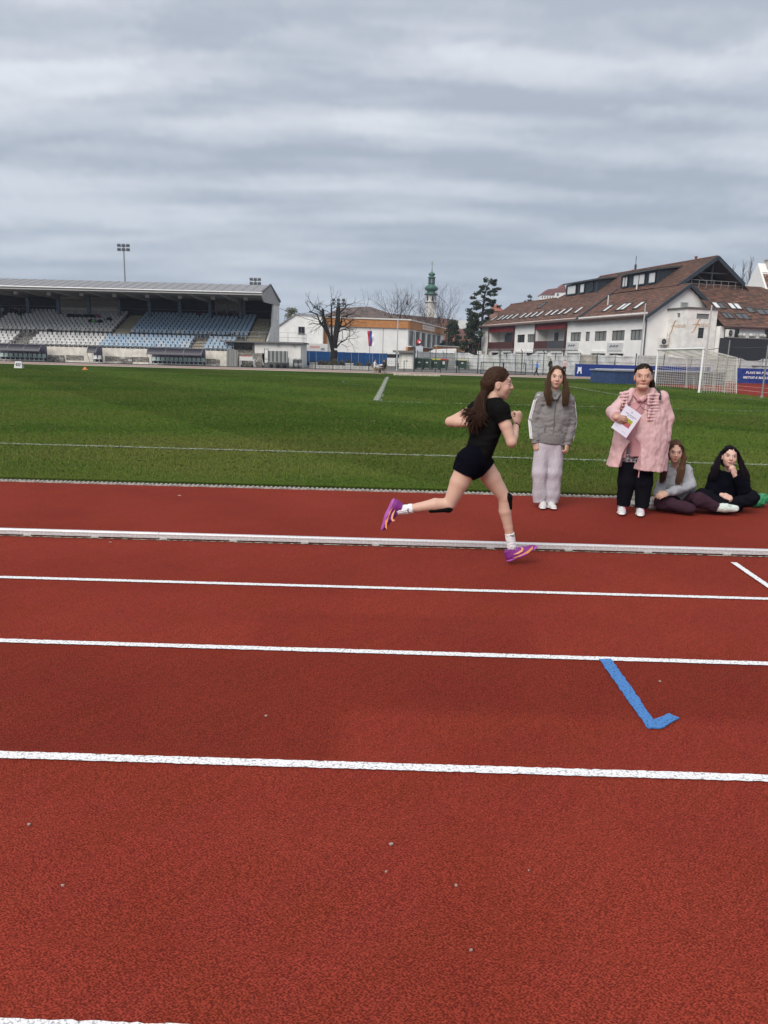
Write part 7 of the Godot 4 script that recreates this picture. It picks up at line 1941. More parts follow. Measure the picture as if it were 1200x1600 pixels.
	for i in 260:
		var a := rng.randf_range(-1, 1); var b := rng.randf_range(0.2, 1)
		var e: Vector3 = J.call(736 + a * 11.0 + (rng.randf_range(-8, 12)), 674 - absf(a) * 16.0 + rng.randf_range(-18, 8), 0.07 + b * 0.10)
		if i % 7 == 0: e = J.call(rng.randf_range(719, 728), rng.randf_range(638, 652), 0.12)
		if i % 11 == 0: e = J.call(rng.randf_range(748, 765), rng.randf_range(650, 668), 0.17)
		var m: Vector3 = J.call(748 + a * 9.0, 641, 0.06 + b * 0.085) + jitter(0.012)
		var st: Vector3 = tie + jitter(0.02)
		list.append([st, st.lerp(m, 0.5) + Vector3(-0.012, 0.012, 0.012), m, m.lerp(e, 0.35) + Vector3(0.014 * a + 0.01, 0, 0.008), m.lerp(e, 0.7) + Vector3(-0.012, 0, 0.006) + jitter(0.006), e])
	strand_mesh(hair, list, 0.0038, hcol, hcol)
	list = []
	for i in 130:         # combed strands over the skull towards the tie
		var an := rng.randf_range(-1.5, 1.5); var z0 := rng.randf_range(0.0, 0.05)
		var pts := []
		for k in 6:
			var q := k / 5.0
			var zz := lerpf(z0, -0.10, q)
			var yy := lerpf(0.045 + 0.085 * cos(an) * sqrt(maxf(0.0, 1.0 - pow((zz + 0.016) / 0.11, 2.0))), -0.035, q * q * 0.8)
			var xx := sin(an) * 0.083 * sqrt(maxf(0.02, 1.0 - pow((zz + 0.016) / 0.112, 2.0))) * (1.0 - 0.45 * q * q)
			pts.append(HL.call(xx, yy, zz))
		pts.append(tie + jitter(0.012))
		list.append(pts)
	strand_mesh(hair, list, 0.0032, hcol, hcol)
	obj("hair", hair, hair_m(), t)
	obj("hair_tie", MB.new().tube([tie + Vector3(0.012, 0.024, 0), tie + Vector3(0, 0, 0.032), tie + Vector3(-0.012, -0.024, 0), tie + Vector3(0, 0, -0.032), tie + Vector3(0.012, 0.024, 0)], [0.008], 6), M(lin(0.01, 0.01, 0.01), 0.7), t)
func cloth_v() -> StandardMaterial3D:
	var m := VM(0.92, 0.10, 9.0, 0.2)
	m.metallic_specular = 0.12
	return m
func hair_m() -> StandardMaterial3D:
	var m := VM(0.62); m.metallic_specular = 0.25
	return m

func long_hair(t: Node3D, hc: Vector3, hb: Basis, s: float, c0: Color, c1: Color, sides: Array, face := 0.0, curl := 0.0) -> void:
	# sides: for each curtain [points down from the temple], drawn as a flattened lock with strands
	var HL := func(x: float, y: float, z: float) -> Vector3: return hc + hb * (Vector3(x, y, z) * s)
	var hp := [["e", HL.call(0, 0.036, -0.022), Vector3(0.083, 0.094, 0.100) * s, hb, 0.02], ["e", HL.call(0, -0.04, -0.06), Vector3(0.075, 0.09, 0.05) * s, hb, 0.03], ["-e", HL.call(0, -0.040 + face, 0.095), Vector3(0.060, 0.118, 0.072) * s, hb, 0.014]]
	for sd in sides:
		for i in sd.size() - 1:
			var w0: float = [0.018, 0.026, 0.040, 0.040][mini(i, 3)]; var w1: float = [0.026, 0.040, 0.030, 0.03][mini(i, 3)]
			hp.append(["f", sd[i], sd[i + 1], w0 * s, w1 * s, 0.02, hb.z, 0.6])
	var hair := MB.new().add(field(hp, 0.0062, c0, [], [0.004, Vector3(60, 9, 60)]))
	var list := []
	for sd in sides:
		for i in 75:
			var off := jitter(1.0)
			var pts := []
			var lx: float = signf((hb.transposed() * (sd[0] - hc)).x)
			var z0 := rng.randf_range(-0.07, 0.062)
			pts.append(HL.call(0.004 * lx, 0.131 - 4.0 * maxf(z0 + 0.02, 0.0) * maxf(z0 + 0.02, 0.0), z0))
			pts.append(HL.call(0.050 * lx, 0.110 - 3.0 * maxf(z0, 0.0) * maxf(z0, 0.0), z0 * 0.8))
			pts.append(HL.call(0.084 * lx, 0.055, z0 * 0.5 + 0.005))
			for k in sd.size():
				var w: float = [0.008, 0.018, 0.036, 0.034][mini(k, 3)]
				pts.append(sd[k] + Vector3(off.x * w, off.y * 0.01, absf(off.z) * w * 0.7 + 0.012) + Vector3(sin(k * 2.6 + i) * curl, 0, cos(k * 2.2 + i) * curl))
			pts[pts.size() - 1] += Vector3(0, rng.randf_range(-0.035, 0.05), 0)
			list.append(pts)
	strand_mesh(hair, list, 0.0042 * s, c0, c1)
	obj("hair", hair, hair_m(), t)

func standing_girl() -> void:
	rng.seed = 2002
	var D := 8.36
	var J := func(px: float, py: float, near := 0.0) -> Vector3: return Z(px, py, D - near)
	var t := thing("person", "person standing in a grey zip jacket with white sleeve stripes and pale sweatpants", "person", Vector3.ZERO)
	var hz := Vector3(0, 0, 1)
	var hc: Vector3 = J.call(869.5, 590.2, 0.03)
	var hb := fwd_basis(Vector3(-0.10, -0.02, 1), Vector3(0.05, 1, 0))
	var nb: Vector3 = J.call(867.5, 615); var pe: Vector3 = J.call(858, 690)
	var shA: Vector3 = J.call(845, 622); var shB: Vector3 = J.call(887.5, 624)
	var elA: Vector3 = J.call(834.5, 658, -0.02); var elB: Vector3 = J.call(892, 660, -0.02)
	var wrA: Vector3 = J.call(836.5, 690, 0.05); var wrB: Vector3 = J.call(886.5, 693, 0.05)
	var hiA: Vector3 = J.call(848, 699); var hiB: Vector3 = J.call(867, 699)
	var knA: Vector3 = J.call(843.5, 738, 0.03); var knB: Vector3 = J.call(865.5, 739, 0.03)
	var anA: Vector3 = J.call(843, 782); var anB: Vector3 = J.call(862, 782.5)
	var p := [["c", nb, hc - Vector3(0, 0.05, 0.01), 0.050, 0.045, 0.03], ["f", nb - Vector3(0, 0.20, 0), pe, 0.10, 0.12, 0.04, hz, 0.6]]
	for a in [[shA, elA, wrA], [shB, elB, wrB]]: p.append(["c", a[0], a[1], 0.04, 0.035, 0.02]); p.append(["c", a[1], a[2], 0.035, 0.025, 0.02])
	for a in [[hiA, knA, anA], [hiB, knB, anB]]: p.append(["c", a[0], a[1], 0.07, 0.05, 0.02]); p.append(["c", a[1], a[2], 0.048, 0.035, 0.02])
	var body := MB.new().add(field(p, 0.010, SKIN, [[J.call(867.5, 618, 0.08), Vector3(0.04, 0.035, 0.1), Basis.IDENTITY, Color(0.012, 0.012, 0.014), 0.2]]))
	head_mesh(body, hc, hb, 0.98, SKIN, Color(0.07, 0.042, 0.03))
	hand_mesh(body, wrA, Vector3(0.15, -1, 0.15), Vector3(-0.7, 0, 0.6), 0.75, 1.0, 0.92, SKIN)
	hand_mesh(body, wrB, Vector3(-0.1, -1, 0.2), Vector3(0.7, 0, 0.6), 0.75, -1.0, 0.92, SKIN)
	obj("body", body, VM(0.55), t)
	var grey := Color(0.235, 0.23, 0.23)
	var jk := [["f", J.call(867, 643), J.call(866, 652), 0.150, 0.172, 0.06, hz, 0.60], ["f", J.call(866, 650), J.call(862, 678), 0.175, 0.168, 0.06, hz, 0.64], ["fo", J.call(862, 678), J.call(859, 692.5), 0.168, 0.160, 0.03, hz, 0.70], ["c", shA, shB, 0.055, 0.055, 0.05], ["c", nb, shA, 0.05, 0.055, 0.04], ["c", nb, shB, 0.05, 0.055, 0.04]]
	for a in [[shA, elA, wrA], [shB, elB, wrB]]:
		jk.append(["c", a[0], a[1], 0.066, 0.062, 0.018]); jk.append(["c", a[1], a[1].lerp(a[2], 0.8), 0.062, 0.056, 0.018]); jk.append(["o", a[1].lerp(a[2], 0.8), a[2] + (a[2] - a[1]) * 0.10, 0.040, 0.038, 0.012])
	var jacket := obj("jacket", MB.new().add(field(jk, 0.0085, grey, [], [0.011, Vector3(8, 14, 8)])), cloth_v(), t)
	obj("collar", MB.new().add(field([["c", J.call(860.5, 613, 0.03), J.call(866, 623, 0.10), 0.020, 0.016, 0.01], ["c", J.call(875.5, 613.5, 0.03), J.call(869.5, 623, 0.10), 0.020, 0.016, 0.01], ["c", J.call(860.5, 613, 0.03), J.call(867.5, 610.5, -0.06), 0.018, 0.02, 0.01], ["c", J.call(875.5, 613.5, 0.03), J.call(867.5, 610.5, -0.06), 0.018, 0.02, 0.01]], 0.006, grey)), cloth_v(), jacket)
	obj("hem_band", MB.new().add(field([["fo", J.call(860, 685.5), J.call(859, 692.5), 0.170, 0.166, 0.01, hz, 0.72]], 0.0085, Color(0.21, 0.205, 0.205))), cloth_v(), jacket)
	var zp := []
	for i in 9: zp.append(J.call(lerpf(868, 864, i / 8.0), lerpf(623, 690, i / 8.0), lerpf(0.104, 0.118, sin(i / 8.0 * PI)) + 0.004))
	obj("zip", MB.new().tube(zp, [0.0045], 5), M(lin(0.12, 0.12, 0.125), 0.5), jacket)
	for q in [[851.5, 664, 850, 674], [875.5, 665, 877.5, 675]]:
		obj("pocket_seam", MB.new().tube([J.call(q[0], q[1], 0.115), J.call((q[0] + q[2]) / 2, (q[1] + q[3]) / 2, 0.125), J.call(q[2], q[3], 0.120)], [0.005], 5), M(lin(0.15, 0.148, 0.148), 0.9), jacket)
	# three white stripes down the sleeves
	for a in [[shA, elA, wrA, -1.0], [shB, elB, wrB, 1.0]]:
		for k in 3:
			var of := (Vector3(a[3] * 0.90, 0.1, 0.42 if a[3] < 0 else -0.25)).normalized()
			var sd := Vector3(-of.z, 0, of.x) * (k - 1) * 0.018
			var mb := MB.new()
			var pts := []
			for i in 13:
				var q := i / 12.0
				var c: Vector3 = a[0].lerp(a[1], q * 2.0) if q < 0.5 else a[1].lerp(a[2], (q - 0.5) * 1.75)
				pts.append(c + of * (lerpf(0.074, 0.058, q) - 0.010 * absf(k - 1) * 0.4) + sd + (Vector3(0.03 * -a[3], 0.035, 0) if i == 0 else Vector3.ZERO))
			mb.tube(pts, [0.0058], 5)
			obj("sleeve_stripe", mb, M(lin(0.74, 0.74, 0.76), 0.8), jacket)
	var lav := Color(0.50, 0.47, 0.52)
	var tr := [["f", J.call(859, 686), J.call(858, 692), 0.148, 0.150, 0.05, hz, 0.68]]
	for a in [[hiA, knA, anA], [hiB, knB, anB]]:
		tr.append(["c", a[0], a[1], 0.094, 0.083, 0.03]); tr.append(["c", a[1], a[1].lerp(a[2], 0.75), 0.083, 0.080, 0.03]); tr.append(["o", a[1].lerp(a[2], 0.72), a[2] + Vector3(0, -0.015, 0), 0.080, 0.070, 0.02])
	obj("sweatpants", MB.new().add(field(tr, 0.0085, lav, [], [0.010, Vector3(9, 4, 9)])), cloth_v(), t)
	for a in [[anA, -0.22], [anB, 0.12]]:
		var h: Vector3 = a[0]; h.y = 0.004; h += Vector3(-a[1] * 0.25, 0, -0.05)
		shoe(t, h, Vector3(a[1], 0, 1), Vector3.UP, 0.98, Color(0.66, 0.65, 0.64), Color(0.70, 0.69, 0.68), 0.030)
	var A: Array = [J.call(858.2, 583, 0.03), J.call(855.5, 598, 0.06), J.call(856, 614, 0.10), J.call(857.5, 630, 0.125)]
	var B: Array = [J.call(880.8, 583, 0.03), J.call(883.5, 598, 0.05), J.call(884.5, 614, 0.09), J.call(882, 631, 0.125)]
	long_hair(t, hc, hb, 0.98, Color(0.066, 0.037, 0.023), Color(0.066, 0.037, 0.023), [A, B])

func pink_woman() -> void:
	rng.seed = 3003
	var D := 8.14
	var J := func(px: float, py: float, near := 0.0) -> Vector3: return Z(px, py, D - near)
	var t := thing("person", "person standing in a long pink quilted coat holding a printed sheet", "person", Vector3.ZERO)
	var hz := Vector3(0, 0, 1)
	var hc: Vector3 = J.call(1005, 589.0, 0.05)
	var hb := fwd_basis(Vector3(-0.28, -0.06, 1), Vector3(-0.02, 1, 0))
	var nb: Vector3 = J.call(1004, 616)
	var shA: Vector3 = J.call(979, 622); var shB: Vector3 = J.call(1034, 622)
	var elA: Vector3 = J.call(959, 644, 0.10); var wrA: Vector3 = J.call(963.5, 652.5, 0.36)
	var elB: Vector3 = J.call(1042, 655, 0.0); var wrB: Vector3 = J.call(1036, 694, 0.08)
	var anA: Vector3 = J.call(974, 788); var anB: Vector3 = J.call(1003, 791, 0.05)
	var hiA: Vector3 = J.call(983, 712); var hiB: Vector3 = J.call(1007, 712)
	var knA: Vector3 = J.call(979, 752, 0.02); var knB: Vector3 = J.call(1006, 753, 0.05)
	var skin := Color(0.52, 0.30, 0.225)
	var p := [["c", nb, hc - Vector3(0, 0.05, 0.02), 0.066, 0.062, 0.03], ["f", nb - Vector3(0, 0.26, 0), J.call(995, 690), 0.17, 0.17, 0.04, hz, 0.6], ["e", hc + Vector3(-0.012, -0.098, 0.045), Vector3(0.055, 0.035, 0.05), Basis.IDENTITY, 0.03]]
	for a in [[shA, elA, wrA], [shB, elB, wrB]]: p.append(["c", a[0], a[1], 0.05, 0.045, 0.02]); p.append(["c", a[1], a[2], 0.045, 0.030, 0.02])
	for a in [[hiA, knA, anA], [hiB, knB, anB]]: p.append(["c", a[0], a[1], 0.08, 0.06, 0.02]); p.append(["c", a[1], a[2], 0.055, 0.038, 0.02])
	p.append(["f", nb - Vector3(0, 0.08, -0.02), nb - Vector3(0, 0.13, -0.05), 0.08, 0.10, 0.04, hz, 0.6])
	var body := MB.new().add(field(p, 0.010, skin))
	head_mesh(body, hc, hb, 1.04, skin, Color(0.03, 0.018, 0.014), 1.14)
	hand_mesh(body, wrA, Vector3(0.9, -0.1, 0.02), Vector3(-0.1, 0.2, 1), 0.30, 1.0, 0.88, Color(0.44, 0.25, 0.19))
	obj("body", body, VM(0.55), t)
	# trousers and shoes
	var tr := [["f", J.call(995, 700), J.call(995, 716), 0.19, 0.185, 0.05, hz, 0.75]]
	for a in [[hiA, knA, anA], [hiB, knB, anB]]: tr.append(["c", a[0], a[1], 0.104, 0.090, 0.03]); tr.append(["o", a[1], a[2] - Vector3(0, 0.01, 0), 0.090, 0.072, 0.03])
	obj("trousers", MB.new().add(field(tr, 0.0085, Color(0.009, 0.009, 0.012), [], [0.006, Vector3(9, 10, 9)])), cloth_v(), t)
	for a in [[anA, -0.28, 0], [anB, -0.30, 1]]:
		var h: Vector3 = a[0]; h.y = 0.004; h += Vector3(0.0, 0, -0.05)
		var k := shoe(t, h, Vector3(a[1], 0, 1), Vector3.UP, 1.0, Color(0.70, 0.69, 0.70), Color(0.72, 0.72, 0.72), 0.034)
		var f: Vector3 = k[2]; var u: Vector3 = k[3]; var r: Vector3 = k[4]
		if r.x < 0: r = -r
		for i in 3:
			obj("shoe_stripe", MB.new().tube([h + f * (0.085 + i * 0.022) + u * 0.028 + r * 0.041, h + f * (0.092 + i * 0.022) + u * 0.055 + r * 0.036, h + f * (0.085 + i * 0.022) + u * 0.076 + r * 0.022], [0.0065], 5), M(lin(0.60, 0.20, 0.34), 0.7), k[1])
	# patterned undershirt, tunic, coat
	var lace := M(lin(0.30, 0.26, 0.29), 0.9, 0, 0.0)
	lace.albedo_texture = noise_tex("paisley", 0.045, 2, 0.10, 1.0, 256, FastNoiseLite.TYPE_CELLULAR, 0.0, 4, 0.2, 0.5)
	lace.uv1_triplanar = true; lace.uv1_scale = Vector3.ONE * 5.0
	var us := MB.new().add(field([["fo", J.call(996, 680), J.call(994, 720), 0.205, 0.215, 0.03, hz, 0.76]], 0.009, Color.WHITE, [], [0.008, Vector3(12, 3, 12)])); us.use_col = false
	obj("patterned_shirt", us, lace, t)
	var rose := Color(0.50, 0.265, 0.285)
	var tu := [["f", J.call(1003, 652, 0.0), J.call(1002, 655, 0.03), 0.20, 0.215, 0.06, hz, 0.66], ["f", J.call(1002, 656, 0.01), J.call(998, 690, 0.02), 0.212, 0.215, 0.06, hz, 0.74], ["fo", J.call(998, 690, 0.02), J.call(1000, 709, 0.02), 0.220, 0.232, 0.04, hz, 0.80], ["e", J.call(990, 649, 0.085), Vector3(0.09, 0.08, 0.075), Basis.IDENTITY, 0.05], ["e", J.call(1010, 649, 0.075), Vector3(0.09, 0.08, 0.07), Basis.IDENTITY, 0.05], ["-e", J.call(985, 712, 0.22), Vector3(0.028, 0.16, 0.12), Basis.IDENTITY, 0.02]]
	tu.append(["c", J.call(990, 615, 0.05), J.call(998, 625, 0.14), 0.018, 0.02, 0.02]); tu.append(["c", J.call(1016, 616, 0.04), J.call(1004, 626, 0.14), 0.018, 0.02, 0.02])
	var tunic := obj("tunic", MB.new().add(field(tu, 0.0085, rose, [], [0.008, Vector3(8, 4, 8)])), cloth_v(), t)
	for q in [[[1004, 628, 0.19], [998, 637, 0.215], [991, 645, 0.225]], [[1004, 628, 0.19], [1010, 632, 0.215], [1016, 636, 0.21]], [[1000, 634, 0.215], [1006, 640, 0.225], [1013, 641, 0.215]]]:
		var pts := []
		for a in q: pts.append(J.call(a[0], a[1], a[2]))
		obj("seam", MB.new().tube(pts, [0.0045], 5), M(lin(0.20, 0.085, 0.10), 0.9), tunic)
	var pink := Color(0.62, 0.40, 0.405)
	var co := [["f", J.call(1004, 655), J.call(1004, 658), 0.235, 0.245, 0.06, hz, 0.70], ["f", J.call(1004, 660), J.call(1001, 690), 0.248, 0.275, 0.06, hz, 0.79], ["fo", J.call(1001, 690), J.call(995, 731), 0.285, 0.325, 0.05, hz, 0.80], ["c", shA, shB, 0.060, 0.060, 0.06], ["c", nb - Vector3(0, 0.02, 0), shA, 0.045, 0.062, 0.03], ["c", nb - Vector3(0, 0.02, 0), shB, 0.045, 0.062, 0.03]]
	for a in [[shA, elA, wrA], [shB, elB, wrB]]:
		co.append(["c", a[0], a[1], 0.074, 0.074, 0.018]); co.append(["o", a[1], a[2] - (a[2] - a[1]).normalized() * 0.035, 0.076, 0.060, 0.02])
	co.append(["-e", J.call(989, 655, 0.30), Vector3(0.130, 0.30, 0.24), Basis.IDENTITY, 0.02])
	co.append(["-e", J.call(987, 735, 0.30), Vector3(0.105, 0.36, 0.26), Basis(Vector3(0, 0, 1), -0.10), 0.02])
	co.append(["-e", J.call(1001, 612, 0.16), Vector3(0.085, 0.10, 0.13), Basis.IDENTITY, 0.02])
	co.append(["c", J.call(988, 611, 0.02), J.call(980, 630, 0.13), 0.024, 0.022, 0.02]); co.append(["c", J.call(1019, 611, 0.0), J.call(1017, 630, 0.14), 0.028, 0.024, 0.02])
	co.append(["c", J.call(988, 611, 0.0), J.call(1003, 608, -0.11), 0.026, 0.034, 0.03]); co.append(["c", J.call(1019, 611, 0.0), J.call(1003, 608, -0.11), 0.028, 0.034, 0.03])
	for i in 9:                        # quilting across the front panels
		var y := 617.0 + i * 4.9
		var dp := lerpf(0.165, 0.222, i / 8.0)
		co.append(["c", J.call(1013.5, y, dp * 0.95), J.call(1029, y, dp * 0.66 + 0.002), 0.0160, 0.0160, 0.006])
		if i < 6: co.append(["c", J.call(981.0 - i * 0.8, y - 3.0, dp * 0.80 + 0.004), J.call(970, y - 2.0, dp * 0.42), 0.0160, 0.0160, 0.006])
	var coat := obj("coat", MB.new().add(field(co, 0.0082, pink, [], [0.011, Vector3(11, 7, 11)])), coat_m(), t)
	obj("coat_lining", MB.new().add(field([["fo", J.call(1000, 700, -0.03), J.call(994, 728, -0.03), 0.27, 0.30, 0.03, hz, 0.70], ["-e", J.call(990, 735, 0.25), Vector3(0.20, 0.5, 0.30), Basis.IDENTITY, 0.02]], 0.010, Color(0.22, 0.03, 0.045))), cloth_v(), coat)
	obj("drawcord", MB.new().tube([J.call(1001, 722, 0.20), J.call(999, 734, 0.20), J.call(997.5, 746, 0.19)], [0.006], 5), M(lin(0.55, 0.33, 0.34), 0.8), coat)
	obj("cuff", MB.new().add(field([["o", elB.lerp(wrB, 0.8), wrB - (wrB - elB).normalized() * 0.03, 0.070, 0.069, 0.01]], 0.008, pink)), coat_m(), coat)
	obj("bag_strap", MB.new().tube([J.call(1028, 607, 0.03), J.call(1031, 614, 0.10), J.call(1031.5, 624, 0.15)], [0.013], 6), M(lin(0.02, 0.02, 0.03), 0.7), t)
	# hair drawn back into a low tail
	var hcol := Color(0.022, 0.012, 0.009)
	var s := 1.04
	var HL := func(x: float, y: float, z: float) -> Vector3: return hc + hb * (Vector3(x * 1.08, y, z) * s)
	var hair := MB.new().add(field([["e", HL.call(0, 0.040, -0.020), Vector3(0.087, 0.092, 0.098) * s, hb, 0.02], ["e", HL.call(0.0, -0.02, -0.06), Vector3(0.075, 0.07, 0.055) * s, hb, 0.03], ["-e", HL.call(0, -0.036, 0.098), Vector3(0.100, 0.118, 0.080) * s, hb, 0.014], ["c", J.call(1018, 597, -0.06), J.call(1021, 612, -0.05), 0.035, 0.026, 0.03]], 0.0058, hcol, [], [0.005, Vector3(40, 30, 40)]))
	var list := []
	for i in 90:
		var an := rng.randf_range(-1.4, 1.4); var z0 := rng.randf_range(-0.02, 0.040)
		var pts := []
		for k in 6:
			var q := k / 5.0
			var zz := lerpf(z0, -0.09, q)
			pts.append(HL.call(sin(an) * 0.084 * sqrt(maxf(0.02, 1.0 - pow((zz + 0.02) / 0.108, 2.0))), 0.043 + 0.090 * cos(an) * sqrt(maxf(0.0, 1.0 - pow((zz + 0.02) / 0.108, 2.0))) - 0.06 * q * q, zz))
		list.append(pts)
	strand_mesh(hair, list, 0.0036, hcol, hcol)
	obj("hair", hair, hair_m(), t)
	# printed sheet in the hand
	var c0: Vector3 = J.call(979, 632.3, 0.335); var c1: Vector3 = J.call(1002.7, 649, 0.335); var c3: Vector3 = J.call(955.3, 668, 0.345)
	var ux := c1 - c0; var uy := c3 - c0
	var nn := ux.cross(uy).normalized()
	if nn.z < 0: nn = -nn
	var sheet := thing("printed_sheet", "white printed sheet with a green and red picture held against the pink coat", "paper")
	var pm := MB.new()
	for j in 7:
		for i in 5:
			var u := i / 4.0; var v := j / 6.0
			pm.vert(c0 + ux * u + uy * v + nn * (0.010 * sin(u * PI) - 0.008 * v * v), nn, Vector2(u, v))
	for j in 6:
		for i in 4:
			var a := j * 5 + i
			pm.ix.append_array(PackedInt32Array([a, a + 1, a + 6, a, a + 6, a + 5]))
	var im := Image.create(210, 297, false, Image.FORMAT_RGB8)
	im.fill(Color(0.86, 0.86, 0.92))
	im.fill_rect(Rect2i(92, 30, 14, 16), Color(0.55, 0.55, 0.62))
	for i in 16: im.fill_rect(Rect2i(38 + i * 9, 66, 4 + i * 5 % 4, 9), Color(0.22, 0.22, 0.30))
	for i in 11: im.fill_rect(Rect2i(66 + i * 8, 84, 3 + i * 7 % 4, 7), Color(0.35, 0.35, 0.45))
	im.fill_rect(Rect2i(50, 112, 118, 92), Color(0.62, 0.68, 0.16))
	for y in 92:
		for x in 118:
			if y > 40 + 20 * sin(x * 0.05) + 0.15 * x: im.set_pixel(50 + x, 112 + y, Color(0.62, 0.20, 0.25).lerp(Color(0.78, 0.50, 0.52), 0.5 + 0.5 * sin(x * 0.7 + y * 0.9)))
	im.fill_rect(Rect2i(110, 140, 10, 22), Color(0.85, 0.72, 0.45)); im.fill_rect(Rect2i(136, 132, 8, 8), Color(0.45, 0.22, 0.12)); im.fill_rect(Rect2i(88, 142, 9, 16), Color(0.65, 0.70, 0.78))
	for i in 7:
		im.fill_rect(Rect2i(22 + i * 6, 246, 4, 3), Color(0.4, 0.4, 0.48)); im.fill_rect(Rect2i(120 + i * 8, 262, 5, 3), Color(0.4, 0.4, 0.48))
	var smt := StandardMaterial3D.new()
	smt.albedo_texture = ImageTexture.create_from_image(im); smt.roughness = 0.7; smt.cull_mode = BaseMaterial3D.CULL_DISABLED
	obj("page", pm, smt, sheet)
	obj("page_back", MB.new().prism([Vector2(0.01, 0.01), Vector2(0.99, 0.01), Vector2(0.99, 0.99), Vector2(0.01, 0.99)], c0 - nn * 0.012, ux, uy, -nn * 0.002), M(lin(0.7, 0.7, 0.74), 0.8), sheet)
func coat_m() -> StandardMaterial3D:
	var m := VM(0.5, 0.06, 8.0, 0.3)
	m.metallic_specular = 0.4
	return m

func seated_girls() -> void:
	rng.seed = 4004
	var hz := Vector3(0, 0, 1)
	# --- grey sweatshirt, maroon trousers
	if true:
		var D := 8.42
		var J := func(px: float, py: float, near := 0.0) -> Vector3: return Z(px, py, D - near)
		var t := thing("person", "person sitting on the track edge in a light grey sweatshirt and maroon trousers", "person")
		var hc: Vector3 = J.call(1055, 706, 0.10)
		var hb := fwd_basis(Vector3(-0.22, -0.16, 1), Vector3(-0.04, 1, 0.1))
		var nb: Vector3 = J.call(1057, 730, 0.02); var pe: Vector3 = J.call(1066, 778, -0.12)
		var shA: Vector3 = J.call(1044, 735); var shB: Vector3 = J.call(1073, 735)
		var elA: Vector3 = J.call(1034, 760, 0.0); var wrA: Vector3 = J.call(1026, 776, 0.18)
		var elB: Vector3 = J.call(1078, 758, 0.08); var wrB: Vector3 = J.call(1041, 771, 0.30)
		var hiB: Vector3 = J.call(1072, 782, -0.06); var knB: Vector3 = J.call(1092, 781, 0.24); var anB: Vector3 = J.call(1120, 793, 0.26)
		var hiA: Vector3 = J.call(1060, 782, -0.06); var knA: Vector3 = J.call(1034, 784, 0.20); var anA: Vector3 = J.call(1078, 795, 0.32)
		var p := [["c", nb, hc - Vector3(0, 0.05, 0.02), 0.048, 0.045, 0.03], ["f", nb - Vector3(0, 0.17, 0), pe, 0.10, 0.12, 0.04, hz, 0.65]]
		for a in [[shA, elA, wrA], [shB, elB, wrB]]: p.append(["c", a[0], a[1], 0.04, 0.035, 0.02]); p.append(["c", a[1], a[2], 0.035, 0.025, 0.02])
		for a in [[hiA, knA, anA], [hiB, knB, anB]]: p.append(["c", a[0], a[1], 0.06, 0.05, 0.02]); p.append(["c", a[1], a[2], 0.045, 0.033, 0.02])
		var body := MB.new().add(field(p, 0.010, SKIN))
		head_mesh(body, hc, hb, 0.96, SKIN, Color(0.07, 0.042, 0.03))
		hand_mesh(body, wrB, wrB - elB, Vector3(0, 0.6, 1), 0.5, 1.0, 0.9, SKIN)
		hand_mesh(body, wrA, Vector3(0.1, -0.8, 0.5), Vector3(-0.6, 0.3, 0.8), 0.4, 1.0, 0.9, SKIN)
		obj("body", body, VM(0.55), t)
		var sw := [["f", J.call(1058, 751), J.call(1061, 758), 0.135, 0.150, 0.05, hz, 0.66], ["f", J.call(1061, 758), J.call(1066, 774, -0.08), 0.155, 0.150, 0.05, hz, 0.75], ["c", shA, shB, 0.052, 0.052, 0.05]]
		for a in [[shA, elA, wrA], [shB, elB, wrB]]:
			sw.append(["c", a[0], a[1], 0.062, 0.060, 0.03]); sw.append(["c", a[1], a[1].lerp(a[2], 0.75), 0.062, 0.052, 0.03]); sw.append(["o", a[1].lerp(a[2], 0.75), a[2], 0.040, 0.036, 0.01])
		obj("sweatshirt", MB.new().add(field(sw, 0.0085, Color(0.36, 0.37, 0.40), [], [0.010, Vector3(8, 11, 8)])), cloth_v(), t)
		var tr := [["f", J.call(1066, 782, -0.12), J.call(1066, 788, -0.08), 0.16, 0.15, 0.05, Vector3.UP, 0.75]]
		for a in [[hiA, knA, anA], [hiB, knB, anB]]:
			tr.append(["c", a[0], a[1], 0.090, 0.078, 0.04]); tr.append(["o" if a[2] == anB else "c", a[1], a[2], 0.078, 0.062, 0.03])
		obj("trousers", MB.new().add(field(tr, 0.0085, Color(0.050, 0.026, 0.038), [], [0.010, Vector3(9, 10, 9)])), cloth_v(), t)
		var sd := Vector3(1, 0.02, 0.15).normalized()
		obj("sock", MB.new().add(field([["c", anB, anB + sd * 0.09, 0.046, 0.044, 0.02], ["c", anB + sd * 0.07, anB + sd * 0.19 - Vector3(0, 0.004, 0), 0.046, 0.038, 0.02]], 0.006, Color(0.56, 0.62, 0.58), [[anB + sd * 0.12 + Vector3(0, 0.03, 0.03), Vector3(0.03, 0.02, 0.03), Basis.IDENTITY, Color(0.35, 0.48, 0.42), 0.5]], [0.006, Vector3(40, 40, 40)])), VM(0.9), t)
		var A: Array = [J.call(1043.5, 699, 0.07), J.call(1041, 716, 0.10), J.call(1037, 733, 0.13), J.call(1034, 751, 0.15)]
		var B: Array = [J.call(1066.5, 699, 0.07), J.call(1068.5, 716, 0.11), J.call(1064, 735, 0.17), J.call(1059, 754, 0.20)]
		long_hair(t, hc, hb, 0.96, Color(0.090, 0.047, 0.027), Color(0.090, 0.047, 0.027), [A, B])
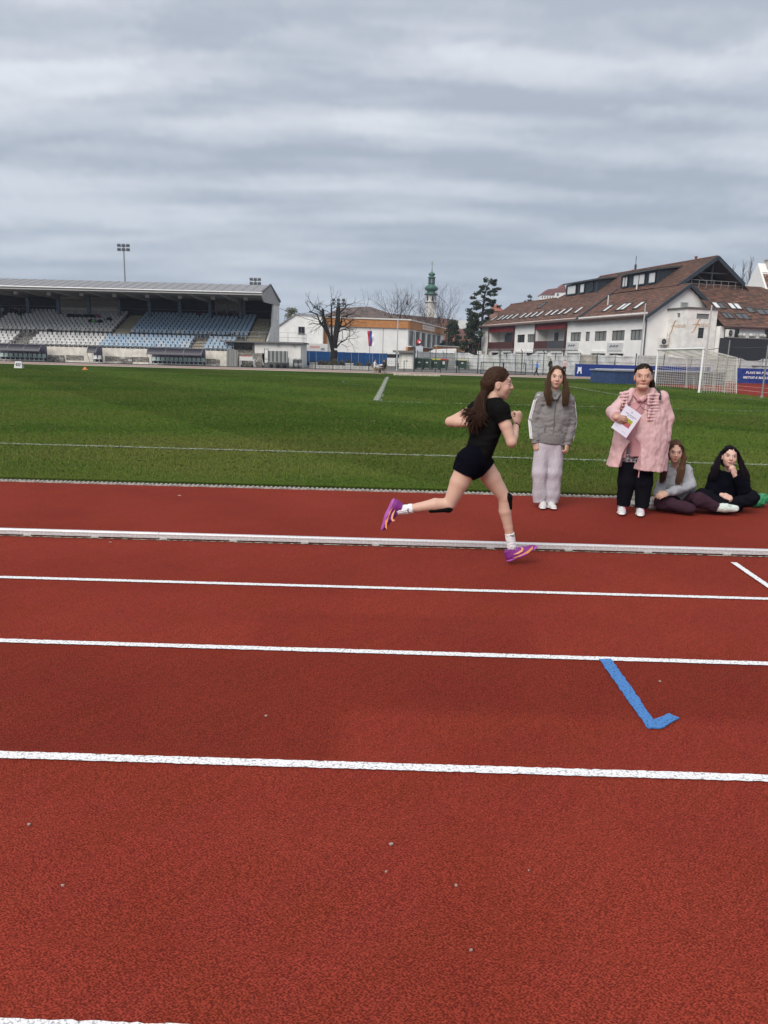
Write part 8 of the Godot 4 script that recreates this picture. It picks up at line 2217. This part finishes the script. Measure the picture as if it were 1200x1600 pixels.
	# --- all in black, chin on hand
	if true:
		var D := 8.50
		var J := func(px: float, py: float, near := 0.0) -> Vector3: return Z(px, py, D - near)
		var t := thing("person", "person in black with long wavy black hair sitting cross-legged, chin on hand", "person")
		var hc: Vector3 = J.call(1139.5, 714, 0.08)
		var hb := fwd_basis(Vector3(-0.20, 0.06, 1), Vector3(0.06, 1, 0))
		var skin := Color(0.58, 0.37, 0.30)
		var nb: Vector3 = J.call(1140, 737, 0.0); var pe: Vector3 = J.call(1137, 782, -0.10)
		var shA: Vector3 = J.call(1118, 744); var shB: Vector3 = J.call(1160, 744)
		var elA: Vector3 = J.call(1111, 768, 0.02); var wrA: Vector3 = J.call(1130, 774, 0.28)
		var elB: Vector3 = J.call(1162, 765, 0.20); var wrB: Vector3 = J.call(1147.5, 741.5, 0.22)
		var hiA: Vector3 = J.call(1128, 783, -0.05); var knA: Vector3 = J.call(1098, 776, 0.22); var anA: Vector3 = J.call(1140, 793, 0.30)
		var hiB: Vector3 = J.call(1146, 783, -0.05); var knB: Vector3 = J.call(1173, 778, 0.22); var anB: Vector3 = J.call(1132, 792, 0.20)
		var p := [["c", nb, hc - Vector3(0, 0.05, 0.02), 0.050, 0.047, 0.03], ["f", nb - Vector3(0, 0.18, 0), pe, 0.11, 0.13, 0.04, hz, 0.65]]
		for a in [[shA, elA, wrA], [shB, elB, wrB]]: p.append(["c", a[0], a[1], 0.04, 0.035, 0.02]); p.append(["c", a[1], a[2], 0.035, 0.025, 0.02])
		for a in [[hiA, knA, anA], [hiB, knB, anB]]: p.append(["c", a[0], a[1], 0.06, 0.05, 0.02]); p.append(["c", a[1], a[2], 0.045, 0.033, 0.02])
		var body := MB.new().add(field(p, 0.010, skin))
		head_mesh(body, hc, hb, 0.97, skin, Color(0.012, 0.010, 0.010), 1.05)
		hand_mesh(body, wrB, Vector3(-0.35, 1, 0.05), Vector3(0.5, 0.1, 1), 1.1, 1.0, 0.92, skin)
		hand_mesh(body, wrA, Vector3(0.9, -0.3, 0.3), Vector3(0, 0.8, 0.9), 0.8, -1.0, 0.92, skin)
		obj("body", body, VM(0.55), t)
		var blk := Color(0.0075, 0.0075, 0.0085)
		var sw := [["f", J.call(1140, 761), J.call(1138, 764), 0.160, 0.178, 0.05, hz, 0.66], ["f", J.call(1138, 764), J.call(1137, 778, -0.06), 0.185, 0.185, 0.05, hz, 0.75], ["c", shA, shB, 0.06, 0.06, 0.05]]
		for a in [[shA, elA, wrA], [shB, elB, wrB]]:
			sw.append(["c", a[0], a[1], 0.075, 0.068, 0.03]); sw.append(["o", a[1], a[2] - (a[2] - a[1]).normalized() * 0.02, 0.066, 0.046, 0.03])
		obj("jumper", MB.new().add(field(sw, 0.0085, blk, [], [0.010, Vector3(8, 11, 8)])), cloth_v(), t)
		var tr := [["f", J.call(1137, 785, -0.10), J.call(1137, 789, -0.06), 0.18, 0.17, 0.05, Vector3.UP, 0.75]]
		for a in [[hiA, knA, anA], [hiB, knB, anB]]:
			tr.append(["c", a[0], a[1], 0.095, 0.085, 0.04]); tr.append(["c", a[1], a[2], 0.085, 0.060, 0.03])
		obj("trousers", MB.new().add(field(tr, 0.0085, Color(0.010, 0.0095, 0.012), [], [0.010, Vector3(9, 10, 9)])), cloth_v(), t)
		var A: Array = [J.call(1127.5, 706, 0.03), J.call(1122, 719, 0.04), J.call(1117, 732, 0.06), J.call(1113, 745, 0.07)]
		var B: Array = [J.call(1152, 706, 0.03), J.call(1157, 721, 0.06), J.call(1163, 742, 0.10), J.call(1167, 763, 0.12)]
		long_hair(t, hc, hb, 0.98, Color(0.009, 0.0075, 0.008), Color(0.009, 0.0075, 0.008), [A, B], 0.0, 0.012)
	# --- bags on the ground
	for b in [[987, 774, 8.75, 0.13, 0.21, Color(0.62, 0.60, 0.54), "pale rounded bag standing on the grass edge behind the person in pink"], [1021, 790, 8.45, 0.10, 0.10, Color(0.66, 0.65, 0.62), "crumpled white bag on the ground beside the seated person in grey"], [988, 790, 8.6, 0.10, 0.05, Color(0.62, 0.60, 0.56), "flat white plastic wrapper lying behind the person in pink"], [1182, 788, 8.75, 0.13, 0.13, Color(0.02, 0.21, 0.085), "crumpled green bag on the grass edge beside the person in black"]]:
		var c := Z(b[0], b[1], b[2]); c.y = b[4] * 0.55
		var pr := [["e", c, Vector3(b[3], b[4] * 0.6, b[3] * 0.8), Basis(Vector3(0, 1, 0), b[0]), 0.03], ["e", c + Vector3(b[3] * 0.4, b[4] * 0.25, 0.02), Vector3(b[3] * 0.5, b[4] * 0.45, b[3] * 0.5), Basis(Vector3(0, 0, 1), 0.5), 0.03], ["e", c + Vector3(-b[3] * 0.5, -b[4] * 0.1, 0.03), Vector3(b[3] * 0.5, b[4] * 0.4, b[3] * 0.5), Basis(Vector3(0, 0, 1), -0.4), 0.03]]
		var m := MB.new().add(field(pr, 0.006, b[5], [], [0.014, Vector3(20, 20, 20)]))
		tag(obj("bag", m, VM(0.5)), b[6], "bag")
func _ready() -> void:
	setup()
	ground()
	stand()
	middle()
	long_building()
	sports_side()
	runner()
	standing_girl()
	pink_woman()
	seated_girls()
